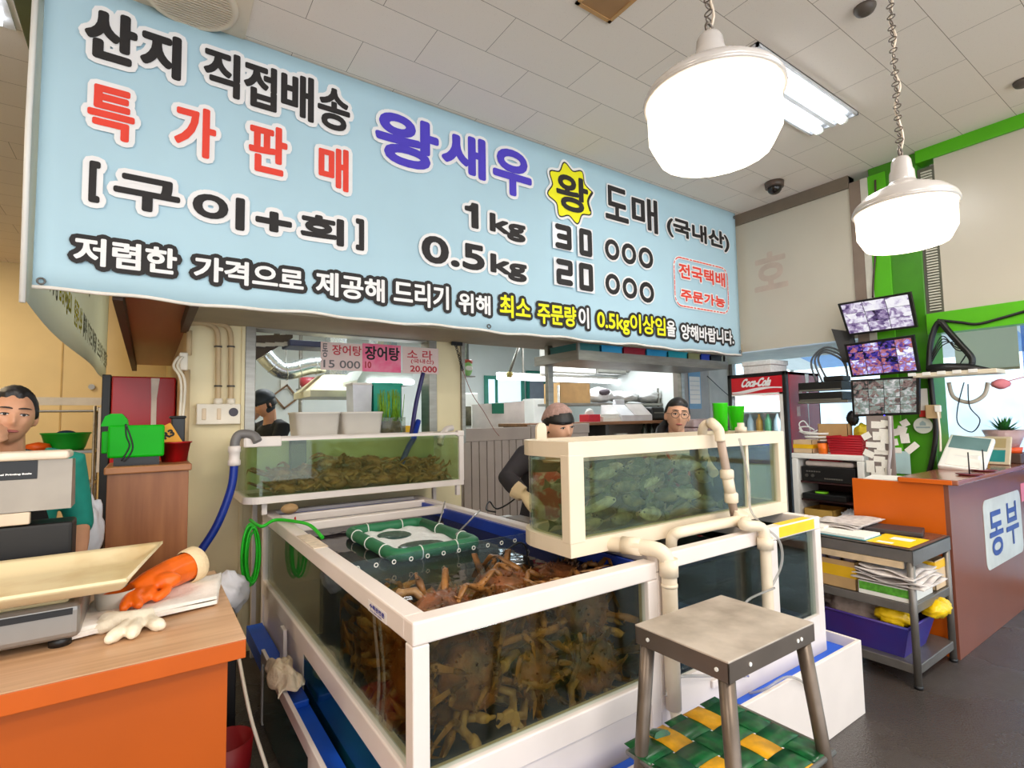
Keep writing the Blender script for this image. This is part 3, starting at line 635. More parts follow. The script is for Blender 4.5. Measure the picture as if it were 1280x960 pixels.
# the ones that show against the glass, each in its own place
show = [(1.34, 1.492, .80, 1.25, .1, .25, 'brown king crab high against the front glass near the right post, shell outward'),
        (.86, 1.492, .70, 1.35, -.1, 3.4, 'king crab pressed to the front glass beside the corner post, pale claws hanging'),
        (1.11, 1.492, .64, 1.4, .2, 1.6, 'king crab low against the middle of the front glass with yellow legs'),
        (1.37, 1.492, .60, 1.3, .0, 2.6, 'king crab in the lower right corner behind the front glass'),
        (.725, 1.64, .72, .3, -1.3, 2.2, 'king crab against the left side glass next to the corner post'),
        (.725, 1.90, .64, .2, -1.35, .9, 'king crab low against the left side glass, further from the corner post'),
        (.86, 1.66, .845, .15, .1, 1.2, 'reddish king crab breaking the water just inside the front corner'),
        (1.18, 1.78, .845, .0, .12, 4.2, 'king crab at the water surface with legs spread in front of the divider'),
        (1.42, 1.72, .84, .1, -.1, 2.9, 'dark king crab at the water surface near the right end of the front rail')]
for i, (x, y, z, rx, ry, rz, lab) in enumerate(spots+[(a, b_, c_, d, e, f, g_) for a, b_, c_, d, e, f, g_ in show]):
    src = prot[i % 4]
    M = (Matrix.Rotation(rx, 4, 'X') @ Matrix.Rotation(ry, 4, 'Y') @ Matrix.Rotation(rz, 4, 'Z')).to_euler()
    if i < 4: o = src; o.location = (x, y, z); o.rotation_euler = M
    else: o = dup(src, (x, y, z), M, lab or KL, KG)
    k = 1.18 if lab else 1.08; o.scale = (k, k, k); confine(o, (T0+.034, TY+.04, .505), (T1-.082, 2.16, .925))
SG_ = 'crabs in the green tank'; SL = 'brown long-legged crab lying in the pile in the green-tinged tank'
sp_ = [make_crab('snow_crab', SL, SG_, 60+i*5, 1.25, .75, mat('snow_shell', (186, 134, 86), .45, c2=(122, 84, 50), scale=12), LEGS_, LEGS_, .45) for i in range(2)]
for i in range(24):
    x = .72+(i % 8)*.148+rnd.uniform(-.02, .02); y = 3.55+(i//8)*.09+rnd.uniform(-.01, .01); z = 1.088+.055*(i//8)*(1.1 if 1 < i % 8 < 5 else .6)+rnd.uniform(0, .01)
    lab = {0: 'brown long-legged crab at the left end of the green-tinged tank', 7: 'brown long-legged crab at the right end of the green-tinged tank'}.get(i, SL)
    e = (rnd.uniform(-.2, .2), rnd.uniform(-.2, .2), rnd.uniform(0, 6))
    if i < 2: o = sp_[i]; o.location = (x, y, z); o.rotation_euler = e; o['label'] = lab
    else: o = dup(sp_[i % 2], (x, y, z), e, lab, SG_)
    o.scale = (.9, .9, .9); confine(o, (V0+.035, VF+.03, VZ0+.018), (V1-.04, VB-.035, VZ1-.06))

# ------------------------------------------------------------------ fish in the upper right tank
FISH = mat('fish_olive', (128, 122, 92), .3, c2=(66, 66, 50), scale=22); FISHP = mat('fish_pale', (196, 196, 172), .3, c2=(96, 100, 78), scale=16); FIN = mat('fin_olive', (92, 100, 74), .4)
def make_fish(seed, m_):
    t = thing('fish', 'olive fish swimming in the upper right tank', 'fish', group='fish in the upper right tank'); r = random.Random(seed); b_ = r.uniform(-.25, .25)
    def ctr(u): return V((-.1+.2*u, .05*b_*math.sin(PI*u), .0))
    m = MB(); prev = None
    for i in range(11):
        u = i/10; h = .036*math.sin(PI*min(1, .12+u*.86))**.7*(1-.55*(1-u)**2)+.004; wd = h*.55; c = ctr(u)
        A = [m.bm.verts.new(c+V((0, wd*math.cos(2*PI*j/10), h*math.sin(2*PI*j/10)))) for j in range(10)]
        if prev: m.skin(prev, A)
        else: m.cap(A, True)
        prev = A
    m.cap(prev); obj('body', m, m_, t, local=True)
    m = MB(); m.prism([(-.095, -.0015, .008), (-.15, -.0015, .038), (-.138, -.0015, 0), (-.15, -.0015, -.036), (-.095, -.0015, -.008)], (0, .003, 0)); obj('tail', m, FIN, t, local=True)
    m = MB(); m.prism([(.04, -.0015+.0, .03), (.02, -.0015, .056), (-.05, -.0015, .044), (-.07, -.0015, .016)], (0, .003, 0)); obj('dorsal_fin', m, FIN, t, local=True)
    for s in (-1, 1): obj('eye', MB().sph((.082, s*.012, .010), .005, 8, 6), BLACK, t, local=True)
    return t
fp = [make_fish(1, FISH), make_fish(2, FISHP), make_fish(5, FISH)]
FL = 'olive fish in the shoal behind the front glass of the upper right tank'
k = 0
for iz, z in enumerate((1.055, 1.125, 1.195, 1.262)):
    for ix in range(5):
        for iy in range(2):
            x = 1.53+ix*.195+(iz % 2)*.07+rnd.uniform(-.02, .02); y = 1.655+iy*.15+rnd.uniform(-.02, .02)
            if x > 2.38: continue
            e = (rnd.uniform(-.2, .2), rnd.uniform(-.22, .22), rnd.choice((0, PI))+rnd.uniform(-.25, .25))
            lab = FL
            if k == 0: lab = 'olive fish at the bottom left of the upper right tank, beside the white post'
            if k < 3: o = fp[k]; o.location = (x, y, z); o.rotation_euler = e; o['label'] = lab; o['group'] = 'fish in the upper right tank'
            else: o = dup(fp[k % 3], (x, y, z), e, lab)
            o.scale = (rnd.uniform(.7, 1.0),)*3
            k += 1

# ------------------------------------------------------------------ pipes and hoses of the tanks
PIPE_G = mat('pipe_taupe', (168, 146, 130), .4)
pp = thing('drain_pipe', 'cream plastic pipe bent over the rim where the crab tank meets the dark tank', 'pipe', (1.63, 1.34, .4))
obj('pipe_run', MB().tube(spl([(1.52, 1.62, .985), (1.55, 1.47, 1.0), (1.60, 1.36, .995), (1.625, 1.338, .95), (1.628, 1.336, .90)], 6)+[V((1.628, 1.336, .42))], .029, 14), CREAM_PVC, pp)
for z0, z1 in ((.90, .965), (.86, .872)): obj('collar', MB().cyl((1.628, 1.336, z0), (1.628, 1.336, z1), .035 if z1-z0 > .02 else .031), CREAM_PVC, pp)
obj('collar', MB().cyl((1.545, 1.49, .999), (1.575, 1.42, 1.0), .034), CREAM_PVC, pp)
obj('outlet', MB().tube([(1.628, 1.336, .45), (1.63, 1.325, .38), (1.64, 1.318, .31)], [.022, .02, .016], 10), mat('bag_wet', (226, 214, 196), .3), pp)
a = P(921, 650, y=1.47); b_ = P(905, 552, y=1.47)
pq = thing('water_pipe', 'taupe and cream feed pipe with two unions rising over the upper tank front', 'pipe', (a.x, 1.45, .98))
obj('riser', MB().tube([(a.x, 1.475, .99), (b_.x, 1.49, 1.40)], .0195, 14), PIPE_G, pq)
e0 = P(879, 556, y=1.68); e1 = P(884, 580, y=1.66); e2 = P(893, 592, y=1.60)
obj('elbow_pipe', MB().tube(spl([(b_.x, 1.49, 1.38), (b_.x-.003, 1.493, 1.43), (b_.x-.01, 1.52, 1.462), (e0.x+.01, 1.64, 1.462), (e0.x, 1.68, 1.43), (e0.x, 1.68, 1.28)]), .0235, 14), CREAM_PVC, pq)
obj('spout', MB().tube(spl([(e0.x, 1.68, 1.30), tuple(e1), tuple(e2)]), .024, 12), CREAM_PVC, pq)
for f, hh in ((.30, .05), (.57, .045)):
    c = V((a.x, 1.475, .99)).lerp(V((b_.x, 1.49, 1.40)), f); obj('union', MB().lathe([(.025, -hh/2), (.032, -hh/2+.006), (.032, hh/2-.006), (.025, hh/2)], c, 10), CREAM_PVC, pq)
obj('union', MB().cyl(V((a.x, 1.475, .99)).lerp(V((b_.x, 1.49, 1.40)), .34), V((a.x, 1.475, .99)).lerp(V((b_.x, 1.49, 1.40)), .55), .026), CREAM_PVC, pq)
c1 = P(846, 672, y=1.47); c2 = P(957, 690, y=1.335)
obj('cross_pipe', MB().tube(spl([(c1.x, 1.50, .93), (c1.x, 1.49, .99), (c1.x+.06, 1.46, 1.012), (a.x, 1.44, 1.012), (c2.x-.09, 1.38, 1.01), (c2.x-.01, 1.345, .995), (c2.x, 1.335, .94)])+[V((c2.x, 1.335, .60)), V((c2.x, 1.335, .44))], .024, 14), CREAM_PVC, pq)
obj('collar', MB().cyl((c2.x, 1.335, .90), (c2.x, 1.335, .95), .034), CREAM_PVC, pq); obj('tee', MB().cyl((a.x, 1.47, .985), (a.x, 1.445, 1.05), .032), CREAM_PVC, pq)
tag(obj('air_hose', MB().tube(spl([P(924, 548, y=1.44), P(936, 600, y=1.43), P(938, 636, y=1.42), P(952, 655, y=1.37), P(974, 676, y=1.33), P(977, 705, y=1.325), P(962, 738, y=1.33)]), .0055, 8), TUBE_C), 'clear air hose looping in front of the right dark tank', 'hose')
tag(obj('air_hose', MB().tube(spl([P(968, 735, y=1.30), P(935, 750, y=1.30), P(928, 770, y=1.30)]), .005, 8), TUBE_C), 'short clear hose end beside the second cream pipe', 'hose')
tag(obj('air_hose', MB().tube(spl([P(832, 870, y=1.345), P(842, 848, y=1.35), P(880, 845, y=1.355), P(935, 845, y=1.357)]), .006, 8), TUBE_C), 'clear hose across the white base under the stool', 'hose')
tag(obj('air_hose', MB().tube(spl([P(930, 868, z=.27), P(955, 862, y=1.27), P(985, 846, y=1.25), P(1010, 860, y=1.25), P(1021, 900, y=1.25)]), .0055, 8), TUBE_C), 'clear hose arching over the white gutter edge by the stool leg', 'hose')
HB = mat('hose_blue', (22, 52, 150), .35); HGY = mat('elbow_grey', (122, 118, 116), .45)
hs = thing('drain_hose', 'blue hose running down from a grey elbow beside the cream column', 'hose', (.36, 3.5, .7))
obj('hose', MB().tube(spl([P(293, 578, y=3.44), P(289, 610, y=3.44), P(272, 655, y=3.44), P(250, 690, y=3.44), P(232, 715, y=3.44)]), .022, 12), HB, hs)
obj('elbow', MB().tube(spl([P(322, 552, y=3.40), P(316, 544, y=3.42), P(300, 543, y=3.44), P(294, 552, y=3.44), P(294, 566, y=3.44)]), .026, 12), HGY, hs)
c = P(293, 566, y=3.44); obj('coupling', MB().lathe([(.026, -.075), (.034, -.07), (.034, -.045), (.029, -.04), (.029, .0), (.034, .005), (.034, .035), (.028, .04)], c, 16), WHITE_PVC, hs)
tag(obj('drain_hose', MB().tube(spl([P(529, 466, y=3.84), P(520, 505, y=3.84), P(514, 545, y=3.78)]), .017, 10), mat('hose_navy', (44, 40, 100), .4)), 'navy hose hanging through the kitchen hatch', 'hose')
tag(obj('drain_hose', MB().tube(spl([P(523, 526, y=3.80), P(517, 548, y=3.72), P(511, 558, y=3.70), P(501, 582, y=3.66)]), .021, 10), HB), 'bright blue hose dipping into the green-tinged tank', 'hose')
tag(obj('tank_pipe', MB().tube(spl([P(565, 535, y=3.72), P(558, 537, y=3.70), P(552, 546, y=3.66), P(550, 556, y=3.64)]), .024, 12), WHITE_PVC), 'short white elbow pipe at the right corner of the green-tinged tank', 'pipe')
HG = mat('hose_green', (36, 190, 36), .4)
gh = thing('green_hose', 'bright green hose coiled beside the crab tank and led over its rim', 'hose', (.5, 3.3, .5))
m = MB()
for i in range(7):
    r_ = random.Random(i); c = P(314+r_.uniform(-3, 3), 692+r_.uniform(-4, 4), y=3.30+i*.012); m.torus(c, .155+r_.uniform(-.02, .02), .0075, (r_.uniform(-.1, .1), 1, r_.uniform(-.05, .05)), 28, 6, sx=.24)
obj('coil', m, HG, gh)
obj('lead', MB().tube(spl([P(313, 650, y=3.30), P(327, 658, y=3.15), P(344, 650, z=.962), P(370, 652, z=.965), P(388, 657, z=.962), P(403, 672, z=.93)]), .009, 10), HG, gh)
for px, py, z in ((369, 649, .968),): obj('tie', MB().torus(P(px, py, z=z), .011, .003, (1, 0, 0), 12, 6), mat('tie_red', (206, 40, 30), .5), gh)
# floating basket
bk_ = thing('floating_basket', 'green-framed mesh basket floating in the crab tank, foam inside', 'basket', (1.12, 2.6, .86))
FG = mat('basket_green', (34, 112, 72), .5, var=.12, scale=20); FOAM = mat('foam_white', (238, 240, 238), .9, var=.06, scale=40, bump=.6, bscale=60)
X0, X1, Y0, Y1 = .92, 1.34, 2.26, 2.92
m = MB(); rr = .03; ps = []
for cx, cy, a in ((X1-.05, Y1-.05, 0), (X0+.05, Y1-.05, 90), (X0+.05, Y0+.05, 180), (X1-.05, Y0+.05, 270)):
    for i in range(5): t = math.radians(a+i*22.5); ps.append((cx+.05*math.cos(t), cy+.05*math.sin(t), .90))
ps.append(ps[0]); obj('float_frame', MB().tube(ps, rr, 10), FG, bk_)
for i in range(9):
    x, y, ax = [(X0, Y0+.12, (0, 1, 0)), (X0, Y0+.32, (0, 1, 0)), (X0, Y0+.52, (0, 1, 0)), (X0+.12, Y0, (1, 0, 0)), (X0+.30, Y0, (1, 0, 0)), (X1, Y0+.15, (0, 1, 0)), (X1, Y0+.4, (0, 1, 0)), (X0+.1, Y1, (1, 0, 0)), (X0+.3, Y1, (1, 0, 0))][i]
    obj('cable_tie', MB().torus((x, y, .90), rr+.001, .0028, ax, 16, 6), WHITE, bk_)
m = MB()
for i in range(1, 14): m.box(X0+.03*i-.001, X0+.03*i+.001, Y0, Y1, .868, .870)
for i in range(1, 22): m.box(X0, X1, Y0+.03*i-.001, Y0+.03*i+.001, .868, .870)
obj('net', m, FG, bk_)
m = MB().sheet(lambda u, v: (X0+.02+(X1-X0-.04)*u, Y0+.02+(Y1-Y0-.04)*v, .886+.006*math.sin(u*21)*math.sin(v*17)), 24, 30, .006); obj('foam', m, FOAM, bk_, label='white foam')
obj('wet_patch', MB().sph((1.10, 2.72, .892), (.09, .10, .010), 16, 8), mat('patch_dark', (40, 70, 62), .25), bk_); obj('wet_patch', MB().sph((1.12, 2.42, .892), (.12, .09, .010), 16, 8), mat('patch_dark', (40, 70, 62)), bk_)
tag(obj('air_hose', MB().tube(spl([P(556, 627, z=.97), P(553, 640, z=.955), P(548, 655, z=.92)]), .005, 8), TUBE_C), 'thin clear hose dropping from the back rail to the floating basket', 'hose')
tag(obj('air_hose', MB().tube(spl([P(600, 638, z=.97), P(592, 646, z=.955), P(570, 668, z=.92)]), .005, 8), TUBE_C), 'thin clear hose slanting from the right rim to the floating basket corner', 'hose')
tag(obj('stirring_stone', MB().sph(P(362, 642, z=.955)+V((0, 0, .03)), (.05, .04, .03), 16, 10), mat('stone_tan', (176, 140, 94), .7)), 'tan stone lying on the back left of the crab tank rim', 'stone')
m = MB(); m.cyl((1.30, 1.98, .52), (1.30, 1.98, .84), .026); hp = thing('pump', 'teal upright pump standing behind the divider end of the crabs', 'pump', (1.30, 1.98, .52)); obj('pump_body', m, mat('pump_teal', (70, 150, 170), .4), hp); obj('cable', MB().tube(spl([(1.30, 1.98, .84), (1.30, 1.98, .9), (1.45, 2.02, .92), (1.52, 2.06, .70)]), .004, 6), BLACK, hp)

# work board beside the tank
wt = thing('work_table', 'narrow steel side table with grey board against the crab tank rim', 'table', (1.72, 2.34, 0))
obj('table_top', MB().box(1.667, 1.775, 2.06, 2.62, .915, .935, .004), STEEL, wt); obj('board', MB().box(1.668, 1.772, 2.10, 2.50, .936, .952, .006), mat('board_grey', (126, 118, 110), .6), wt)
for x in (1.67, 1.75):
    for y in (2.08, 2.58): obj('leg', MB().box(x, x+.022, y, y+.022, 0, .915), STEEL, wt)
tag(obj('power_cable', MB().tube(spl([P(620, 640, z=.955), P(608, 637, z=.97), P(612, 627, z=1.0), P(622, 636, z=.96), P(645, 622, z=1.04), P(660, 600, z=1.12)]), .005, 6), BLACK), 'black cable curled on the grey board by the tank rim', 'cable')

# ================================================================== LAMPS AND CEILING
ENAMEL = mat('enamel_grey', (206, 200, 196), .25, .2, var=.04)
GLOW = emit('lamp_glow', (255, 238, 212), 3.9)
TUBE_W = emit('tube_glow', (246, 250, 255), 7.0)
CHAIN = mat('chain_grey', (120, 110, 102), .4, .8)
def pendant(loc, D, label):
    t = thing('pendant_lamp', label, 'lamp', loc, group=None); r = D/2; k = D/.45
    obj('shade', MB().lathe([(r*.90, .0), (r*1.0, .004), (r*1.01, .014), (r*.97, .03), (r*.80, .062), (r*.50, .092), (r*.30, .108), (r*.27, .12)], n=40), ENAMEL, t, local=True)
    obj('diffuser', MB().lathe([(r*.62, -.195*k), (r*.80, -.188*k), (r*.945, -.125*k), (r*.955, -.02*k), (r*.955, -.001)], n=20), GLOW, t, local=True, label='glowing white diffuser')
    obj('rim_ring', MB().torus((0, 0, .002), r*.985, .008, n=40, m=8), ENAMEL, t, local=True)
    obj('socket', MB().lathe([(r*.27, .11), (r*.25, .13), (r*.24, .165), (r*.21, .178), (r*.19, .215), (r*.15, .23), (r*.06, .238)], n=24), ENAMEL, t, local=True)
    obj('hook', MB().torus((0, 0, .256), .018, .005, (0, 1, 0), 16, 6), CHAIN, t, local=True)
    m = MB(); z = .285; i = 0; top = CEIL-loc[2]
    while z < top-.02:
        m.torus((.0, 0, z), .015, .0027, (1, 0, 0) if i % 2 else (0, 1, 0), 10, 5, sx=.6, up=(1, 0, 0) if not i % 2 else (0, 1, 0)); z += .026; i += 1
    obj('chain', m, CHAIN, t, local=True)
    pts = [(.01+.008*math.sin(k_*1.7), .012*math.cos(k_*2.3), .24+(top-.24)*k_/12) for k_ in range(13)]
    obj('cord', MB().tube(spl(pts, 3), .005, 6), mat('cord_cream', (226, 208, 188), .5), t, local=True)
    obj('ceiling_hook', MB().cyl((0, 0, top-.03), (0, 0, top), .02), CHAIN, t, local=True)
    return t
pendant((1.555, 1.02, 2.57), .45, 'larger pendant lamp glowing white, nearest to the banner lettering')
pendant((2.70, .865, 2.385), .38, 'pendant lamp with grey enamel shade in front of the green column')
# twin-tube ceiling fitting
fx = thing('ceiling_light', 'recessed twin-tube fluorescent fitting in the tiled ceiling behind the pendant lamp', 'light', (3.36, 1.66, CEIL-.012), 0)
obj('tray', bxs((2.74, 3.98, 1.50, 1.82, CEIL-.006, CEIL-.001), (2.74, 3.98, 1.50, 1.515, CEIL-.022, CEIL-.001), (2.74, 3.98, 1.805, 1.82, CEIL-.022, CEIL-.001), (2.74, 2.755, 1.5, 1.82, CEIL-.022, CEIL-.001), (3.965, 3.98, 1.5, 1.82, CEIL-.022, CEIL-.001), (2.74, 3.98, 1.645, 1.675, CEIL-.03, CEIL-.001)), mat('tray_white', (228, 232, 238), .2, .3), fx)
for y in (1.58, 1.74):
    obj('tube', MB().cyl((2.80, y, CEIL-.035), (3.92, y, CEIL-.035), .026, n=12), TUBE_W, fx)
    for x in (2.775, 3.92): obj('end_cap', MB().cyl((x, y, CEIL-.035), (x+.028, y, CEIL-.035), .029, n=12), WHITE, fx)
# ventilator grille
vc = P(238, -8, z=CEIL); vg = thing('ceiling_vent', 'round cream ventilation grille on the ceiling above the banner', 'vent', (vc.x, vc.y, CEIL-.04))
VB_ = mat('vent_cream', (226, 212, 190), .4)
obj('plate', MB().box(vc.x-.26, vc.x+.26, vc.y-.26, vc.y+.26, CEIL-.012, CEIL-.001, .004), VB_, vg)
obj('ring', MB().torus((vc.x, vc.y, CEIL-.025), .19, .018, n=36), VB_, vg); obj('well', MB().cyl((vc.x, vc.y, CEIL-.0135), (vc.x, vc.y, CEIL-.0125), .185, n=32), mat('vent_dark', (120, 100, 80), .7), vg)
m = MB()
for i in range(-10, 11):
    h = math.sqrt(max(0, .185**2-(i*.0175)**2)); m.box(vc.x-h, vc.x+h, vc.y+i*.0175-.004, vc.y+i*.0175+.004, CEIL-.04, CEIL-.014)
obj('slats', m, VB_, vg)
dm = P(968, 232, z=CEIL-.03); dc = thing('dome_camera', 'dark dome camera on the ceiling over the right end of the banner', 'camera', (dm.x, dm.y, CEIL-.12)); obj('dome_base', MB().cyl((dm.x, dm.y, CEIL-.05), (dm.x, dm.y, CEIL-.001), .075, .08, 24), mat('dome_body', (92, 76, 66), .4), dc); obj('dome', MB().sph((dm.x, dm.y, CEIL-.055), (.06, .06, .055), 20, 12), mat('dome_dark', (36, 30, 28), .12), dc)
for q, lb in (((1081, 11), 'small dark detector on the ceiling at the top right'), ((1279, 103), 'small dark detector on the ceiling at the right edge')):
    c = P(*q, z=CEIL-.01); tag(obj('smoke_detector', MB().lathe([(.02, -.04), (.04, -.03), (.05, -.012), (.05, -.001)], (c.x, c.y, CEIL), 20), mat('detector', (88, 78, 70), .5)), lb, 'detector')
c = P(762, -4, z=CEIL); hp = thing('ceiling_hatch', 'small tan hatch frame in the ceiling at the top edge', 'hatch', (c.x, c.y, CEIL-.01)); obj('hatch_frame', bxs((c.x-.12, c.x+.12, c.y-.12, c.y-.10, CEIL-.01, CEIL-.001), (c.x-.12, c.x+.12, c.y+.10, c.y+.12, CEIL-.01, CEIL-.001), (c.x-.12, c.x-.10, c.y-.12, c.y+.12, CEIL-.01, CEIL-.001), (c.x+.10, c.x+.12, c.y-.12, c.y+.12, CEIL-.01, CEIL-.001)), mat('hatch_tan', (196, 150, 96), .5), hp); obj('hatch_door', MB().box(c.x-.1, c.x+.1, c.y-.1, c.y+.1, CEIL-.006, CEIL-.002), mat('hatch_door', (170, 128, 84), .6), hp)
c = P(2, 8, z=CEIL); lf = thing('ceiling_light', 'fluorescent fitting partly seen at the top left edge beyond the banner', 'light', (c.x-.3, c.y, CEIL-.05)); obj('tray', MB().box(c.x-.75, c.x+.03, c.y-.14, c.y+.16, CEIL-.012, CEIL-.001), mat('tray_white', (228, 232, 238)), lf)
for d in (-.07, .07): obj('tube', MB().cyl((c.x-.7, c.y+d, CEIL-.035), (c.x-.01, c.y+d, CEIL-.035), .022), TUBE_W, lf)
c = P(36, 8, z=CEIL); tag(obj('ceiling_bracket', MB().box(c.x-.04, c.x+.04, c.y-.3, c.y+.3, CEIL-.06, CEIL-.001, .004), mat('bracket_olive', (96, 104, 70), .5)), 'olive mounting channel on the ceiling at the top left', 'bracket')

# ================================================================== COLUMN WITH SWITCHES AND CONDUITS
COND = mat('conduit_tan', (210, 182, 140), .5); BOXC = mat('box_cream', (246, 234, 214), .4)
CY = 3.955
def cP(px, py, d=0): p = P(px, py, y=CY); return V((p.x, CY-d, p.z))
a = cP(245, 505); b_ = cP(299, 530)
sw = thing('switch_plate', 'three-gang cream wall socket plate low on the cream column', 'switch', ((a.x+b_.x)/2, CY, b_.z))
obj('plate', MB().box(a.x, b_.x, CY-.055, CY+.004, b_.z, a.z, .006), BOXC, sw)
wd = (b_.x-a.x)/3
for i in range(2): obj('rocker', MB().box(a.x+wd*i+.03, a.x+wd*i+wd-.03, CY-.062, CY-.05, b_.z+.03, a.z-.03, .004), mat('rocker_tan', (232, 206, 172), .4), sw)
so = obj('socket', MB().cyl((a.x+wd*2.5, CY-.06, (a.z+b_.z)/2+.012), (a.x+wd*2.5, CY-.05, (a.z+b_.z)/2+.012), .028), mat('socket_dark', (58, 46, 58), .4), sw)
for px, t1, t2 in ((272, 413, 'left'), (288, 413, 'right')):
    c0 = cP(px, 505, .03); c1 = cP(px, 430, .03); c2 = cP(px-3, 412, .03); c3 = cP(px-18, 405, .035); c4 = cP(232, 402 if px > 280 else 406, .035)
    cd_ = thing('conduit', '%s of the two tan conduits climbing the cream column from the switches' % t2, 'conduit', (c0.x, CY-.03, c0.z)); obj('pipe', MB().tube(spl([c0, c0.lerp(c1, .5), c1, c2, c3, c4], 5), .017, 10), COND, cd_)
    obj('gland', MB().cyl(c0-V((0, 0, .005)), c0+V((0, 0, .035)), .026), BOXC, cd_)
    for py in (434, 483): c = cP(px, py, .03); obj('clip', MB().torus(c, .019, .006, (0, 0, 1), 16, 6), STEEL_D, cd_); 
a = P(224, 441, y=3.90); b_ = P(241, 464, y=3.90); jb = thing('junction_box', 'cream junction box on the left corner of the column with cables', 'box', ((a.x+b_.x)/2, 3.9, b_.z))
obj('box', MB().box(a.x, .20, 3.86, 3.96, b_.z, a.z, .008), BOXC, jb)
obj('pipe', MB().tube([((a.x+.2)/2+.02, 3.91, b_.z+.01), ((a.x+.2)/2+.02, 3.91, 1.2)], .02, 10), COND, jb); obj('pipe', MB().tube([((a.x+.2)/2+.03, 3.91, a.z-.01), ((a.x+.2)/2+.03, 3.91, 2.10)], .016, 10), COND, jb)
for i in range(2): obj('cable', MB().tube(spl([(a.x-.004+.02*i, 3.85, a.z-.03), (a.x-.03+.02*i, 3.83, b_.z+.02), (a.x+.01+.02*i, 3.80, 1.75), (.16+.012*i, 3.80, 1.40), (.182+.012*i, 3.80, 1.10), (.185+.012*i, 3.8, .75)]), .008, 8), mat('cable_white', (238, 226, 206), .5), jb)

# ================================================================== STOOL IN FRONT
SST = mat('stool_steel', (206, 192, 178), .42, .35, c2=(160, 146, 132), scale=7, detail=7, bump=.05, bscale=30)
st = thing('stool', 'scuffed grey metal stool with woven green and yellow strap shelf in front of the tanks', 'stool', (1.455, .985, 0))
SX0, SX1, SY0, SY1, SZ = 1.235, 1.675, .835, 1.15, .87
obj('seat', MB().box(SX0, SX1, SY0, SY1, SZ-.006, SZ, .002), SST, st); obj('skirt', bxs((SX0, SX1, SY0, SY0+.004, SZ-.055, SZ-.004), (SX0, SX1, SY1-.004, SY1, SZ-.055, SZ-.004), (SX0, SX0+.004, SY0, SY1, SZ-.055, SZ-.004), (SX1-.004, SX1, SY0, SY1, SZ-.055, SZ-.004), b=.001), mat('skirt_steel', (112, 100, 90), .4, .6), st)
LEGS = mat('stool_leg', (112, 98, 86), .38, .6, var=.15, scale=12)
for sx, sy in ((0, 0), (1, 0), (0, 1), (1, 1)):
    x = (SX0+.028, SX1-.028)[sx]; y = (SY0+.028, SY1-.028)[sy]; dx = (-.05, .09)[sx]; dy = (-.07, .055)[sy]
    obj('leg', MB().tube([(x, y, SZ-.02), (x+dx*.5, y+dy*.5, .44), (x+dx, y+dy, .012)], [.022, .020, .018], 12), LEGS, st); obj('foot', MB().cyl((x+dx, y+dy, 0), (x+dx, y+dy, .025), .019), BLACK, st)
def rivet(x, y, nx, ny): obj('rivet', MB().cyl((x, y, SZ-.03), (x+nx*.003, y+ny*.003, SZ-.03), .0055, n=14), WHITE, st)
rivet(SX0, 1.10, -1, 0); rivet(SX0, .87, -1, 0); rivet(1.33, SY0, 0, -1); rivet(1.575, SY0, 0, -1); rivet(1.595, SY0, 0, -1)
ZS = .48
SF = obj('shelf_frame', MB().tube([(SX0-.005, SY0-.01, ZS), (SX1+.05, SY0-.01, ZS), (SX1+.05, SY1+.035, ZS), (SX0-.005, SY1+.035, ZS), (SX0-.005, SY0-.01, ZS)], .011, 8), STEEL, st)
SGR = mat('strap_green', (22, 104, 52), .3, c2=(14, 66, 36), scale=30, stretch=(1, 1, 1)); SYE = mat('strap_yellow', (226, 164, 24), .4, var=.15, scale=30)
PX, PY = .094, .090; gx0, gy0 = SX0-.005, SY0-.012
for i in range(5):
    obj('strap', MB().sheet(lambda u, v, i=i: (gx0+PX*i+.004+(PX-.008)*v, gy0+.385*u, ZS+.012+.0028*math.cos(PI*((.385*u-PY/2)/PY)+i*PI)), 32, 2, .0016), SYE if i in (1, 3) else SGR, st, label='yellow strap' if i in (1, 3) else 'green strap')
for j in range(4):
    obj('strap', MB().sheet(lambda u, v, j=j: (gx0-.01+(5*PX+.02)*u, gy0+PY*j+.004+(PY-.008)*v, ZS+.012-.0028*math.cos(PI*(((5*PX+.02)*u-.01-PX/2)/PX)+j*PI)), 40, 2, .0016), SGR, st, label='green strap')
obj('strap_wrap', MB().tube(spl([(SX0+.12, SY1+.01, ZS+.02), (SX0+.13, SY1+.055, ZS+.0), (SX0+.12, SY1+.03, ZS-.02), (SX0+.11, SY1-.01, ZS-.005)]), .014, 8, sx=2.2), SGR, st)

# ================================================================== LEFT COUNTER
LAM = wood('laminate_top', (214, 172, 132), (190, 146, 108), (.6, 14, 1), .35)
ORG = mat('orange_front', (186, 84, 8), .38, var=.05, scale=2); ORE = mat('orange_edge', (200, 90, 10), .35, var=.04)
ct = thing('sales_counter', 'orange-fronted counter with wood-grain top at the left foreground', 'counter', (-.6, 2.28, 0))
CX, C0, C1, CZ = .262, 1.822, 2.73, .85
obj('counter_top', MB().box(-1.9, CX, C0, C1, CZ-.004, CZ, .001), LAM, ct); obj('edge_band', MB().box(-1.9, CX, C0, C1, CZ-.058, CZ-.0042, .002), ORE, ct)
obj('front_panel', bxs((-1.9, CX-.045, C0+.035, C0+.055, 0, CZ-.058), (CX-.065, CX-.045, C0+.055, C1-.02, 0, CZ-.058)), ORG, ct)
obj('back_frame', bxs((-1.9, -1.88, C0+.055, C1-.02, 0, CZ-.058), (-.9, -.88, C0+.055, C1-.02, 0, CZ-.058), (-1.88, CX-.065, C0+.055, C1-.02, .30, .32)), ORG, ct)
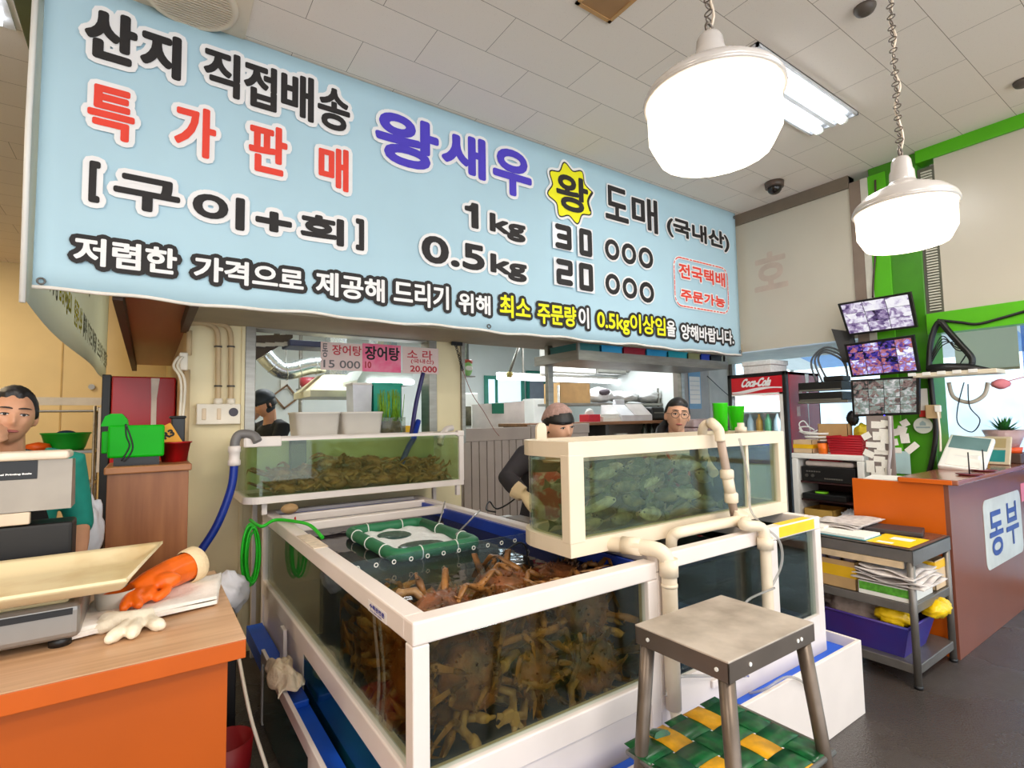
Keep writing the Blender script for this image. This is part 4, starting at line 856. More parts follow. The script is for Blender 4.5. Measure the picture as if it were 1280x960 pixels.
# electronic label scale
SIL = mat('scale_silver', (150, 146, 140), .35, .5, var=.05); SILD = mat('scale_strip', (206, 200, 194), .25, .6)
es = thing('weighing_scale', 'grey electronic counter scale with a cream pan, at the left on the counter', 'scale', (-.36, 2.23, CZ))
BX1 = -.15
obj('base', MB().box(-.62, BX1, 2.07, 2.42, CZ+.022, CZ+.125, .02, seg=3), SIL, es); obj('top_plate', MB().box(-.60, BX1-.03, 2.09, 2.40, CZ+.124, CZ+.142, .01), mat('scale_top', (176, 160, 120), .4), es)
obj('front_strip', MB().box(-.60, BX1-.02, 2.066, 2.072, CZ+.095, CZ+.112), BLACK, es)
for x in (-.57, BX1-.05):
    for y in (2.11, 2.37): obj('foot', MB().cyl((x, y, CZ), (x, y, CZ+.024), .028, n=16), BLACK, es)
PAN = mat('pan_cream', (240, 220, 176), .35, c2=(206, 172, 116), scale=4, detail=6, lo=.3, hi=.55)
def pan(u, v):
    x = -.74+.80*u; y0, y1 = 1.965, 2.50; y = y0+(y1-y0)*v; e = min(u*.8, (1-u)*.8, 9)/.09; f = min(v, 1-v)*(y1-y0)/.09
    k = min(1, max(0, min(e, f))); z = CZ+.150+.045*(1-k)**1.6
    if u > .8: x -= .10*(v*.0+(1-v))*(u-.8)/.2
    return (x, y, z)
obj('pan', MB().sheet(pan, 60, 40, .008), PAN, es, label='cream plastic weighing pan')
# tall display of the printing scale
dp = thing('scale_display', 'grey tower display of a printing scale, its back turned, at the left edge', 'scale', (-.45, 2.55, CZ))
DY = 2.56; a = P(-90, 566, y=DY); b_ = P(86, 563, y=DY); c_ = P(98, 634, y=DY)
SDB = mat('display_back', (160, 150, 138), .35, .25); m = MB()
m.prism([(a.x, DY-.0, b_.z-.03), (a.x, DY+.10, b_.z-.035), (a.x, DY+.14, c_.z), (a.x, DY-.0, c_.z)], (b_.x-a.x+.012, 0, 0)); obj('housing', m, SDB, dp)
obj('lid', MB().box(a.x-.01, b_.x+.004, DY-.02, DY+.13, b_.z-.03, b_.z, .012, seg=3), mat('lid_pale', (240, 222, 202), .4), dp, label='pale top lid')
nb = obj('name_panel', MB().box(a.x+.02, b_.x-.085, DY-.003, DY+.001, c_.z+.115, b_.z-.031, .001), BLACK, dp); m = MB(); letter(m, 'Label Printing Scale', b_.x-.20, b_.x-.10, c_.z+.13, c_.z+.138, lambda p, q, r=0: (p, DY-.0036-r*.2, q), .0006); obj('lettering', m, WH_I, nb)
obj('neck', MB().box(-.50, -.40, DY+.03, DY+.10, CZ+.02, c_.z+.01, .01), BLACK, dp); obj('label_slot', MB().box(-.62, b_.x-.10, DY-.006, DY+.02, c_.z-.045, c_.z-.002, .004), mat('slot_pale', (216, 196, 172), .4), dp)
obj('foot_plate', MB().box(-.72, -.22, DY-.02, DY+.16, CZ, CZ+.03, .008), BLACK, dp); obj('print_body', MB().box(-.70, -.22, DY+.0, DY+.15, CZ+.03, c_.z-.05, .01), mat('body_black', (26, 24, 24), .5), dp)
# folded cloth, gloves
CLO = mat('cloth_white', (244, 236, 226), .9, var=.05, scale=20, bump=.3, bscale=90)
def fold(u, v):
    x = -.20+.42*u+.05*v; y = 2.10+.34*v+.10*u; return (x, y, CZ+.013+.012*math.sin(u*3+v*5)*.4+.006*math.sin(u*11+1)*math.sin(v*9))
m = MB().sheet(fold, 30, 24, .012); m.sheet(lambda u, v: tuple(V(fold(u*.98, v*.97))+V((.008, .01, .014))), 30, 24, .010)
tag(obj('towel', m, CLO), 'folded white towel on the wood-grain counter under the orange glove', 'towel')
LAT = mat('latex_orange', (240, 106, 14), .35, var=.12, scale=14); LATC = mat('cuff_cream', (240, 214, 170), .7, bump=.3, bscale=150)
og = thing('rubber_glove', 'crumpled orange rubber glove with cream knitted cuff on the white towel', 'glove', (.02, 2.33, CZ+.03))
m = MB(); c = V((.045, 2.385, CZ+.075))
m.tube([(.16, 2.47, CZ+.10), (.09, 2.42, CZ+.09), (.02, 2.36, CZ+.075), (-.03, 2.32, CZ+.065)], [.055, .055, .050, .035], 12, sx=1.0)
for q in (((-.02, 2.34), (-.075, 2.35), (-.12, 2.36), .015), ((-.01, 2.31), (-.04, 2.26), (-.05, 2.20), .017), ((.0, 2.31), (-.02, 2.25), (-.01, 2.205), .017), ((.02, 2.32), (.02, 2.27), (-.015, 2.235), .017), ((.06, 2.35), (.07, 2.29), (.04, 2.25), .016)):
    m.tube(spl([(q[0][0], q[0][1], CZ+.07), (q[1][0], q[1][1], CZ+.062), (q[2][0], q[2][1], CZ+.05)], 4), [q[3]*1.1]*4+[q[3]]*4+[q[3]*.8], 10); m.sph((q[2][0], q[2][1], CZ+.05), q[3]*.82, 10, 8)
m.sph((.07, 2.33, CZ+.085), (.05, .03, .03), 12, 8); obj('hand', remesh(m, .006, 2), LAT, og)
m = MB().lathe([(.060, 0), (.066, .01), (.068, .045), (.062, .052), (.052, .05), (.05, .0)], n=28, close=False, M=Matrix.Translation((.135, 2.455, CZ+.094)) @ V((.75, .6, .12)).to_track_quat('Z', 'Y').to_matrix().to_4x4()); obj('cuff', m, LATC, og, label='cream ribbed cuff')
COT = mat('cotton_cream', (240, 228, 204), .9, var=.05, bump=.25, bscale=120)
wg = thing('cotton_glove', 'limp cream cotton glove lying beside the scale base on the counter', 'glove', (-.07, 2.06, CZ))
m = MB(); Z_ = CZ+.02
m.tube([(-.10, 2.18, Z_+.012), (-.06, 2.14, Z_+.012), (-.02, 2.12, Z_+.010), (.03, 2.13, Z_+.01)], [.024, .026, .030, .026], 10)
for q in (((-.03, 2.11), (-.055, 2.06), (-.078, 2.012)), ((-.01, 2.10), (-.02, 2.055), (-.024, 2.015)), ((.02, 2.11), (.035, 2.07), (.05, 2.045)), ((-.07, 2.14), (-.10, 2.135), (-.115, 2.16))): m.tube(spl([(*q[0], Z_+.004), (*q[1], Z_), (*q[2], Z_-.002)], 4), [.020]*4+[.021]*3+[.018, .015], 10); m.sph((*q[2], Z_-.002), .0150, 10, 8)
obj('hand', remesh(m, .005, 2), COT, wg)
tag(obj('bowl', MB().lathe([(.035, 0), (.055, .03), (.062, .085), (.056, .085), (.05, .03), (.0, .012)], (-.075, 2.32, CZ), 20), mat('bowl_grey', (206, 196, 180), .5)), 'pale grey bowl half hidden behind the scale pan corner', 'bowl')

# items between the counter and the tank
BAGM = mat('bag_film', (226, 226, 232), .3, var=.06, scale=9, bump=.8, bscale=14)
def bag(name, label, c, r, seed, mt=BAGM, cat='bag'):
    rr_ = random.Random(seed); f = [(rr_.uniform(2, 7), rr_.uniform(0, 6)) for _ in range(5)]
    m = MB().sph(c, r, 28, 18, fn=lambda d: 1+.10*math.sin(d.x*f[0][0]*2+f[0][1])*math.sin(d.z*f[1][0]*2)+.07*math.sin(d.y*f[2][0]*3+f[2][1])+.05*math.sin((d.x+d.z)*f[3][0]*4)); return tag(obj(name, m, mt), label, cat)
tag(obj('side_panel', MB().box(.30, .36, 2.78, 3.35, 0, .62, .004), BLACK), 'black board standing between the orange counter and the tank gutter', 'board')
bag('plastic_bag', 'crumpled white plastic bag stuffed behind the orange counter corner', (.34, 3.02, .66), (.10, .12, .10), 4)
tag(obj('red_pail', MB().lathe([(.085, 0), (.10, .2), (.095, .2), (.08, .01)], (.30, 2.55, 0), 20), mat('pail_red', (150, 22, 28), .5)), 'dark red pail on the floor behind the orange counter', 'pail')
m = MB(); rr_ = random.Random(9)
m.sheet(lambda u, v: (.475+.11*u+.01*math.sin(v*9), 2.44+.34*v+.02*math.sin(u*8), .372+.05*math.sin(u*PI)*math.sin(v*PI)+.012*math.sin(u*14+2)*math.sin(v*12)-.10*max(0, .2-u)), 26, 34, .006)
tag(obj('rag', m, mat('rag_beige', (222, 206, 178), .95, var=.08, scale=25, bump=.6, bscale=50)), 'crumpled beige rag draped over the white gutter wall', 'rag')
tag(obj('white_cable', MB().tube(spl([(.225, 2.70, .79), (.30, 2.62, .74), (.33, 2.5, .55), (.36, 2.36, .35), (.41, 2.25, .16), (.42, 2.1, .03), (.36, 1.9, .012)]), .007, 8), mat('cable_white', (238, 226, 206))), 'white cable falling from the orange counter to the floor', 'cable')
tag(obj('black_cable', MB().tube(spl([(.26, 2.9, .012), (.33, 2.6, .012), (.40, 2.3, .012), (.36, 2.0, .012), (.26, 1.86, .012)]), .007, 8), BLACK), 'black cable lying on the floor between counter and tank', 'cable')

# ================================================================== BEHIND THE COUNTER (left)
BW = wood('cabinet_brown', (164, 104, 60), (138, 82, 44), (9, 9, .8), .4)
KX0, KX1, KY, KZ = -.155, .182, 3.22, 1.30
cb = thing('cabinet', 'tall brown wood-grain cabinet beside the cream column', 'cabinet', (.01, 3.42, 0))
obj('carcass', MB().box(KX0, KX1, KY, 3.62, 0, KZ-.035, .002), BW, cb); obj('top_board', MB().box(KX0-.012, KX1+.012, KY-.02, 3.63, KZ-.035, KZ, .006), wood('cabinet_top', (186, 126, 80), (160, 100, 60), (1, 9, 1), .4), cb)
GP = mat('machine_green', (0, 176, 8), .45, var=.04, spec=.25)
gm_ = thing('price_scale', 'bright green price-computing scale body on the brown cabinet', 'scale', (-.04, 3.36, KZ))
q = lambda px, py: P(px, py, y=3.27)
a = q(127, 532); b_ = q(205, 573); c_ = q(125, 552)
obj('body', MB().box(a.x+.025, b_.x, 3.27, 3.50, b_.z+.012, a.z, .010), GP, gm_); obj('side_wing', MB().box(a.x, a.x+.05, 3.30, 3.48, b_.z+.035, a.z-.03, .006), GP, gm_)
obj('head', MB().prism([(a.x-.005, 3.28, a.z-.004), (a.x+.012, 3.28, a.z+.045), (a.x+.035, 3.28, a.z+.058), (a.x+.078, 3.28, a.z+.058), (a.x+.10, 3.28, a.z+.03), (a.x+.105, 3.28, a.z-.004)], (0, .20, 0)), GP, gm_)
obj('base_foot', MB().box(a.x+.05, b_.x-.02, 3.28, 3.48, KZ, b_.z+.014), BLACK, gm_)
obj('cord', MB().tube(spl([q(157, 530), q(163, 545), q(166, 560), q(160, 572), q(155, 577)]), .004, 6), BLACK, gm_); obj('cord', MB().tube(spl([q(157, 530), q(158, 545), q(162, 556), q(158, 566), q(152, 576)]), .004, 6), BLACK, gm_)
rb = thing('red_basket', 'red plastic basket behind the green scale on the brown cabinet', 'basket', (.13, 3.52, KZ)); m = MB()
m.lathe([(.058, 0), (.075, .10), (.082, .10), (.082, .108), (.070, .108), (.052, .006)], (.125, 3.44, KZ), 4, close=True); obj('tub', m, mat('basket_red', (196, 20, 24), .4), rb)
bt = thing('battery_box', 'yellow and black carton tilted in the red basket', 'carton', (.11, 3.44, KZ+.1)); Mx = Matrix.Translation((.105, 3.44, KZ+.145)) @ Matrix.Rotation(-.5, 4, 'Y')
obj('carton', MB().box(-.045, .03, -.03, .03, -.06, .06, .002, M=Mx), mat('carton_yellow', (240, 164, 24), .5), bt); m = MB(); letter(m, 'R3', -.035, .02, -.01, .03, lambda p, q_, r=0: Mx @ V((p, -.0305-r*.1, q_)), .003); obj('lettering', m, INK, bt)
tag(obj('speaker_box', bxs((.11, .175, 3.5, 3.6, KZ, KZ+.24), (.10, .18, 3.49, 3.61, KZ+.235, KZ+.25), b=.006), BLACK), 'small black upright case at the back of the brown cabinet', 'case')
# drinks fridge in the corridor
CRED = mat('fridge_red', (192, 14, 22), .25, var=.06, scale=1.5); SWH = mat('swoosh_white', (240, 232, 228), .3)
f2 = thing('drinks_fridge', 'red drinks fridge seen from its side in the corridor behind the brown cabinet', 'fridge', (-.02, 5.6, 0))
obj('cabinet_body', MB().box(-.245, .19, 5.28, 5.95, 0, 1.90, .01), CRED, f2); obj('door_edge', MB().box(-.305, -.247, 5.275, 5.95, 0, 1.91, .006), BLACK, f2)
m = MB(); 
pl2 = [(.015, 1.89), (.075, 1.89), (.058, 1.72), (.058, 1.5), (.085, 1.2), (.045, 1.2), (.022, 1.5), (.02, 1.72)]; m.face([(x, 5.277, z) for x, z in pl2]); obj('swoosh', m, SWH, f2)
# rack against the far wall
RY = 6.6; rk = thing('shelf_rack', 'steel wire rack against the yellow wall holding the green basin', 'rack', (-.9, RY+.2, 0))
for z, th in ((1.27, .03), (.95, .02), (1.66, .015)): 
    obj('shelf', MB().box(-1.25, -.42, RY, RY+.42, z-th, z, .004), STEEL, rk)
for x in (-1.25, -.44):
    for y in (RY, RY+.4): obj('upright', MB().cyl((x+.01, y+.01, 0), (x+.01, y+.01, 1.70), .013, n=10), STEEL, rk)
def yP(px, py, y=RY+.15): return P(px, py, y=y)
a = yP(50, 515); b_ = yP(114, 529); cx = (a.x+yP(114, 515).x)/2; rr = (yP(114, 515).x-a.x)/2
tag(obj('basin', MB().lathe([(rr*.72, 0), (rr*.80, .03), (rr*.98, .155), (rr*1.03, .16), (rr*1.03, .172), (rr*.95, .165), (rr*.76, .03), (0, .012)], (cx, RY+.22, 1.27), 28, sy=.75), mat('basin_green', (18, 160, 40), .4)), 'wide green plastic basin on the steel rack', 'basin')
tag(obj('bowl', MB().lathe([(.06, 0), (.10, .03), (.085, .07), (.0, .09)], (yP(50, 530).x, RY+.10, 1.27), 18), mat('bowl_orange', (232, 96, 24), .4)), 'upturned orange bowl on the rack left of the green basin', 'bowl')
tag(obj('basin_cloth', MB().sph((cx+.0, RY+.22, 1.43), (.08, .06, .035), 14, 8), mat('cloth_blue', (28, 60, 96), .8)), 'dark blue cloth in the green basin', 'cloth')
bag('sack', 'olive grey bundle on the rack behind the standing man', (-1.13, RY+.25, 1.39), (.12, .12, .12), 12, mat('sack_olive', (132, 124, 92), .8))
tag(obj('gas_stove', bxs((-.80, -.50, RY+.05, RY+.35, .95, 1.06), (-.78, -.52, RY+.07, RY+.33, 1.06, 1.075), b=.008), mat('stove_olive', (92, 96, 72), .4)), 'olive portable stove on the lower shelf of the steel rack', 'stove')
wpn = yP(122, 505, RY-.05); tag(obj('note_pad', MB().box(-.40, -.31, RY-.05, RY-.04, 1.05, 1.68, .003), PAPER), 'long white notice sheet hanging beside the steel rack', 'notice')
tag(obj('hanger_rail', MB().box(-1.35, -.32, RY+.42, RY+.44, 1.72, 1.80), mat('rail_pale', (232, 222, 206), .5)), 'pale rail on the wall above the steel rack', 'rail')
tag(obj('coat_stop', MB().cyl((-.62, 8.86, 2.02), (-.62, 8.9, 2.02), .035, n=16), STEEL), 'small grey round stop on the yellow wall', 'stop')
wb_ = thing('work_bench', 'dark steel work bench behind the counter beside the brown cabinet', 'bench', (-.7, 3.95, 0)); obj('bench_top', MB().box(-1.3, -.2, 3.75, 4.3, .84, .87, .004), STEEL_D, wb_); obj('bench_shelf', MB().box(-1.27, -.23, 3.78, 4.27, .3, .32), STEEL_D, wb_)
for x in (-1.28, -.24):
    for y in (3.77, 4.26): obj('leg', MB().box(x, x+.03, y, y+.03, 0, .84), STEEL_D, wb_)
bag('plastic_bag', 'pinkish white plastic bag hanging at the left edge of the brown cabinet', (-.215, 3.20, 1.02), (.055, .07, .15), 8)
sr = MB()
for i in range(8): sr.torus((-.34+.012*i, 3.86, .885+.0*i), .014, .003, (1, 0, 0), 12, 5)
tag(obj('spring', sr, STEEL), 'bright coil spring lying on the dark work bench', 'spring')
tag(obj('metal_pan', bxs((-.75, -.28, 3.80, 4.1, .871, .90), b=.01), mat('pan_grey', (112, 110, 106), .4, .5)), 'flat grey pan on the dark work bench', 'pan')

# ================================================================== CART ON THE RIGHT
CS = mat('cart_steel', (128, 122, 116), .4, .65, var=.12, scale=6)
ca = thing('service_cart', 'three-tier grey steel cart at the end of the orange cash desk', 'cart', (3.77, 1.6, 0))
QX0, QX1, QY0, QY1 = 3.455, 4.04, 1.175, 1.98
obj('top_tray', bxs((QX0, QX1, QY0, QY1, .735, .744), (QX0, QX0+.006, QY0, QY1, .675, .744), (QX0, QX1, QY0, QY0+.006, .66, .744), (QX1-.006, QX1, QY0, QY1, .675, .744), b=.002), CS, ca); obj('top_sheet', MB().box(QX0+.02, QX1-.02, QY0+.02, QY1-.02, .744, .746), mat('tray_brown', (92, 66, 56), .25, var=.2), ca)
obj('edge_strip', MB().box(QX0-.002, QX0+.02, QY0+.05, QY1-.02, .635, .672), mat('strip_wood', (214, 186, 148), .6, var=.1, scale=20), ca)
for z in (.445, .125): obj('shelf', bxs((QX0+.01, QX1-.01, QY0+.01, QY1, z-.05, z), b=.004), CS, ca)
for x in (QX0+.02, QX1-.02):
    for y in (QY0+.02, QY1-.02): obj('leg', MB().tube([(x, y, .735), (x, y, .012)], .019, 12), CS, ca); 
for x in (QX0+.02, QX1-.02):
    for y in (QY0+.02, QY1-.02): obj('foot', MB().cyl((x, y, 0), (x, y, .02), .021, n=12), BLACK, ca)
def cz(px, py, z): return P(px, py, z=z)
def slab(name, label, cat, c, sx, sy, th, rot, m_, group=None, b=.0):
    """thin thing lying flat: centre of its underside, size, turn"""
    M = Matrix.Translation((c.x, c.y, c.z)) @ Matrix.Rotation(rot, 4, 'Z'); return tag(obj(name, MB().box(-sx/2, sx/2, -sy/2, sy/2, 0, th, b, M=M), m_), label, cat, group)
NEWS = mat('newsprint', (222, 212, 204), .85, c2=(190, 180, 176), scale=22)
slab('paper_stack', 'pile of loose white papers on the cart top, farthest left', 'papers', V((3.72, 1.83, .7465)), .34, .26, .03, .1, PAPER)
npl = thing('newspaper', 'creased newspapers heaped on the cart top behind the blue binder', 'newspaper', (3.80, 1.66, .7465))
for i in range(4): obj('sheet', MB().sheet(lambda u, v, i=i: (3.62+.36*u+.02*i, 1.56+.26*v-.015*i, .752+.012*i+.012*math.sin(u*6+i)*math.sin(v*5)+.005), 14, 10, .004), NEWS, npl)
bd = thing('binder', 'teal-edged clipboard binder lying on the cart top', 'binder', (3.58, 1.55, .7465)); obj('cover', MB().box(3.49, 3.72, 1.42, 1.72, .7465, .752, .002), mat('binder_teal', (60, 150, 162), .4), bd); obj('pages', MB().box(3.495, 3.71, 1.425, 1.71, .7522, .766, .001), PAPER, bd)
slab('binder', 'blue-edged papers folder at the left of the cart top', 'folder', V((3.545, 1.82, .7465)), .16, .22, .014, -.1, mat('folder_lilac', (196, 200, 232), .6))
slab('wallet_folder', 'dark grey folder on the cart top against the orange panel', 'folder', V((3.90, 1.42, .7465)), .20, .30, .028, .25, mat('folder_dark', (62, 54, 56), .5), b=.006)
ys = thing('price_sheet', 'yellow sheet taped on the near corner of the cart top', 'sheet', (3.62, 1.31, .7465)); c = V((3.64, 1.315, .7465)); obj('sheet', MB().box(3.50, 3.80, 1.205, 1.43, .7465, .7475), mat('sheet_yellow', (250, 206, 22), .5), ys); obj('patch', MB().box(3.66, 3.74, 1.25, 1.36, .7476, .748), PAPER, ys); obj('patch', MB().box(3.53, 3.57, 1.30, 1.38, .7476, .748), PAPER, ys)
CARD = mat('cardboard', (196, 156, 104), .8, var=.08, scale=8); CARDL = mat('cardboard_pale', (214, 184, 146), .8); TAPE = mat('tape_yellow', (240, 186, 20), .4)
def cbox(name, label, cat, x0, x1, y0, y1, z0, z1, m_=CARD, tape=None, tz=None, group=None):
    t = thing(name, label, cat, ((x0+x1)/2, (y0+y1)/2, z0), 0, group); h = .004
    obj('walls', bxs((x0, x0+h, y0, y1, z0, z1), (x1-h, x1, y0, y1, z0, z1), (x0, x1, y0, y0+h, z0, z1), (x0, x1, y1-h, y1, z0, z1), (x0, x1, y0, y1, z0, z0+h)), m_, t)
    if tape: obj('tape', MB().box(x0-.0012, x0-.0002, y0, y1, tz[0], tz[1]), tape, t); obj('tape', MB().box(x0, x1, y0-.0012, y0-.0002, tz[0], tz[1]), tape, t)
    return t
Z2 = .4455
ya_, yb_, yc_ = P(1138, 740, x=3.475).y, P(1073, 735, x=3.475).y, P(1022, 715, x=3.475).y
b1 = cbox('carton', 'brown carton with wide yellow tape on the middle cart shelf', 'carton', 3.475, 3.80, yb_+.01, yc_, Z2, Z2+.165, CARD, TAPE, (Z2+.07, Z2+.135))
for i in range(3): 
    u = thing('paper_cup', 'grey cup stack in the yellow-taped carton', 'cup', (3.53, yb_+.06+i*.088, Z2+.055), 0, 'cups in the taped carton'); u['label'] = ('grey cup stack nearest the cart leg in the yellow-taped carton', 'middle grey cup stack in the yellow-taped carton', 'grey cup stack farthest left in the yellow-taped carton')[i]
    obj('cup', MB().lathe([(.030, 0), (.038, .145), (.040, .15), (.036, .15), (.028, .01)], n=18), mat('cup_mauve', (150, 132, 138), .5), u, local=True); obj('rim', MB().torus((0, 0, .15), .039, .003, n=18, m=6), mat('cup_mauve', (150, 132, 138)), u, local=True)
gb = thing('green_carton', 'flat green and white carton under the newspapers on the middle cart shelf', 'carton', (3.62, 1.44, Z2)); obj('carton', MB().box(3.475, 3.80, ya_, yb_, Z2, Z2+.075, .003), PAPER, gb); obj('print_panel', MB().box(3.4735, 3.4748, ya_+.005, yb_-.005, Z2+.025, Z2+.07), mat('print_green', (86, 160, 44), .6, var=.3, scale=40), gb)
nw = thing('newspaper', 'rumpled pink-grey newspaper heap on the middle cart shelf', 'newspaper', (3.62, 1.42, Z2+.08))
for i in range(5): obj('sheet', MB().sheet(lambda u, v, i=i: (3.455+.36*u-.01*i*(i % 2), ya_-.07+(yb_-ya_+.10)*v+.012*i*(1-2*v), Z2+.092+.016*i+.012*math.sin(u*7+i*2)*math.sin(v*8+i)+.05*(max(0, v-.55))*(i/4)), 16, 14, .005), NEWS, nw)
cbox('carton', 'pale carton with yellow corner at the right end of the middle cart shelf', 'carton', 3.84, 4.02, 1.20, 1.50, Z2, Z2+.17, CARDL, TAPE, (Z2+.12, Z2+.165))
PB = mat('basket_violet', (48, 52, 140), .35, c2=(72, 42, 122), scale=3)
pb = thing('plastic_basket', 'violet-blue plastic basket on the bottom cart shelf', 'basket', (3.66, 1.52, .1255)); m = MB(); 
def pbx(z, e): return [(3.52-e, 1.27-e, z), (3.84+e, 1.27-e, z), (3.84+e, 1.74+e, z), (3.52-e, 1.74+e, z)]
A = [m.bm.verts.new(p) for p in pbx(.1255, 0)]; B = [m.bm.verts.new(p) for p in pbx(.30, .045)]; C_ = [m.bm.verts.new(p) for p in pbx(.30, .038)]; D = [m.bm.verts.new(p) for p in pbx(.133, -.006)]
m.cap(A, True); m.skin(A, B, False); m.skin(B, C_, False); m.skin(C_, D, False); m.cap(D); obj('tub', m, PB, pb)
rp_ = [V(p)+V((0, 0, .002)) for p in pbx(.30, .043)]; obj('rim', MB().tube(rp_+[rp_[0]], .008, 8), PB, pb)
bag('paper_bundle', 'grey-brown wadded newspaper in the violet basket', (3.66, 1.56, .30), (.13, .18, .085), 21, mat('wad_grey', (158, 138, 126), .9, var=.15, scale=24, bump=.5, bscale=40), 'bundle')
YB = mat('bag_yellow', (246, 200, 16), .35, var=.12, scale=12, bump=.5, bscale=20)
bag('yellow_bag', 'crumpled yellow bag sticking out of the violet basket', (3.545, 1.32, .335), (.055, .09, .055), 5, YB)
bag('yellow_bag', 'yellow bag bulging past the right-hand cart leg above the bottom shelf', (3.80, 1.20, .365), (.12, .075, .05), 6, YB)
tag(obj('bucket', MB().lathe([(.075, 0), (.09, .17), (.085, .17), (.07, .01)], (3.60, 1.885, .1255), 20), WHITE), 'white tub at the left of the bottom cart shelf', 'tub')

# ================================================================== CASH DESK
DBR = mat('desk_brown', (128, 74, 56), .35, var=.06, scale=3); DTOP = mat('desk_top', (150, 92, 70), .18, var=.06, scale=3)
dk = thing('cash_desk', 'cash desk with bright orange end panel and brown front', 'desk', (5.0, 1.4, 0))
obj('end_panel', MB().box(4.07, 4.095, 1.20, 1.716, 0, 1.045, .002), mat('orange_panel', (212, 96, 6), .35, var=.04, scale=3), dk, label='bright orange end panel'); obj('front_panel', MB().box(4.07, 5.98, 1.175, 1.20, 0, 1.045, .001), DBR, dk, label='brown front panel')
obj('desk_top', MB().box(4.055, 5.99, 1.12, 1.44, 1.046, 1.078, .008), DTOP, dk); obj('desk_edge', MB().box(4.045, 4.054, 1.15, 1.43, 1.048, 1.076, .002), mat('orange_panel', (212, 96, 6)), dk); obj('inner_top', MB().box(4.095, 4.98, 1.40, 1.72, .93, .955, .003), DTOP, dk); obj('plinth', MB().box(4.10, 5.98, 1.22, 1.24, 0, .93), DBR, dk)
sg = thing('shop_sign', 'pale rounded sticker with two big blue syllables on the brown desk front', 'sign', (5.14, 1.172, .42))
x0, x1, z0, z1 = 4.69, 5.60, .415, .885; m = MB(); rr = .06; ps = []
for cx, cz_, a in ((x1-rr, z1-rr, 0), (x0+rr, z1-rr, 90), (x0+rr, z0+rr, 180), (x1-rr, z0+rr, 270)):
    for i in range(6): t = math.radians(a+i*18); ps.append((cx+rr*math.cos(t), 1.1745, cz_+rr*math.sin(t)))
m.prism(ps, (0, -.002, 0)); obj('plate', m, mat('sticker_pale', (206, 206, 198), .4), sg); m = MB(); SB_ = mat('letter_blue', (38, 72, 150), .5)
letter(m, '동', x0+.10, x0+.42, z0+.07, z1-.09, lambda a, b_, r=0: (a, 1.1715-r, b_), .007); letter(m, '부', x0+.49, x0+.82, z0+.09, z1-.07, lambda a, b_, r=0: (a, 1.1715-r, b_), .007); obj('lettering', m, SB_, sg)
a = P(1274, 615, y=1.175); tag(obj('pink_note', MB().box(a.x+.04, a.x+.24, 1.1725, 1.1745, a.z-.08, a.z+.06), mat('note_pink', (232, 130, 150), .6)), 'pink note stuck on the desk front beside the blue lettering', 'note')
# things on the desk
rg = thing('order_terminal', 'sloping white order terminal with grey screen on the cash desk', 'terminal', (4.95, 1.30, 1.0785))
Mx = Matrix.Translation((4.98, 1.31, 1.20)) @ Matrix.Rotation(math.radians(-34), 4, 'Y') @ Matrix.Rotation(.15, 4, 'X')
obj('case', MB().box(-.22, .17, -.13, .13, -.022, .022, .012, M=Mx), WHITE, rg); obj('screen', MB().box(.0, .15, -.11, .11, .0225, .024, M=Mx), mat('screen_teal', (112, 142, 142), .25), rg); obj('paper_clip', MB().box(-.20, -.02, -.10, .09, .0225, .026, M=Mx), PAPER, rg); obj('stand', MB().box(4.88, 5.06, 1.22, 1.40, 1.0785, 1.18, .01), WHITE, rg)
slab('paper_stack', 'white papers fanned on the inner desk behind the orange panel', 'papers', V((4.28, 1.56, .956)), .30, .26, .09, .2, PAPER)
for i, (px, py) in enumerate(((1212, 594), (1230, 589))):
    c = P(px, py, z=1.079); s_ = thing('bill_spike', ('bill spike on a red plate at the front of the cash desk', 'bill spike on a red plate further back on the cash desk')[i], 'spike', (c.x, max(1.16, c.y), 1.0785)); obj('plate', MB().lathe([(.05, 0), (.075, .008), (.07, .012), (.0, .008)], n=20), mat('plate_red', (112, 28, 40), .4), s_, local=True); obj('spike', MB().cyl((0, 0, .008), (0, 0, .15), .004, n=8), BLACK, s_, local=True)
c = P(1243, 590, y=1.40); 
tb = thing('photo_frame', 'cream frame with teal panel leaning on the far part of the cash desk', 'frame', (5.55, 1.40, 1.0785)); Mx = Matrix.Translation((5.50, 1.34, 1.185)) @ Matrix.Rotation(math.radians(-62), 4, 'Y')
obj('frame', MB().box(-.12, .12, -.16, .20, -.012, .012, .006, M=Mx), mat('frame_cream', (226, 206, 176), .5), tb); obj('panel', MB().box(-.10, .0, -.13, .16, .0125, .014, M=Mx), mat('panel_teal', (44, 150, 150), .4), tb); obj('panel', MB().box(.02, .10, -.13, .16, .0125, .014, M=Mx), mat('panel_tan', (196, 170, 124), .5), tb)
for i in range(3):
    x = 5.32+i*.10; tag(obj('small_carton', MB().box(x, x+.07, 1.30, 1.37, 1.0785, 1.0785+.10+.02*(i % 2), .003), [BLACK, mat('carton_gold', (200, 150, 40), .4), PAPER][i]), ('small black carton on the cash desk behind the bill spikes', 'small golden carton on the cash desk between two others', 'small white carton on the cash desk beside the planter')[i], 'carton')
tag(obj('planter_box', MB().box(5.66, 5.97, 1.16, 1.40, 1.0785, 1.155, .006), mat('box_brown', (90, 66, 54), .5)), 'low brown box under the potted plant at the end of the cash desk', 'box')
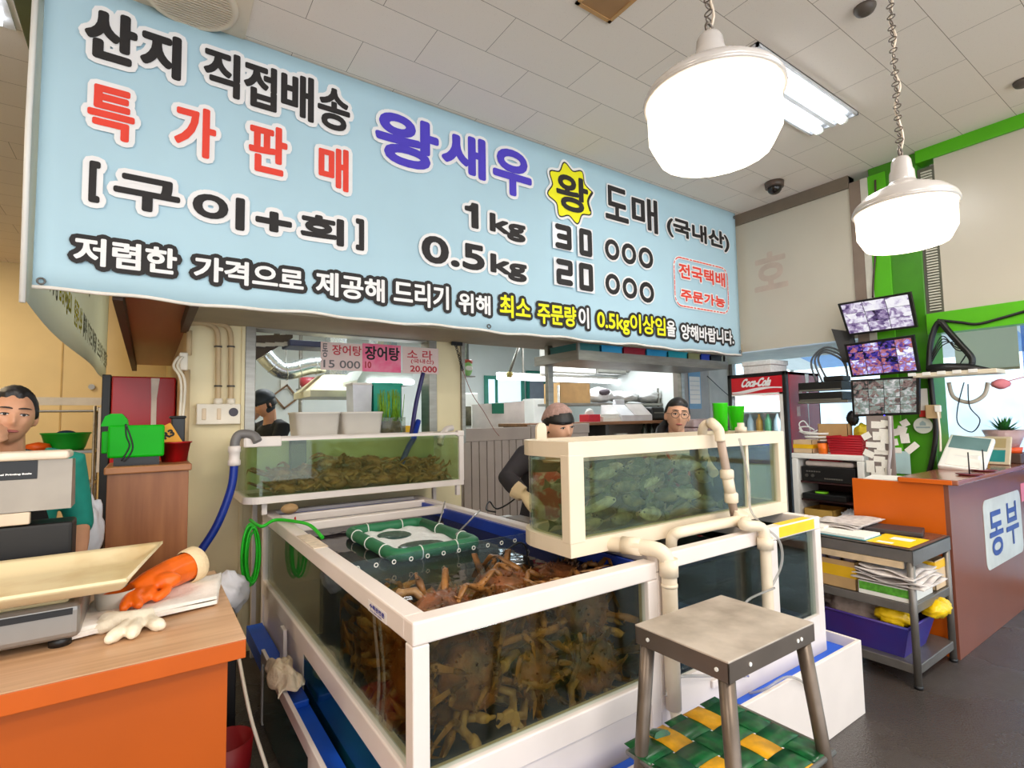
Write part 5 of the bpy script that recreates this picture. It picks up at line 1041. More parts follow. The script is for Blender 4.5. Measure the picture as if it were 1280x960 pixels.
pt = thing('potted_plant', 'small spiky green plant in a pinkish pot at the right end of the cash desk', 'plant', (5.80, 1.28, 1.156)); obj('saucer', MB().cyl((5.80, 1.28, 1.156), (5.80, 1.28, 1.20), .10, .11), mat('pot_orange', (244, 90, 30), .4), pt); obj('pot', MB().lathe([(.085, 0), (.14, .14), (.135, .14), (.08, .02)], (5.80, 1.28, 1.20), 22), mat('pot_film', (200, 164, 164), .3, bump=.6, bscale=20), pt); m = MB(); rr_ = random.Random(3)
for i in range(26):
    a, e = rr_.uniform(0, 6.28), rr_.uniform(.25, 1.2); d = V((math.cos(a)*math.cos(e), math.sin(a)*math.cos(e), math.sin(e))); p = V((5.80, 1.28, 1.32)); s_ = d.cross(V((0, 0, 1))).normalized()*.014; m.face([p-s_*.6, p+d*.06-s_, p+d*.15, p+d*.06+s_, p+s_*.6])
obj('leaves', m, mat('leaf_green', (44, 110, 44), .5, var=.2, scale=20), pt)

# ================================================================== WHITE CABINET BEHIND THE DESK
KB = mat('cabinet_inside', (66, 30, 30), .6)
wc = thing('open_cabinet', 'white-framed open cabinet holding a black amplifier, beside the drinks fridge', 'cabinet', (4.77, 2.13, 0))
WX0, WX1, WY0, WY1, WZ = 4.60, 4.96, 1.85, 2.41, 1.165
obj('frame', bxs((WX0, WX1, WY0, WY1, WZ-.045, WZ), (WX0, WX1, WY0, WY0+.05, 0, WZ-.045), (WX0, WX1, WY1-.05, WY1, 0, WZ-.045), b=.008), WHITE, wc); obj('back_panel', MB().box(WX1-.02, WX1-.005, WY0+.05, WY1-.05, .2, WZ-.045), KB, wc)
for z in (.93, .78, .52): obj('shelf_board', MB().box(WX0+.04, WX1-.02, WY0+.05, WY1-.05, z-.015, z), KB, wc)
am = thing('amplifier', 'black audio amplifier with rows of buttons in the white cabinet', 'amplifier', (4.78, 2.13, .93)); obj('case', MB().box(4.63, 4.92, 1.925, 2.345, .932, 1.055, .004), BLACK, am)
for i in range(8): obj('button', MB().box(4.626, 4.631, 2.02+i*.018, 2.034+i*.018, .955, .966), STEEL, am)
for i in range(6): obj('button', MB().box(4.626, 4.631, 2.19+i*.02, 2.204+i*.02, 1.01, 1.02), STEEL, am)
for y in (2.30, 2.25): obj('knob', MB().cyl((4.631, y, .98), (4.618, y, .98), .013, n=14), STEEL_D, am)
tag(obj('paper_roll', bxs((4.66, 4.92, 1.95, 2.33, 1.056, 1.10), b=.018), mat('roll_pale', (232, 216, 208), .7)), 'rolled pale cloth on top of the black amplifier', 'roll')
tag(obj('red_folder', MB().box(4.68, 4.92, 2.06, 2.30, 1.10, 1.113, .003), mat('folder_red', (170, 36, 50), .5)), 'red folder on the pale roll in the white cabinet', 'folder')
tb = thing('tablet_stand', 'black device tray with a green disc under the amplifier', 'device', (4.78, 2.2, .78)); obj('tray', MB().box(4.62, 4.9, 2.0, 2.345, .782, .83, .006), BLACK, tb); obj('disc', MB().cyl((4.70, 2.22, .83), (4.70, 2.22, .842), .05), mat('disc_green', (130, 220, 30), .4), tb)
cbox('carton', 'tan carton low in the white cabinet', 'carton', 4.63, 4.90, 2.11, 2.34, .522, .70, mat('carton_tan', (212, 170, 84), .7))
bag('plastic_bag', 'white plastic bag low in the white cabinet by the orange panel', (4.72, 2.0, .62), (.08, .09, .095), 15)
Zt = WZ+.0005
cbox('carton', 'small carton with yellow tape at the left end on the white cabinet', 'carton', 4.62, 4.76, 2.24, 2.40, Zt, Zt+.11, CARDL, TAPE, (Zt+.04, Zt+.075))
wk = thing('white_basket', 'white slatted basket behind the yellow-taped carton', 'basket', (4.87, 2.32, Zt)); m = MB()
for i in range(5): m.lathe([(.072+.006*i, .03+.03*i), (.078+.006*i, .03+.03*i), (.08+.006*i, .048+.03*i), (.074+.006*i, .048+.03*i), (.072+.006*i, .03+.03*i)], (4.87, 2.315, Zt), 20, close=False)
m.cyl((4.87, 2.315, Zt), (4.87, 2.315, Zt+.03), .072, .074, 20); obj('tub', m, WHITE, wk)
for i in range(3): obj('handle', MB().tube(spl([(4.82, 2.40, Zt+.16), (4.80, 2.43, Zt+.24-.03*i), (4.83, 2.40-.03*i, Zt+.27-.05*i), (4.86, 2.36-.03*i, Zt+.19)]), .005, 6), WHITE, wk)
oc = thing('orange_cup', 'small orange cup in front on the white cabinet', 'cup', (4.64, 2.165, Zt)); obj('cup', MB().lathe([(.032, 0), (.04, .09), (.038, .09), (.03, .01)], (4.645, 2.165, Zt), 18), mat('cup_orange', (250, 120, 20), .4), oc); obj('lid', MB().cyl((4.645, 2.165, Zt+.09), (4.645, 2.165, Zt+.105), .042, .038), mat('lid_dark', (80, 50, 50), .5), oc)
rk2 = thing('red_basket', 'red woven-look plastic basket on the white cabinet', 'basket', (4.72, 1.98, Zt)); m = MB()
def rbx(z, e): return [(4.63-e, 1.865-e*.6, z), (4.85+e, 1.865-e*.6, z), (4.85+e, 2.10+e, z), (4.63-e, 2.10+e, z)]
A = [m.bm.verts.new(p) for p in rbx(Zt, 0)]; B = [m.bm.verts.new(p) for p in rbx(Zt+.15, .02)]; C_ = [m.bm.verts.new(p) for p in rbx(Zt+.15, .012)]; D = [m.bm.verts.new(p) for p in rbx(Zt+.008, -.006)]
m.cap(A, True); m.skin(A, B, False); m.skin(B, C_, False); m.skin(C_, D, False); m.cap(D)
for i in range(7): q_ = [V(p) for p in rbx(Zt+.02+i*.019, .004+i*.0026)]; m.tube(q_+[q_[0]], .004, 6)
obj('tub', m, mat('basket_crimson', (186, 24, 40), .45), rk2)
cbox('carton', 'plain brown carton standing behind the red basket', 'carton', 4.86, 4.95, 2.06, 2.30, Zt, Zt+.245, CARD)
bag('yellow_bag', 'yellow bag leaning between the red basket and the memo board', (4.91, 1.97, Zt+.17), (.04, .06, .07), 31, mat('bag_mustard', (214, 190, 40), .5))
bag('black_cloth', 'black bundle hanging under the lowest monitor, left of the memo board', (4.92, 2.04, Zt+.29), (.04, .045, .06), 33, BLACK, 'bundle')

# ================================================================== MONITORS ON THE GREEN COLUMN
def screen_mat(name, cols, nx, ny, seed, e):
    m, N, L, b = nodes_of(name); tc = N.new('ShaderNodeTexCoord')
    def vm(op, a, v):
        q = N.new('ShaderNodeVectorMath'); q.operation = op; L.new(a, q.inputs[0])
        if v is not None:
            if isinstance(v, tuple): q.inputs[1].default_value = v
            else: L.new(v, q.inputs[1])
        return q.outputs[0]
    g = vm('MULTIPLY', tc.outputs['UV'], (nx, ny, 1)); fl = vm('FLOOR', g, None); off = vm('MULTIPLY', fl, (7.31+seed, 13.7, 1)); p = vm('ADD', vm('MULTIPLY', g, (1.5, 1, 1)), off)
    nz = N.new('ShaderNodeTexNoise'); nz.inputs['Scale'].default_value = 2.1; nz.inputs['Detail'].default_value = 4; nz.inputs['Distortion'].default_value = .7; L.new(p, nz.inputs[0])
    wn_ = N.new('ShaderNodeTexWhiteNoise'); wn_.noise_dimensions = '3D'; L.new(vm('ADD', fl, (seed, seed, 0)), wn_.inputs['Vector'])
    vo = N.new('ShaderNodeTexVoronoi'); vo.inputs['Scale'].default_value = 2.2; L.new(p, vo.inputs['Vector'])
    ad = N.new('ShaderNodeMixRGB'); ad.inputs[0].default_value = .30; L.new(nz.outputs[0], ad.inputs[1]); L.new(wn_.outputs['Value'], ad.inputs[2])
    a2 = N.new('ShaderNodeMixRGB'); a2.inputs[0].default_value = .25; L.new(ad.outputs[0], a2.inputs[1]); L.new(vo.outputs['Color'], a2.inputs[2])
    rp = N.new('ShaderNodeValToRGB'); el = rp.color_ramp.elements
    el[0].position = .33; el[0].color = rgb(*cols[0]); el[1].position = .68; el[1].color = rgb(*cols[-1])
    for i, c in enumerate(cols[1:-1]): el.new(.33+.35*(i+1)/(len(cols)-1)).color = rgb(*c)
    L.new(a2.outputs[0], rp.inputs[0])
    bk = N.new('ShaderNodeTexBrick'); bk.offset = 0; L.new(tc.outputs['UV'], bk.inputs[0])
    for k, v in (('Scale', 1), ('Mortar Size', .005), ('Brick Width', 1/nx), ('Row Height', 1/ny), ('Bias', 0), ('Mortar Smooth', 0)): bk.inputs[k].default_value = v
    bk.inputs['Color1'].default_value = bk.inputs['Color2'].default_value = (1, 1, 1, 1); bk.inputs['Mortar'].default_value = (.05, .05, .08, 1)
    mu = N.new('ShaderNodeMixRGB'); mu.blend_type = 'MULTIPLY'; mu.inputs[0].default_value = 1; L.new(rp.outputs[0], mu.inputs[1]); L.new(bk.outputs[0], mu.inputs[2])
    b.inputs['Base Color'].default_value = (.01, .01, .01, 1); b.inputs['Roughness'].default_value = .2
    L.new(mu.outputs[0], b.inputs['Emission Color']); b.inputs['Emission Strength'].default_value = e; return m
def monitor(label, TL, TR, BR, BL, xt, xb, sm, brand=False):
    a, b_, c_, d = P(*TL, x=xt), P(*TR, x=xt), P(*BR, x=xb), P(*BL, x=xb)
    t = thing('monitor', label, 'monitor', ((xt+xb)/2, (a.y+b_.y)/2, min(c_.z, d.z))); n = (b_-a).cross(d-a).normalized(); n = n if n.x < 0 else -n
    m = MB(); m.prism([a, b_, c_, d], -n*.03); obj('case', m, BLACK, t)
    q_ = lambda u, v: a.lerp(b_, u).lerp(d.lerp(c_, u), v)+n*.002
    m = MB(); m.face([q_(.035, .94), q_(.965, .94), q_(.965, .05), q_(.035, .05)]); me = m.mesh('screen'); uv = me.uv_layers.new()
    for l in me.loops:
        uv.data[l.index].uv = ((0, 0), (1, 0), (1, 1), (0, 1))[l.vertex_index]
    obj('screen', me, sm, t, label='lit screen with camera pictures')
    ctr = q_(.5, .5); obj('arm', MB().tube([ctr-n*.03, ctr-n*.08, (4.99, min(1.8, ctr.y), ctr.z-.02)], .015, 8), STEEL_D, t)
    if brand: obj('status_light', MB().sph(q_(.5, 1.0)+n*.003, .006, 8, 6), emit('led_blue', (60, 60, 255), 3), t)
    return t
S1 = screen_mat('cctv_mauve', [(20, 12, 30), (90, 70, 120), (160, 140, 180), (235, 230, 245), (250, 248, 252)], 3, 3, .3, .95)
S2 = screen_mat('cctv_blue', [(10, 8, 30), (60, 50, 160), (190, 110, 80), (140, 130, 225), (250, 250, 255)], 4, 4, 1.7, 1.0)
S3 = screen_mat('cctv_pale', [(50, 60, 60), (150, 120, 116), (140, 160, 150), (205, 205, 205), (240, 238, 236)], 4, 4, 3.1, .8)
monitor('topmost of three stacked security monitors, tilted, showing nine mauve pictures', (1047, 380), (1138, 365), (1147, 409), (1060, 420), 4.78, 4.86, S1)
monitor('middle of three stacked security monitors with blue-lit picture grid', (1055, 431), (1142, 419), (1150, 465), (1064, 472), 4.76, 4.84, S2)
monitor('lowest of three stacked security monitors with pale picture grid', (1063, 475), (1149, 470), (1149, 518), (1066, 521), 4.82, 4.84, S3, True)
a = P(1040, 412, x=4.80); b_ = P(1062, 416, x=4.9); m = MB(); m.prism([P(1039, 411, x=4.92), P(1066, 415, x=4.98), P(1072, 456, x=4.98), P(1053, 452, x=4.92)], (.02, .0, 0)); tag(obj('spare_monitor', m, BLACK), 'dark switched-off panel hanging behind the middle monitor', 'panel')
dv_ = thing('recorder_stack', 'two black video recorders on a bracket left of the lowest monitor', 'recorder', (4.95, 2.28, 1.6))
for z, z1 in ((1.70, 1.775), (1.615, 1.685)): obj('recorder', MB().box(4.80, 4.99, 2.06, 2.42, z, z1, .004), BLACK, dv_); obj('front_strip', MB().box(4.797, 4.80, 2.07, 2.41, z-.001, z+.012), STEEL, dv_)
obj('bracket', MB().box(4.80, 5.0, 2.02, 2.43, 1.59, 1.612, .003), STEEL, dv_); obj('router', MB().box(4.83, 4.98, 2.06, 2.22, 1.777, 1.82, .006), BLACK, dv_)
for i in range(3): tag(obj('signal_cable', MB().tube(spl([(4.97, 2.34-.05*i, 1.78), (4.98, 2.38-.03*i, 1.98), (4.98, 2.26, 2.09-.02*i), (4.98, 2.12, 2.02-.03*i), (4.97, 2.08, 1.82)]), .009, 8), mat('cable_grey', (96, 100, 104), .5)), ('grey cable arching above the recorders, outermost', 'grey cable arching above the recorders, middle one', 'grey cable arching above the recorders, innermost')[i], 'cable')
# memo board and notes
MX = 4.605
a = P(1082, 520, x=MX); b_ = P(1122, 628, x=MX); mb_ = thing('memo_board', 'grey board under the monitors covered in small white notes', 'board', (MX, (a.y+b_.y)/2, 0)); obj('board', MB().box(MX, MX+.02, b_.y, a.y, 0, a.z, .003), mat('board_taupe', (140, 126, 120), .7), mb_); obj('cord', MB().tube(spl([P(1112, 520, x=4.585), P(1113, 560, x=4.585), P(1111, 590, x=4.585), P(1117, 620, x=4.585)]), .012, 8), mat('cord_grey', (186, 178, 178), .5), mb_)
NG = 'white memo notes pinned under the monitors'; NL = 'small white memo note pinned on the grey memo board under the monitors'; NL2 = 'small white memo note pinned on the green column beside the memo board'
cnt = 0; n0 = None
NOTE = mat('note_white', (250, 246, 236), .8, var=.03)
for px, py, rot, wx, wz in ((1094, 531, .05, .05, .05), (1101, 531, -.1, .055, .045), (1107, 529, .1, .06, .04), (1096, 545, .0, .05, .06), (1105, 541, .1, .06, .055), (1083, 545, -.5, .055, .045), (1090, 556, .05, .075, .04), (1101, 558, 0, .05, .06), (1106, 549, .1, .05, .06), (1086, 567, .45, .065, .045), (1100, 565, 0, .07, .035), (1099, 574, .05, .07, .04), (1108, 566, 0, .045, .03), (1088, 583, 0, .05, .085), (1100, 588, -.05, .05, .06), (1096, 596, .0, .065, .06), (1107, 580, .0, .05, .06), (1093, 602, .05, .05, .03), (1105, 595, .1, .06, .05), (1110, 590, .1, .04, .05),
                        (1121, 540, -.25, .07, .05), (1131, 529, -.5, .05, .05), (1127, 538, .3, .06, .06), (1116, 553, -.15, .065, .05), (1131, 548, -.1, .055, .07), (1140, 560, -.75, .09, .045), (1122, 563, 0, .05, .04), (1117, 578, 0, .045, .055)):
    xx = MX-.002-.0012*(cnt % 9) if px < 1113 else 4.982-.0012*(cnt % 9); c = P(px, py, x=xx); lab = NL if px < 1113 else NL2
    e = (rot, 0, 0)
    if n0 is None:
        n0 = obj('memo_note', MB().box(0, .0008, -.5, .5, -.5, .5), NOTE, local=True); tag(n0, lab, 'note', NG); o = n0
    else:
        o = n0.copy(); COL.objects.link(o); o['label'] = lab; 
    o.location = c; o.rotation_euler = e; o.scale = (1, wx*1.12, wz*1.08); cnt += 1
c = P(1126, 578, x=4.975); tag(obj('blue_sheet', MB().box(4.9745, 4.976, c.y-.065, c.y+.06, c.z-.09, c.z+.09), mat('sheet_pale_blue', (186, 220, 222), .7)), 'pale blue sheet pinned low on the green column', 'sheet')
c = P(1153, 532, x=4.97); rs = thing('round_sticker', 'round grey-white security sticker on the green column', 'sticker', (4.975, c.y, c.z-.06)); obj('disc', MB().cyl((4.984, c.y, c.z), (4.980, c.y, c.z), .062, n=28), mat('sticker_grey', (206, 212, 200), .5), rs); obj('band', MB().box(4.978, 4.9798, c.y-.045, c.y+.045, c.z-.02, c.z-.008), mat('sticker_band', (150, 170, 170), .5), rs); obj('emblem', MB().prism([(4.978, c.y-.02, c.z+.0), (4.978, c.y+.02, c.z+.0), (4.978, c.y+.02, c.z+.02), (4.978, c.y, c.z+.038), (4.978, c.y-.02, c.z+.02)], (.0015, 0, 0)), mat('sticker_band', (150, 170, 170)), rs)
c = P(1166, 515, x=4.96); os_ = thing('outlet_box', 'tan outlet box on the green column right of the lowest monitor', 'box', (4.97, c.y, c.z-.05)); obj('box', MB().box(4.95, 4.9995, c.y-.04, c.y+.045, c.z-.05, c.z+.055, .005), mat('outlet_tan', (206, 176, 132), .5), os_); obj('plug', MB().box(4.925, 4.95, c.y-.06, c.y-.02, c.z+.0, c.z+.05, .005), WHITE, os_); obj('lead', MB().tube(spl([(4.93, c.y-.04, c.z+.0), (4.93, c.y-.045, c.z-.15), (4.93, c.y-.04, c.z-.3)]), .007, 8), mat('cable_white', (238, 226, 206)), os_)
c = P(1154, 505, x=4.975); cl = thing('fire_notice', 'narrow white and red notice on the column right of the lowest monitor', 'notice', (4.975, c.y, c.z-.1)); obj('sheet', MB().box(4.978, 4.984, c.y-.03, c.y+.03, c.z-.10, c.z+.12), PAPER, cl); obj('red_foot', MB().box(4.9765, 4.978, c.y-.03, c.y+.03, c.z-.10, c.z-.05), mat('notice_red', (190, 40, 30), .6), cl)
# white perforated shelf with the black cable bundle
sx = 4.80; a = P(1150, 470, x=sx); b_ = P(1247, 466, x=sx); ws = thing('cable_shelf', 'white bracket shelf on the column carrying a mass of black cables', 'shelf', (4.9, (a.y+b_.y)/2, a.z)); obj('board', MB().box(4.78, 5.0, b_.y, 1.55, a.z-.012, a.z+.02, .004), mat('shelf_cream', (226, 214, 190), .5), ws)
for i in range(5): obj('slot_cap', MB().box(4.772, 4.78, b_.y+.10+i*.09, b_.y+.15+i*.09, a.z+.0, a.z+.025, .002), WHITE, ws)
cbn = thing('cable_bundle', 'thick black cable bundle arched over the white bracket shelf', 'cables', (4.93, 1.35, a.z+.022)); Ax = 4.93
q_ = lambda px, py: P(px, py, x=Ax)
for i in range(7):
    o_ = V((.004*i-.01, .006*math.sin(i*2), .006*math.cos(i*3))); obj('cable', MB().tube([p+o_ for p in spl([q_(1161, 462), q_(1163, 430), q_(1169, 409), q_(1176, 403), q_(1184, 412), q_(1200, 430), q_(1214, 446), q_(1215, 455)])], .014, 7), BLACK, cbn)
obj('cable_nest', MB().tube([q_(1160, 462)+V((0, 0, .004)), q_(1185, 461), q_(1210, 461), q_(1240, 464)], [.035, .045, .04, .02], 10), BLACK, cbn)
for i in range(4): obj('loop', MB().tube(spl([q_(1165, 452-3*i), q_(1178, 432-4*i), q_(1195, 428+3*i), q_(1208, 440), q_(1200, 455)]), .004, 6), BLACK, cbn)
tag(obj('black_cable', MB().tube(spl([P(1172, 400, x=4.97), P(1200, 403, x=4.97), P(1222, 405, x=4.97), P(1250, 398, x=4.97), P(1285, 388, x=4.97)]), .010, 8), BLACK), 'black cable running along the lower green band', 'cable')
tag(obj('column_cable', MB().tube(spl([P(1163, 472, x=4.975), P(1166, 500, x=4.975), P(1170, 540, x=4.975), P(1164, 580, x=4.975), P(1158, 598, x=4.98)]), .018, 8), BLACK), 'thick black cable down the right side of the green column', 'cable')
tag(obj('white_conduit', MB().tube(spl([P(1186, 478, x=4.96), P(1192, 496, x=4.96), P(1212, 503, x=4.96), P(1230, 494, x=4.96), P(1235, 478, x=4.96)]), .014, 8), mat('conduit_pale', (190, 182, 168), .5)), 'pale conduit looping under the white bracket shelf', 'conduit')
tag(obj('thin_cable', MB().tube(spl([P(1205, 478, x=4.94), P(1197, 510, x=4.94), P(1198, 530, x=4.94), P(1215, 540, x=4.94), P(1225, 525, x=4.94), P(1212, 508, x=4.94), P(1210, 480, x=4.94)]), .004, 6), BLACK), 'thin black cable loop hanging in front of the bright window', 'cable')
tag(obj('post_cable', MB().tube(spl([P(1094, 225, x=4.97), P(1095, 300, x=4.97), P(1092, 345, x=4.97), P(1091, 372, x=4.97)]), .008, 6), mat('cable_brown', (70, 48, 44), .5)), 'dark cable running down the pale post beside the column', 'cable')
bl = thing('roller_blind', 'beige roller blind half lowered in the window right of the column', 'blind', (5.98, 1.05, 2.0)); a = P(1192, 418, x=5.98); b_ = P(1275, 458, x=5.98); obj('blind_cloth', MB().box(5.98, 5.986, b_.y, a.y, b_.z, 2.62), translu('blind_beige', (228, 226, 204), .8), bl); obj('bottom_bar', MB().box(5.974, 5.992, b_.y, a.y, b_.z-.02, b_.z, .003), mat('blind_bar', (176, 172, 146), .5), bl); obj('roller', MB().cyl((6.005, b_.y, 2.63), (6.005, a.y, 2.63), .03), WHITE, bl)
CUR = glass('plastic_sheet', (214, 228, 246), .45, (150, 176, 232), .8, .6, .15)
cu = thing('plastic_curtain', 'bluish clear plastic sheet hanging in folds outside the right window', 'curtain', (6.6, .8, 0)); obj('sheet', MB().sheet(lambda u, v: (6.6+.06*math.sin(u*40)+.03*math.sin(u*17+v*4), .2+1.1*u, .6+1.9*v), 80, 10, .003), CUR, cu)
tag(obj('artificial_flower', MB().sph(P(1251, 480, x=5.3), (.05, .05, .04), 12, 8, fn=lambda d: 1+.25*math.sin(d.x*9)*math.sin(d.y*9)).tube(spl([P(1251, 480, x=5.3), P(1262, 476, x=5.3), P(1285, 470, x=5.3)]), .004, 6), mat('flower_pink', (226, 130, 140), .6)), 'pink artificial flower on a wire in front of the right window', 'flower')

# ================================================================== DRINKS FRIDGE (right)
fr = thing('drinks_fridge', 'glass-door drinks fridge with red script header, behind the upper fish tank', 'fridge', (5.1, 2.83, 0))
FX, FY0, FY1, FZ = 4.80, 2.53, 3.12, 1.893
obj('cabinet_body', bxs((FX+.05, 5.42, FY0, FY0+.03, 0, FZ), (FX+.05, 5.42, FY1-.03, FY1, 0, FZ), (5.39, 5.42, FY0, FY1, 0, FZ), (FX+.05, 5.42, FY0, FY1, FZ-.03, FZ), (FX+.05, 5.42, FY0, FY1, 0, .2), b=.004), mat('fridge_crimson', (158, 26, 42), .25, var=.1, scale=2), fr)
obj('door_frame', bxs((FX, FX+.05, FY0, FY0+.035, .1, FZ+.005), (FX, FX+.05, FY1-.04, FY1, .1, FZ+.005), (FX, FX+.05, FY0, FY1, FZ-.03, FZ+.005), (FX, FX+.05, FY0, FY1, .1, .2), b=.005), BLACK, fr)
obj('inner_trim', bxs((FX+.005, FX+.05, FY0+.036, FY0+.07, .2, FZ-.19), (FX+.005, FX+.05, FY0+.036, FY1-.04, FZ-.205, FZ-.19)), WHITE, fr)
hd = obj('header', MB().box(FX+.006, FX+.05, FY0+.036, FY1-.041, FZ-.188, FZ-.031), mat('header_red', (214, 22, 40), .3), fr, label='red header panel')
m = MB(); letter(m, 'Coca-Cola', 0, .30, 0, .085, lambda a, b_, r=0: (FX+.0045-r, FY1-.135-a-.45*b_, FZ-.125+b_), .005)
obj('lettering', m, WH_I, hd); m = MB(); n = 24; up = []; lo = []
for i in range(n+1):
    u = i/n; y = FY1-.045-u*(FY1-FY0-.085); zc = FZ-.165+.012*math.sin(u*5.2-2.2)+.018*u; h = .006+.010*math.sin(PI*min(1, u*1.0+.1))**2
    up.append((FX+.0046, y, zc+h)); lo.append((FX+.0046, y, zc-h))
for i in range(n): m.face([up[i], up[i+1], lo[i+1], lo[i]])
obj('wave', m, WH_I, hd)
obj('door_glass', MB().box(FX+.02, FX+.026, FY0+.05, FY1-.03, .2, FZ-.2), GL, fr)
obj('lining', bxs((5.37, 5.388, FY0+.03, FY1-.03, .2, FZ-.19), (FX+.06, 5.37, FY1-.04, FY1-.031, .2, FZ-.19), (FX+.06, 5.37, FY0+.031, FY0+.04, .2, FZ-.19)), WHITE, fr)
for z in (1.02, 1.33, 1.53): obj('shelf', MB().box(FX+.08, 5.36, FY0+.045, FY1-.045, z-.012, z, .002), WHITE, fr)
obj('tube_light', MB().cyl((FX+.08, FY0+.06, .5), (FX+.08, FY0+.06, 1.65), .012), emit('fridge_light', (236, 246, 255), 16), fr)
m = MB(); m.face([(5.15, FY0-.0015, 1.88), (5.22, FY0-.0015, 1.88), (5.19, FY0-.0015, 1.5), (5.19, FY0-.0015, 1.2), (5.175, FY0-.0015, 1.5)]); obj('swoosh', m, SWH, fr, label='white side stripe')
for xx, zz in ((5.02, 1.66), (4.97, 1.48)): obj('side_sticker', MB().box(xx, xx+.06, FY0-.002, FY0-.0005, zz, zz+.09), mat('sticker_faded', (196, 166, 160), .5), fr)
tag(obj('blue_crate', MB().box(4.92, 5.3, 2.60, 3.05, 1.021, 1.24, .01), mat('crate_blue', (70, 80, 206), .4)), 'blue crate on a shelf in the glass-door fridge', 'crate')
for i in range(5): tag(obj('drink_bottle', MB().lathe([(.03, 0), (.032, .01), (.032, .11), (.012, .15), (.012, .175)], (4.95, 2.62+i*.09, 1.3305), 14), mat(('drink_amber', 'drink_clear', 'drink_green')[i % 3], ((220, 150, 60), (220, 226, 230), (110, 170, 120))[i % 3], .2)), ('amber bottle at the right in the glass-door fridge', 'clear bottle, second from the right in the glass-door fridge', 'green bottle in the middle of the glass-door fridge', 'amber bottle, second from the left in the glass-door fridge', 'clear bottle at the left in the glass-door fridge')[i], 'bottle', 'bottles in the glass-door fridge')
a = P(929, 463, x=4.95); b_ = P(963, 448, x=4.95); sf = thing('foam_box', 'white foam box with lid on top of the glass-door fridge', 'box', (5.1, 2.9, FZ)); obj('box', MB().box(4.95, 5.25, b_.y, a.y, FZ+.006, FZ+.09, .006), FOAM, sf); obj('lid', MB().box(4.94, 5.26, b_.y-.01, a.y+.01, FZ+.091, FZ+.14, .008), FOAM, sf)
# green baskets on the tank
ga = P(912, 541, z=UZ1)
gk = thing('green_basket', 'bright green mesh basket standing on the right end of the upper fish tank', 'basket', (2.60, 1.80, UZ1)); GG = mat('mesh_green', (60, 220, 20), .35, var=.08)
m = MB(); c = P(905, 541, y=1.86); cx = c.x
gk.location = (cx, 1.88, UZ1)
m.lathe([(.045, 0), (.052, .16), (.055, .165), (.050, .165), (.043, .008)], (cx, 1.88, UZ1), 4, sx=1.1); obj('tub', m, GG, gk)
m = MB(); c2_ = P(921, 541, y=1.90); gk2 = thing('green_basket', 'smaller green strainer nested beside the bright green basket on the tank', 'basket', (c2_.x, 1.90, UZ1))
m.lathe([(.038, 0), (.050, .14), (.053, .145), (.048, .145), (.036, .008)], (c2_.x, 1.90, UZ1), 20); obj('tub', m, glass('mesh_see', (120, 240, 70), .55, (90, 230, 40)), gk2); obj('rim', MB().torus((c2_.x, 1.90, UZ1+.145), .051, .004, n=20, m=6), GG, gk2)

# ================================================================== STEEL SHELF WITH CRATES
ss = thing('hanging_shelf', 'long grey steel overhead shelf under the banner loaded with plastic crates', 'shelf', (3.9, 3.5, 2.0)); HX0, HX1, HY0, HY1, HZ = 2.87, 4.93, 3.2, 3.78, 2.022
obj('shelf_tray', bxs((HX0, HX1, HY0, HY1, HZ-.045, HZ), b=.004), STEEL, ss); obj('lip', bxs((HX0, HX1, HY0-.012, HY0+.004, HZ-.05, HZ+.03), (HX0-.004, HX0+.012, HY0, HY1, HZ-.05, HZ+.03)), STEEL, ss)
for x, y, z0 in ((HX0+.14, HY1-.03, 0), (HX1-.04, HY1-.03, 0)): obj('upright', MB().box(x-.03, x+.03, y-.025, y+.025, z0, 2.16, .004), STEEL, ss)
for x in (HX0+.01, HX1-.02): obj('hanger', MB().box(x, x+.025, HY0+.005, HY0+.03, HZ, 2.16, .002), STEEL, ss)
CR = [((40, 110, 112), 'teal'), ((40, 150, 200), 'sky blue'), ((150, 24, 44), 'dark red'), ((40, 150, 200), 'sky blue'), ((30, 160, 176), 'cyan'), ((150, 150, 100), 'khaki'), ((44, 70, 190), 'deep blue'), ((40, 40, 44), 'black')]
xe = [2.90, 3.15, 3.42, 3.72, 4.02, 4.32, 4.52, 4.68, 4.88]
for i, (c, nm) in enumerate(CR):
    x0, x1 = xe[i]+.008, xe[i+1]-.008; ty = thing('crate', ('%s plastic crate on the overhead shelf, ' % nm) + ('leftmost', 'left of the dark red one', 'between two sky blue crates', 'right of the dark red one', 'beside the khaki one', 'right of the cyan one', 'left of the black one', 'at the right end')[i], 'crate', ((x0+x1)/2, 3.4, HZ), 0, 'crates on the overhead shelf')
    mm = mat('crate_%d' % i, c, .4); h = .095; t_ = .006; ya, yb = 3.222, 3.60
    obj('tub', bxs((x0, x1, ya, ya+t_, HZ, HZ+h), (x0, x1, yb-t_, yb, HZ, HZ+h), (x0, x0+t_, ya, yb, HZ, HZ+h), (x1-t_, x1, ya, yb, HZ, HZ+h), (x0, x1, ya, yb, HZ+.0005, HZ+t_)), mm, ty)
    obj('rim', bxs((x0-.004, x1+.004, ya-.006, ya+.004, HZ+h-.012, HZ+h), (x0-.004, x1+.004, yb-.004, yb+.006, HZ+h-.012, HZ+h), (x0-.004, x0+.003, ya, yb, HZ+h-.012, HZ+h), (x1-.003, x1+.004, ya, yb, HZ+h-.012, HZ+h)), mm, ty)

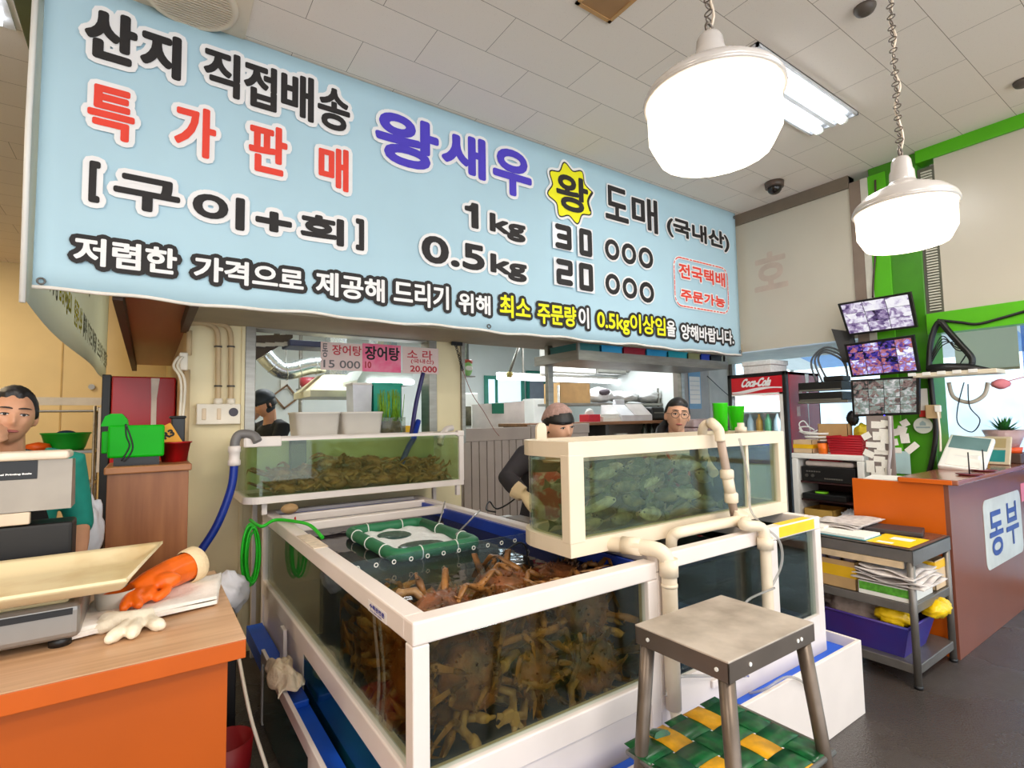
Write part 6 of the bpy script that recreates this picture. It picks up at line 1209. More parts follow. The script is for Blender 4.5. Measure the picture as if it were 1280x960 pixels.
# ================================================================== KITCHEN
def H(px, py, y): return P(px, py, y=y)
def sheet_sign(label, TL, BR, y, m_, lines):
    a, b_ = H(*TL, y), H(*BR, y); t = thing('menu_sign', label, 'sign', ((a.x+b_.x)/2, y, b_.z)); obj('sheet', MB().box(a.x, b_.x, y-.003, y, b_.z, a.z), m_, t)
    W_, H_ = b_.x-a.x, a.z-b_.z
    for i, (tx, u0, u1, v0, v1, mm, w_) in enumerate(lines):
        m = MB(); letter(m, tx, a.x+W_*u0, a.x+W_*u1, b_.z+H_*v0, b_.z+H_*v1, lambda p, q, r=0: (p, y-.0045-r, q), w_); obj('lettering', m, mm, t)
PK = mat('pen_red', (206, 60, 70), .7); PG = mat('pen_grey', (120, 112, 112), .7); SGN = mat('sign_blush', (240, 214, 208), .7, var=.04); PINK = mat('sign_pink', (250, 90, 140), .6, c2=(252, 150, 176), scale=9)
sheet_sign('hand-lettered pale menu sheet with 15000, left of three over the hatch', (401, 427), (453, 464), 3.935, SGN, (('통', .03, .16, .45, .95, PG, .001), ('장어탕', .26, .97, .55, .92, PK, .0015), ('15 000', .06, .94, .08, .36, PG, .001)))
sheet_sign('hot pink menu sheet with black lettering in the middle over the hatch', (453, 429), (501, 466), 3.932, PINK, (('장어탕', .06, .96, .42, .92, INK, .003), ('10', .06, .22, .12, .36, PK, .002)))
sheet_sign('pale menu sheet with red 20.000, right of three over the hatch', (503, 433), (548, 468), 3.935, SGN, (('소 라', .12, .82, .55, .9, PK, .0015), ('(국내산)', .22, .86, .36, .56, PK, .001), ('20.000', .2, .95, .06, .30, PK, .002)))
# on the sill
TRW = mat('tray_offwhite', (240, 232, 222), .45, var=.02)
for i, (l_, r_, lb) in enumerate(((367, 424, 'white plastic tub on the hatch sill, left of two'), (425, 477, 'white plastic tub on the hatch sill, next to the green stalks'))):
    a, b_ = H(l_, 497, 4.0), H(r_, 529, 4.0); x0, x1 = a.x, b_.x; t = thing('plastic_tub', lb, 'tub', ((x0+x1)/2, 4.08, 1.38)); m = MB()
    def rr4(z, e, r0=.05):
        o_ = []
        for cx, cy, a_ in ((x1-r0, 4.22-r0, 0), (x0+r0, 4.22-r0, 90), (x0+r0, 3.93+r0, 180), (x1-r0, 3.93+r0, 270)):
            for k_ in range(6): t_ = math.radians(a_+k_*18); o_.append(m.bm.verts.new((cx+(r0+e)*math.cos(t_), cy+(r0+e)*math.sin(t_), z)))
        return o_
    R_ = [rr4(1.381, -.035), rr4(1.40, -.02), rr4(1.56, -.004), rr4(1.562, .002), rr4(1.575, .002), rr4(1.575, -.01), rr4(1.41, -.03)]
    m.cap(R_[0], True); [m.skin(R_[k_], R_[k_+1]) for k_ in range(6)]; m.cap(R_[6]); obj('tub', m, TRW, t)
a = H(489, 527, 4.05); gbk = thing('stalk_bundle', 'bundle of green stalks standing in a brown-bottomed bag on the hatch sill', 'vegetables', (a.x, 4.06, 1.381)); m = MB(); rr_ = random.Random(2)
for i in range(60): x = a.x+rr_.uniform(-.085, .085); y = 4.06+rr_.uniform(-.05, .05); m.cyl((x, y, 1.50), (x+rr_.uniform(-.03, .03), y+rr_.uniform(-.02, .02), 1.70+rr_.uniform(0, .06)), .0045, .002, 5)
obj('stalks', m, mat('stalk_green', (128, 176, 40), .5, var=.25, scale=30), gbk); obj('roots', MB().sph((a.x, 4.06, 1.45), (.095, .06, .075), 16, 10), mat('roots_brown', (110, 92, 52), .6, var=.3, scale=30), gbk); obj('bag_film', MB().box(a.x-.10, a.x+.10, 3.995, 4.125, 1.382, 1.53), glass('film_clear', (226, 230, 222), .15), gbk)
a, b_ = H(466, 478, 4.35), H(502, 520, 4.35); tc_ = thing('storage_bin', 'teal plastic bin behind the green stalks', 'bin', ((a.x+b_.x)/2, 4.45, 1.3)); obj('tub', bxs((a.x, b_.x, 4.35, 4.356, 1.3, a.z), (a.x, b_.x, 4.55, 4.556, 1.3, a.z), (a.x, a.x+.006, 4.35, 4.556, 1.3, a.z), (b_.x-.006, b_.x, 4.35, 4.556, 1.3, a.z), (a.x, b_.x, 4.35, 4.556, 1.3, 1.306)), mat('bin_teal', (30, 176, 150), .4), tc_); obj('rim', bxs((a.x-.01, b_.x+.01, 4.34, 4.352, a.z-.02, a.z)), mat('bin_teal', (30, 176, 150)), tc_)
a, b_ = H(441, 481, 4.35), H(465, 500, 4.35); wb2 = thing('storage_bin', 'translucent white bin behind the right white tub', 'bin', ((a.x+b_.x)/2, 4.45, 1.3)); obj('tub', MB().prism([(a.x+.015, 4.35, 1.3), (b_.x-.015, 4.35, 1.3), (b_.x, 4.35, a.z), (a.x, 4.35, a.z)], (0, .18, 0)), mat('bin_white', (232, 236, 244), .4), wb2); obj('lid', MB().box(a.x-.008, b_.x+.008, 4.342, 4.54, a.z, a.z+.02, .004), WHITE, wb2)
a = H(510, 521, 4.05); tag(obj('yellow_pack', MB().box(a.x-.035, a.x+.04, 4.03, 4.10, 1.381, 1.46, .006), mat('pack_yellow', (250, 196, 20), .5)), 'small yellow packet on the sill beside the navy hose', 'packet')
kc = thing('kitchen_counter', 'steel counter inside the kitchen behind the hatch', 'counter', (1.3, 4.45, 0)); obj('counter_top', MB().box(.75, 2.15, 4.27, 4.66, 1.265, 1.30, .004), STEEL, kc); obj('counter_body', MB().box(.78, 2.12, 4.29, 4.64, 0, 1.265), STEEL_D, kc)
# extraction duct and hoods
DUCT = mat('duct_foil', (200, 206, 208), .22, .9, var=.1, scale=12, bump=.2, bscale=40)
y = 5.6; du = thing('air_duct', 'silver elbow duct hanging in the kitchen behind the hatch', 'duct', (H(360, 460, y).x, y, 2.0))
pts = spl([H(328, 440, y), H(338, 452, y), H(352, 463, y), H(366, 463, y), H(385, 458, y), H(405, 456, y)], 5)
obj('pipe', MB().tube(pts, .088, 18), DUCT, du); 
for k_ in (2, 7, 12, 17, 22): obj('joint_ring', MB().torus(pts[k_], .089, .006, pts[k_+1]-pts[k_], 22, 6), DUCT, du)
obj('hanger', MB().tube([pts[12]+V((0, 0, .08)), V((pts[12].x, y, 2.75))], .006, 6), STEEL, du)
y = 5.3; a, b_, c, d = H(389, 496, y), H(444, 492, y), H(425, 466, y), H(404, 474, y); hd_ = thing('cooker_hood', 'cream pyramid cooker hood in the kitchen behind the white tubs', 'hood', ((a.x+b_.x)/2, y+.3, a.z))
m = MB(); A = [m.bm.verts.new(p) for p in ((a.x, y, a.z+.07), (b_.x+.2, y, a.z+.07), (b_.x+.2, y+.7, a.z+.07), (a.x, y+.7, a.z+.07))]; B = [m.bm.verts.new(p) for p in ((c.x-.1, y+.25, c.z), (b_.x+.05, y+.25, c.z), (b_.x+.05, y+.5, c.z), (c.x-.1, y+.5, c.z))]; m.skin(A, B, False); m.cap(A, True); m.cap(B); obj('hood_slope', m, mat('hood_cream', (206, 196, 160), .4), hd_)
obj('hood_skirt', MB().box(a.x-.01, b_.x+.21, y-.01, y+.71, a.z-.0, a.z+.07, .004), mat('skirt_cream', (226, 220, 190), .4), hd_); obj('latch', MB().box(a.x+.55, a.x+.60, y-.025, y-.01, a.z+.01, a.z+.07), BLACK, hd_); obj('flue', MB().box(c.x-.02, b_.x-.0, y+.28, y+.47, c.z-.01, 2.75), DUCT, hd_)
y = 4.75; a, b_ = H(447, 480, y), H(516, 466, y); h2 = thing('cooker_hood', 'pale grey slanted hood above the teal bin', 'hood', ((a.x+b_.x)/2, y+.2, a.z)); obj('hood_slope', MB().prism([(a.x, y, a.z), (a.x, y, a.z+.04), (a.x+.06, y+.0, b_.z+.02), (b_.x, y, b_.z+.02), (b_.x, y, a.z)], (0, .45, 0)), mat('hood_pale', (206, 214, 210), .35, .3), h2); obj('flue', MB().box(a.x+.25, b_.x-.1, y+.15, y+.4, b_.z, 2.75), DUCT, h2); obj('lamp_tube', MB().cyl((a.x+.1, y-.02, a.z+.03), (b_.x, y-.02, a.z+.03), .018), TUBE_W, h2)
y = 4.5; st_ = thing('stair_flight', 'dark underside of a stair slanting across the top left of the hatch', 'stairs', (.9, 4.5, 2.0)); a, b_, c = H(296, 420, y), H(366, 418, y), H(300, 462, y); obj('hanger', MB().box(b_.x-.1, b_.x-.06, y+.2, y+.24, b_.z-.02, 2.75), STEEL_D, st_); obj('soffit', MB().prism([a, b_, V((b_.x, y, b_.z-.03)), c], (0, .5, 0)), mat('stair_dark', (70, 58, 50), .6), st_)
for i in range(5): p = a.lerp(b_, .15+.17*i); obj('tread', MB().box(p.x, p.x+.07, y-.03, y, p.z-.09-.0*i, p.z-.06), STEEL, st_)
a, b_ = H(362, 424, 4.4), H(403, 434, 4.4); tag(obj('blue_tray', bxs((a.x, b_.x+.3, 4.4, 4.7, b_.z, a.z), b=.01), mat('tray_navy', (60, 70, 110), .5)), 'dark blue tray stored under the hatch head', 'tray')
y = 7.47; a = H(357, 496, y); wf = thing('wooden_frame', 'small wooden lozenge frame on the white kitchen wall beside the cook', 'frame', (a.x, y, a.z-.15)); Mx = Matrix.Translation((a.x, y, a.z)) @ Matrix.Rotation(PI/4+.1, 4, 'Y'); obj('frame', MB().box(-.12, .12, -.015, .015, .10, .12, M=Mx).box(-.12, .12, -.015, .015, -.12, -.10, M=Mx).box(-.12, -.10, -.015, .015, -.12, .12, M=Mx).box(.10, .12, -.015, .015, -.12, .12, M=Mx), wood('frame_wood', (150, 110, 70), (120, 84, 50), (5, 5, 5)), wf)
a = H(387, 478, 6.0); rp2 = thing('red_pot', 'dark red pot on a bracket by the cooker hood', 'pot', (a.x, 6.0, a.z-.07)); obj('pot_body', MB().lathe([(.07, 0), (.10, .04), (.10, .12), (.09, .12), (.06, .01)], (a.x, 6.0, a.z-.07), 18), mat('pot_red', (150, 50, 60), .4), rp2); obj('bracket', MB().box(a.x-.12, a.x+.12, 5.9, 6.1, a.z-.085, a.z-.07), STEEL, rp2)
pst = H(377, 480, 6.1); tag(obj('pipe_post', MB().cyl((pst.x, 6.15, 0), (pst.x, 6.15, 2.75), .02), STEEL), 'thin steel post in the kitchen left of the cooker hood', 'post')
a = H(357, 480, 7.4); tag(obj('power_point', MB().box(a.x-.05, a.x+.05, 7.47, 7.5, a.z-.06, a.z+.06, .004), WHITE), 'white power point on the kitchen wall above the lozenge frame', 'socket')

# ------------------------------------------------------------------ right of the hatch
TP = mat('pillar_teal', (0, 140, 112), .3, var=.05); 
y = 4.9; a, b_ = H(565, 466, y), H(579, 535, y); tp = struct('column_teal', MB().box(a.x, b_.x+.01, y, y+.22, 0, a.z, .004), TP); struct('column_pale_head', MB().box(a.x, b_.x+.01, y, y+.22, a.z, 2.75, .004), mat('pillar_mint', (206, 226, 212), .4))
GT = mat('plank_taupe', (176, 160, 148), .5, var=.04)
y = 4.25; a, b_ = H(579, 536, y), H(650, 532, y); pg = thing('plank_partition', 'grey-taupe planked low partition beside the left upper tank', 'partition', ((a.x+b_.x)/2, y, 0)); z1 = a.z; xe_ = H(662, 530, y).x
n = 9
for i in range(n): x0 = a.x+(xe_-a.x)*i/n; obj('plank', MB().box(x0+.004, x0+(xe_-a.x)/n-.004, y, y+.03, 0, z1-.12, .003), GT, pg)
obj('top_rail', bxs((a.x-.01, xe_, y-.015, y+.05, z1-.12, z1), (a.x-.01, xe_, y+.02, y+.04, 0, z1-.12), b=.004), GT, pg)
x2 = H(735, 530, y).x; pg2 = thing('plank_partition', 'second taupe partition panel behind the woman in the knitted cap', 'partition', ((xe_+x2)/2, y, 0)); obj('panel', MB().box(xe_+.01, x2, y, y+.03, 0, z1-.08), GT, pg2); obj('top_rail', MB().box(xe_+.004, x2, y-.02, y+.05, z1-.08, z1+.02, .004), GT, pg2); obj('stile', MB().box(xe_+.004, xe_+.06, y-.02, y, 0, z1-.08, .003), GT, pg2)
# white board with a green card
y = 5.2; a, b_ = H(590, 502, y), H(656, 536, y); wbd = thing('partition_board', 'large white panel with a green card clipped to its top edge, behind the partition', 'panel', ((a.x+b_.x)/2, y, 1.2)); m = MB(); m.prism([(a.x, y, 1.2), (b_.x, y, 1.2), (b_.x, y, H(655, 501, y).z), (a.x, y, H(592, 506, y).z)], (0, .02, 0)); obj('sheet', m, mat('sheet_rosy', (236, 224, 216), .6), wbd); obj('stand', MB().box(a.x+.1, b_.x-.1, y+.021, y+.06, 0, 1.5), STEEL_D, wbd)
c, d = H(615, 504, y-.01), H(630, 517, y-.01); obj('card', MB().box(c.x, d.x, y-.012, y-.004, d.z, c.z, .002), mat('card_green', (10, 120, 90), .5), wbd)
a, b_ = H(578, 491, 5.6), H(598, 536, 5.6); mw = thing('fridge_unit', 'white kitchen appliance behind the teal pillar', 'appliance', ((a.x+b_.x)/2, 5.8, 0)); obj('case', MB().box(a.x-.1, b_.x, 5.6, 6.1, 0, a.z, .01), WHITE, mw); c, d = H(580, 508, 5.59), H(591, 532, 5.59); obj('window', MB().box(c.x, d.x, 5.592, 5.602, d.z, c.z), mat('oven_dark', (96, 92, 70), .2, var=.4, scale=8), mw)
a = H(585, 458, 4.85); sb_ = thing('soap_pouch', 'refill pouch with red cap and green label hung high behind the hatch post', 'pouch', (a.x, 4.85, a.z-.09)); obj('pouch', MB().sph((a.x, 4.85, a.z-.02), (.052, .03, .085), 16, 12), mat('pouch_green', (150, 206, 120), .4), sb_); obj('cap', MB().cyl((a.x-.04, 4.85, a.z+.055), (a.x+.045, 4.85, a.z+.05), .022), mat('cap_red', (206, 84, 60), .4), sb_); obj('label_band', MB().sph((a.x, 4.828, a.z-.02), (.045, .012, .03), 14, 8), PAPER, sb_); obj('shelf_bracket', MB().box(a.x-.06, a.x+.06, 4.80, 4.90, a.z-.115, a.z-.105), STEEL, sb_)
obj('bracket_post', MB().box(a.x-.01, a.x+.01, 4.85, 4.92, a.z-.11, 2.75), STEEL, sb_)
hc = H(571, 432, 3.9); ch = thing('chain', 'thin black chain hanging slack from the soffit by the hatch post', 'chain', (hc.x, 3.9, hc.z)); pts = spl([H(569, 429, 3.9), H(574, 446, 3.9), H(578, 462, 3.9)], 8); m = MB()
for i, p in enumerate(pts): m.torus(p, .011, .003, (1, 0, 0) if i % 2 else (0, 1, 0), 10, 5)
obj('links', m, BLACK, ch); obj('hook', MB().box(hc.x-.05, hc.x+.05, 3.89, 3.91, hc.z+.0, hc.z+.03), BLACK, ch); obj('cord', MB().tube(spl([pts[-1], H(590, 492, 3.9), H(605, 515, 3.95), H(617, 536, 4.0), H(624, 545, 4.1)]), .003, 5), mat('cord_red', (150, 80, 66), .6), ch)
# back window, teal door, wall lights
y = 7.49; a, b_ = H(608, 474, y), H(652, 506, y); kw = struct('window_5', bxs((a.x-.05, b_.x+.05, y-.03, y, a.z, a.z+.06), (a.x-.05, a.x+.02, y-.03, y, b_.z-.1, a.z), (b_.x-.02, b_.x+.05, y-.03, y, b_.z-.1, a.z), ((a.x+b_.x)/2-.2, (a.x+b_.x)/2-.15, y-.03, y, b_.z-.1, a.z)), mat('frame_teal', (60, 150, 130), .4)); struct('pane', MB().box(a.x+.02, b_.x-.02, y-.012, y-.002, b_.z-.1, a.z), emit('daylit_pane', (214, 236, 252), .95), kw)
a, b_ = H(657, 474, y), H(681, 534, y); kd = struct('door_1', MB().box(a.x, b_.x, y-.05, y, 0, a.z+.15, .004), mat('door_teal', (24, 128, 112), .4)); struct('door_panel', MB().box(a.x+.05, b_.x-.05, y-.056, y-.05, H(660, 504, y).z, a.z+.05), mat('door_grey', (140, 150, 166), .35), kd); struct('door_handle', MB().tube(spl([(a.x+.10, y-.05, H(660, 509, y).z), (a.x+.10, y-.11, H(660, 509, y).z), (a.x+.2, y-.11, H(660, 509, y).z)]), .018, 8), STEEL, kd)
y = 6.3; a, b_ = H(667, 498, y), H(679, 528, y); wt_ = thing('water_boiler', 'white upright appliance behind the steel post', 'appliance', ((a.x+b_.x)/2, y+.1, 0)); obj('case', MB().box(a.x, b_.x+.06, y, y+.3, 1.15, a.z, .02), WHITE, wt_); obj('stand', MB().box(a.x+.02, b_.x+.04, y+.02, y+.28, 0, 1.15), STEEL_D, wt_)
y = 5.9; zt = H(655, 473, y).z
for i, (l_, r_) in enumerate(((622, 684), (690, 770), (778, 862))):
    a, b_ = H(l_, 474+i*2, y), H(r_, 474+i*2, y); tl = thing('strip_light', ('strip light above the white panel in the kitchen', 'strip light in the middle of the kitchen pass', 'strip light at the right end of the kitchen pass')[i], 'light', ((a.x+b_.x)/2, y, zt-.03)); obj('tube', MB().cyl((a.x, y, zt), (b_.x, y, zt), .03, n=12), TUBE_W, tl); obj('batten', MB().box(a.x, b_.x, y-.04, y+.04, zt+.032, zt+.07, .004), WHITE, tl); obj('suspension', MB().box((a.x+b_.x)/2-.01, (a.x+b_.x)/2+.01, y-.01, y+.01, zt+.07, 2.75), STEEL, tl)
a, b_ = H(649, 432, 4.9), H(637, 465, 4.9); bk2 = thing('stay_rod', 'grey rod slanting down from the soffit with a yellowed rag end', 'rod', (b_.x, 4.9, b_.z)); obj('rod', MB().tube([a, b_], .016, 8), STEEL, bk2); obj('rag_end', MB().sph(b_-V((0, 0, .03)), (.04, .03, .035), 10, 8, fn=lambda d: 1+.2*math.sin(d.x*9+d.z*7)), mat('rag_yellow', (206, 186, 110), .8), bk2); obj('tie_rod', MB().tube([a, V((a.x+.02, 4.9, 2.75))], .016, 8), STEEL, bk2)
# service counter
y = 4.31; yb = 4.82; x0, x1 = H(657, 528, y).x, 5.55; zc = H(760, 527, y).z
WE = wood('counter_edge', (158, 108, 68), (128, 84, 50), (1, 8, 8))
sv = thing('service_counter', 'high brown-edged service counter behind the two women', 'counter', ((x0+x1)/2, 4.56, 0)); obj('counter_top', MB().box(x0, x1, y, yb, zc-.035, zc, .004), WE, sv); obj('back_panel', MB().box(x0+.05, x1, yb-.05, yb-.03, 0, zc-.035), mat('panel_mid', (150, 138, 126), .6), sv)
zs = H(760, 551, y).z; obj('lower_shelf', MB().box(x0+.3, x1, y+.04, yb-.05, zs-.03, zs, .004), WE, sv)
for x in (x0+.06, (x0+x1)/2, x1-.06): obj('support', MB().box(x-.03, x+.03, y+.06, yb-.06, 0, zc-.036), STEEL_D, sv)
def onc(px, y_=None): return H(px, 527, y_ or y+.2).x
REG = mat('register_white', (226, 226, 230), .4); rg2 = thing('cash_register', 'white cash register on the brown-edged service counter', 'register', (onc(790), y+.22, zc)); xa, xb = onc(768), onc(806)
m = MB(); m.prism([(xa, y+.08, zc+.001), (xa, y+.42, zc+.001), (xa, y+.42, zc+.20), (xa, y+.24, zc+.20), (xa, y+.08, zc+.07)], (xb-xa, 0, 0)); obj('case', m, REG, rg2); obj('key_panel', MB().prism([(xa+.22, y+.075, zc+.065), (xa+.22, y+.238, zc+.205), (xb-.01, y+.238, zc+.205), (xb-.01, y+.075, zc+.065)], (0, -.004, .004)), mat('keys_grey', (196, 188, 184), .5), rg2); obj('display', MB().box(xa+.1, xa+.26, y+.27, y+.32, zc+.2, zc+.26, .008), REG, rg2)
ct_ = thing('card_terminal', 'black card terminal beside the white cash register', 'terminal', (onc(815), y+.2, zc)); obj('case', MB().box(onc(808), onc(824), y+.10, y+.34, zc, zc+.17, .03, seg=3), BLACK, ct_); obj('slot', MB().box(onc(810), onc(822), y+.09, y+.101, zc+.09, zc+.10), STEEL, ct_)
nk = thing('napkin_box', 'red napkin box with white tissue standing on the service counter', 'box', (onc(735), y+.18, zc)); obj('box', MB().box(onc(728), onc(743), y+.10, y+.25, zc, zc+.085, .004), mat('napkin_red', (206, 34, 50), .5), nk); obj('tissue', MB().sph((onc(735), y+.17, zc+.10), (.055, .05, .05), 14, 10, fn=lambda d: 1+.2*math.sin(d.x*8)*math.sin(d.y*9+1)), PAPER, nk)
ps2 = thing('paper_stack', 'stack of white papers between napkin box and register', 'papers', (onc(756), y+.2, zc))
for i in range(5): obj('sheets', MB().box(onc(745)+.01*(i % 3), onc(768)-.012*(i % 2), y+.08+.01*i, y+.33, zc+.001+.017*i, zc+.017+.017*i, .002), PAPER, ps2)
tag(obj('keyboard', MB().box(onc(828), onc(848), y+.10, y+.26, zc, zc+.03, .005), BLACK), 'black keyboard on the service counter left of the woman in glasses', 'keyboard')
for i, px in enumerate((807, 816, 826)):
    c = H(px, 549, y+.12); b_o = thing('sauce_bottle', ('dark bottle under the service counter, left of three', 'dark bottle under the service counter, middle of three', 'dark bottle under the service counter, right of three')[i], 'bottle', (c.x, y+.14, zs), 0, 'dark bottles under the service counter'); obj('glass_body', MB().lathe([(.032, .0), (.034, .01), (.034, .10), (.013, .14), (.012, .175)], n=16), mat('bottle_dark', (40, 52, 44), .15), b_o, local=True); obj('cap', MB().cyl((0, 0, .175), (0, 0, .19), .014), STEEL, b_o, local=True)
for i, px in enumerate((752, 766, 779)):
    c = H(px, 549, y+.12); pl3 = thing('dish_stack', ('stack of pale dishes low under the service counter, left of three', 'stack of pale dishes low under the service counter, middle of three', 'white bowl low under the service counter, right of three')[i], 'dishes', (c.x, y+.16, zs), 0, 'pale dishes under the service counter')
    for k_ in range((3, 2, 4)[i]): obj('dish', MB().lathe([(.04, .018*k_), (.085, .018*k_+.014), (.083, .018*k_+.017), (.0, .018*k_+.006)], n=20), PAPER, pl3, local=True)
tag(obj('food_pack', MB().box(H(792, 549, y+.12).x, H(804, 549, y+.12).x, y+.08, y+.2, zs, zs+.05, .008), mat('pack_orange', (226, 140, 40), .5)), 'orange packet low under the service counter', 'packet'); c = H(724, 544, y+.10); tag(obj('tap', MB().tube(spl([(c.x, y+.1, zs), (c.x, y+.1, zs+.12), (c.x+.05, y+.1, zs+.16), (c.x+.09, y+.1, zs+.10)]), .009, 8), mat('tap_yellow', (236, 206, 30), .4)), 'yellow gooseneck hook under the service counter beside the knitted cap', 'hook')
# upper shelf behind
y = 5.0; x0, x1 = H(698, 505, y).x, H(868, 502, y).x; zu = H(760, 504, y).z; us = thing('upper_shelf', 'stainless shelf over the service counter stacked with cartons and bags', 'shelf', ((x0+x1)/2, y+.2, zu)); obj('board', MB().box(x0, x1, y, y+.42, zu-.03, zu, .004), STEEL, us)
for x in (x0+.03, x1-.03, (x0+x1)*.5+.55): obj('support', MB().cyl((x, y+.03, 0), (x, y+.03, zu+.22), .016, n=10), STEEL, us)
a, b_ = H(700, 478, y+.05), H(738, 503, y+.05); cbox('carton', 'tan carton at the left end of the stainless shelf', 'carton', a.x, b_.x, y+.05, y+.38, zu+.0005, a.z, CARD)
rr_ = random.Random(8)
for i, (l_, r_, hh) in enumerate(((742, 768, .16), (768, 800, .12), (800, 832, .15), (832, 866, .13))):
    a, b_ = H(l_, 500, y+.1), H(r_, 500, y+.1); bag('film_pack', ('greyish bundled film on the stainless shelf next to the tan carton', 'white film-wrapped pack on the stainless shelf, second from the carton', 'white film-wrapped pack on the stainless shelf, third from the carton', 'white film-wrapped pack at the right end of the stainless shelf')[i], ((a.x+b_.x)/2, y+.2, zu+hh/2+.035), ((b_.x-a.x)/2, .18, hh/2+.02), 40+i, mat('film_white', (232, 232, 232), .3, var=.08, scale=14, bump=.6, bscale=18), 'pack')
tag(obj('grape_bag', MB().sph((H(757, 490, y-.02).x, y+.0, H(757, 490, y).z), (.10, .03, .04), 14, 8, fn=lambda d: 1+.2*math.sin(d.x*14)*math.sin(d.z*12)), mat('net_dark', (90, 80, 86), .7)), 'dark net bundle hanging in front of the tan carton', 'bundle')
# grey wall cabinets behind the hanging shelf
y = 5.6; 
for i, (l_, r_, mm, lb) in enumerate(((690, 746, WHITE, 'white wall cabinet high behind the hanging shelf'), (747, 784, mat('cab_grey', (150, 148, 140), .4), 'grey wall cabinet high behind the hanging shelf, left one'), (785, 842, mat('cab_grey', (150, 148, 140), .4), 'grey wall cabinet high behind the hanging shelf, right one'))):
    a, b_ = H(l_, 452, y), H(r_, 468, y); wc_ = thing('hanging_cabinet', lb, 'cabinet', ((a.x+b_.x)/2, y+.2, b_.z)); obj('carcass', MB().box(a.x+.004, b_.x-.004, y+.02, y+.28, b_.z, 2.74, .004), mm, wc_); obj('door', MB().box(a.x+.015, b_.x-.015, y, y+.019, b_.z+.015, 2.72, .004), mm, wc_)
# calendar and pillar
y = 3.86; a, b_ = H(853, 462, y), H(885, 462, y); pk = struct('column_grey', MB().box(a.x, b_.x, y, y+.14, 0, 2.16, .004), mat('pillar_grey', (160, 152, 142), .45))
c, d = H(860, 463, y-.005), H(877, 511, y-.005); cal = thing('calendar', 'pale blue wall calendar on the grey pillar behind the woman in glasses', 'calendar', ((c.x+d.x)/2, y-.006, d.z)); obj('sheet', MB().box(c.x, d.x, y-.006, y-.0005, d.z, c.z), mat('calendar_blue', (120, 164, 196), .6), cal); obj('grid_panel', MB().box(c.x+.015, d.x-.015, y-.0072, y-.0061, d.z+.06, c.z-.07), PAPER, cal)
for i in range(1, 6): zz = d.z+.06+(c.z-d.z-.13)*i/6; obj('rule', MB().box(c.x+.02, d.x-.02, y-.0078, y-.0073, zz-.002, zz+.002), mat('calendar_rule', (150, 170, 190), .6), cal)
eg = thing('egg_tray', 'pinkish grey moulded trays stacked behind the woman in glasses', 'trays', (H(893, 523, 3.4).x, 3.4, 1.2)); a, b_ = H(866, 508, 3.4), H(916, 540, 3.4)
for i in range(3): obj('tray', MB().box(a.x, b_.x, 3.4, 3.7, 1.2+.09*i, 1.285+.09*i, .02), mat('tray_mauve', (170, 146, 142), .8, var=.1, scale=20), eg)
obj('stand', MB().box(a.x+.03, b_.x-.03, 3.43, 3.67, 0, 1.199), STEEL_D, eg)
tag(obj('wall_cable', MB().tube(spl([H(884, 470, 3.85), H(900, 485, 3.85), H(915, 498, 3.85), H(925, 505, 3.8)]), .005, 6), BLACK), 'thin black cable drooping on the grey wall left of the glass-door fridge', 'cable')

# ================================================================== PEOPLE
SKIN1 = mat('skin_warm', (206, 150, 116), .5, var=.05, scale=12); SKIN2 = mat('skin_light', (222, 170, 140), .5, var=.05, scale=12)
HAIR = mat('hair_black', (24, 20, 20), .45, var=.3, scale=40, stretch=(1, 1, 4)); EYEW = mat('eye_white', (232, 226, 220), .3); EYED = mat('eye_dark', (26, 18, 16), .2); LIP = mat('lip', (166, 92, 84), .45)
def head_pts(m, M, fem=False):
    """sculpted head, face towards -Y, centre at the origin of M"""
    nu, nv = 56, 40; vs = []
    def G(d, c, s): return math.exp(-((d.x-c[0])**2+(d.y-c[1])**2+(d.z-c[2])**2)/(2*s*s))
    for j in range(nv+1):
        ph = PI*j/nv; row = []
        for i in range(nu):
            th = 2*PI*i/nu; d = V((math.sin(ph)*math.cos(th), math.sin(ph)*math.sin(th), math.cos(ph)))
            p = V((d.x*.076, d.y*.094, d.z*.116))
            if d.z < .1: k = min(1, (.1-d.z)/1.1); p.x *= 1-(.34 if fem else .28)*k**1.3; p.y *= 1-.14*k; p.y -= .012*k
            if d.y > .2: p.z += .012*d.y*max(0, d.z)
            p.y -= .021*G(d, (0, -.98, -.16), .085)+.010*G(d, (0, -.99, .04), .08)       # nose
            p.y += .010*(G(d, (.36, -.9, .12), .13)+G(d, (-.36, -.9, .12), .13))             # eye sockets
            p.y -= .004*(G(d, (.34, -.88, .30), .14)+G(d, (-.34, -.88, .30), .14))           # brow
            p.y -= .006*(G(d, (.5, -.8, -.16), .18)+G(d, (-.5, -.8, -.16), .18))             # cheekbone
            p.y -= .007*G(d, (0, -.9, -.47), .10)+.009*G(d, (0, -.62, -.82), .16)            # lips, chin
            row.append(m.bm.verts.new(M @ p))
            if j in (0, nv): break
        vs.append(row)
    for j in range(nv):
        a, b_ = vs[j], vs[j+1]
        for i in range(nu):
            k = (i+1) % nu
            if len(a) == 1: m.bm.faces.new((a[0], b_[i], b_[k]))
            elif len(b_) == 1: m.bm.faces.new((a[i], b_[0], a[k]))
            else: m.bm.faces.new((a[i], b_[i], b_[k], a[k]))
    for s in (-1, 1): m.sph(M @ V((s*.076, .008, -.005)), (.011, .022, .032), 12, 8, M=M.to_3x3().to_4x4() @ Matrix.Rotation(s*.35, 4, 'Z'))
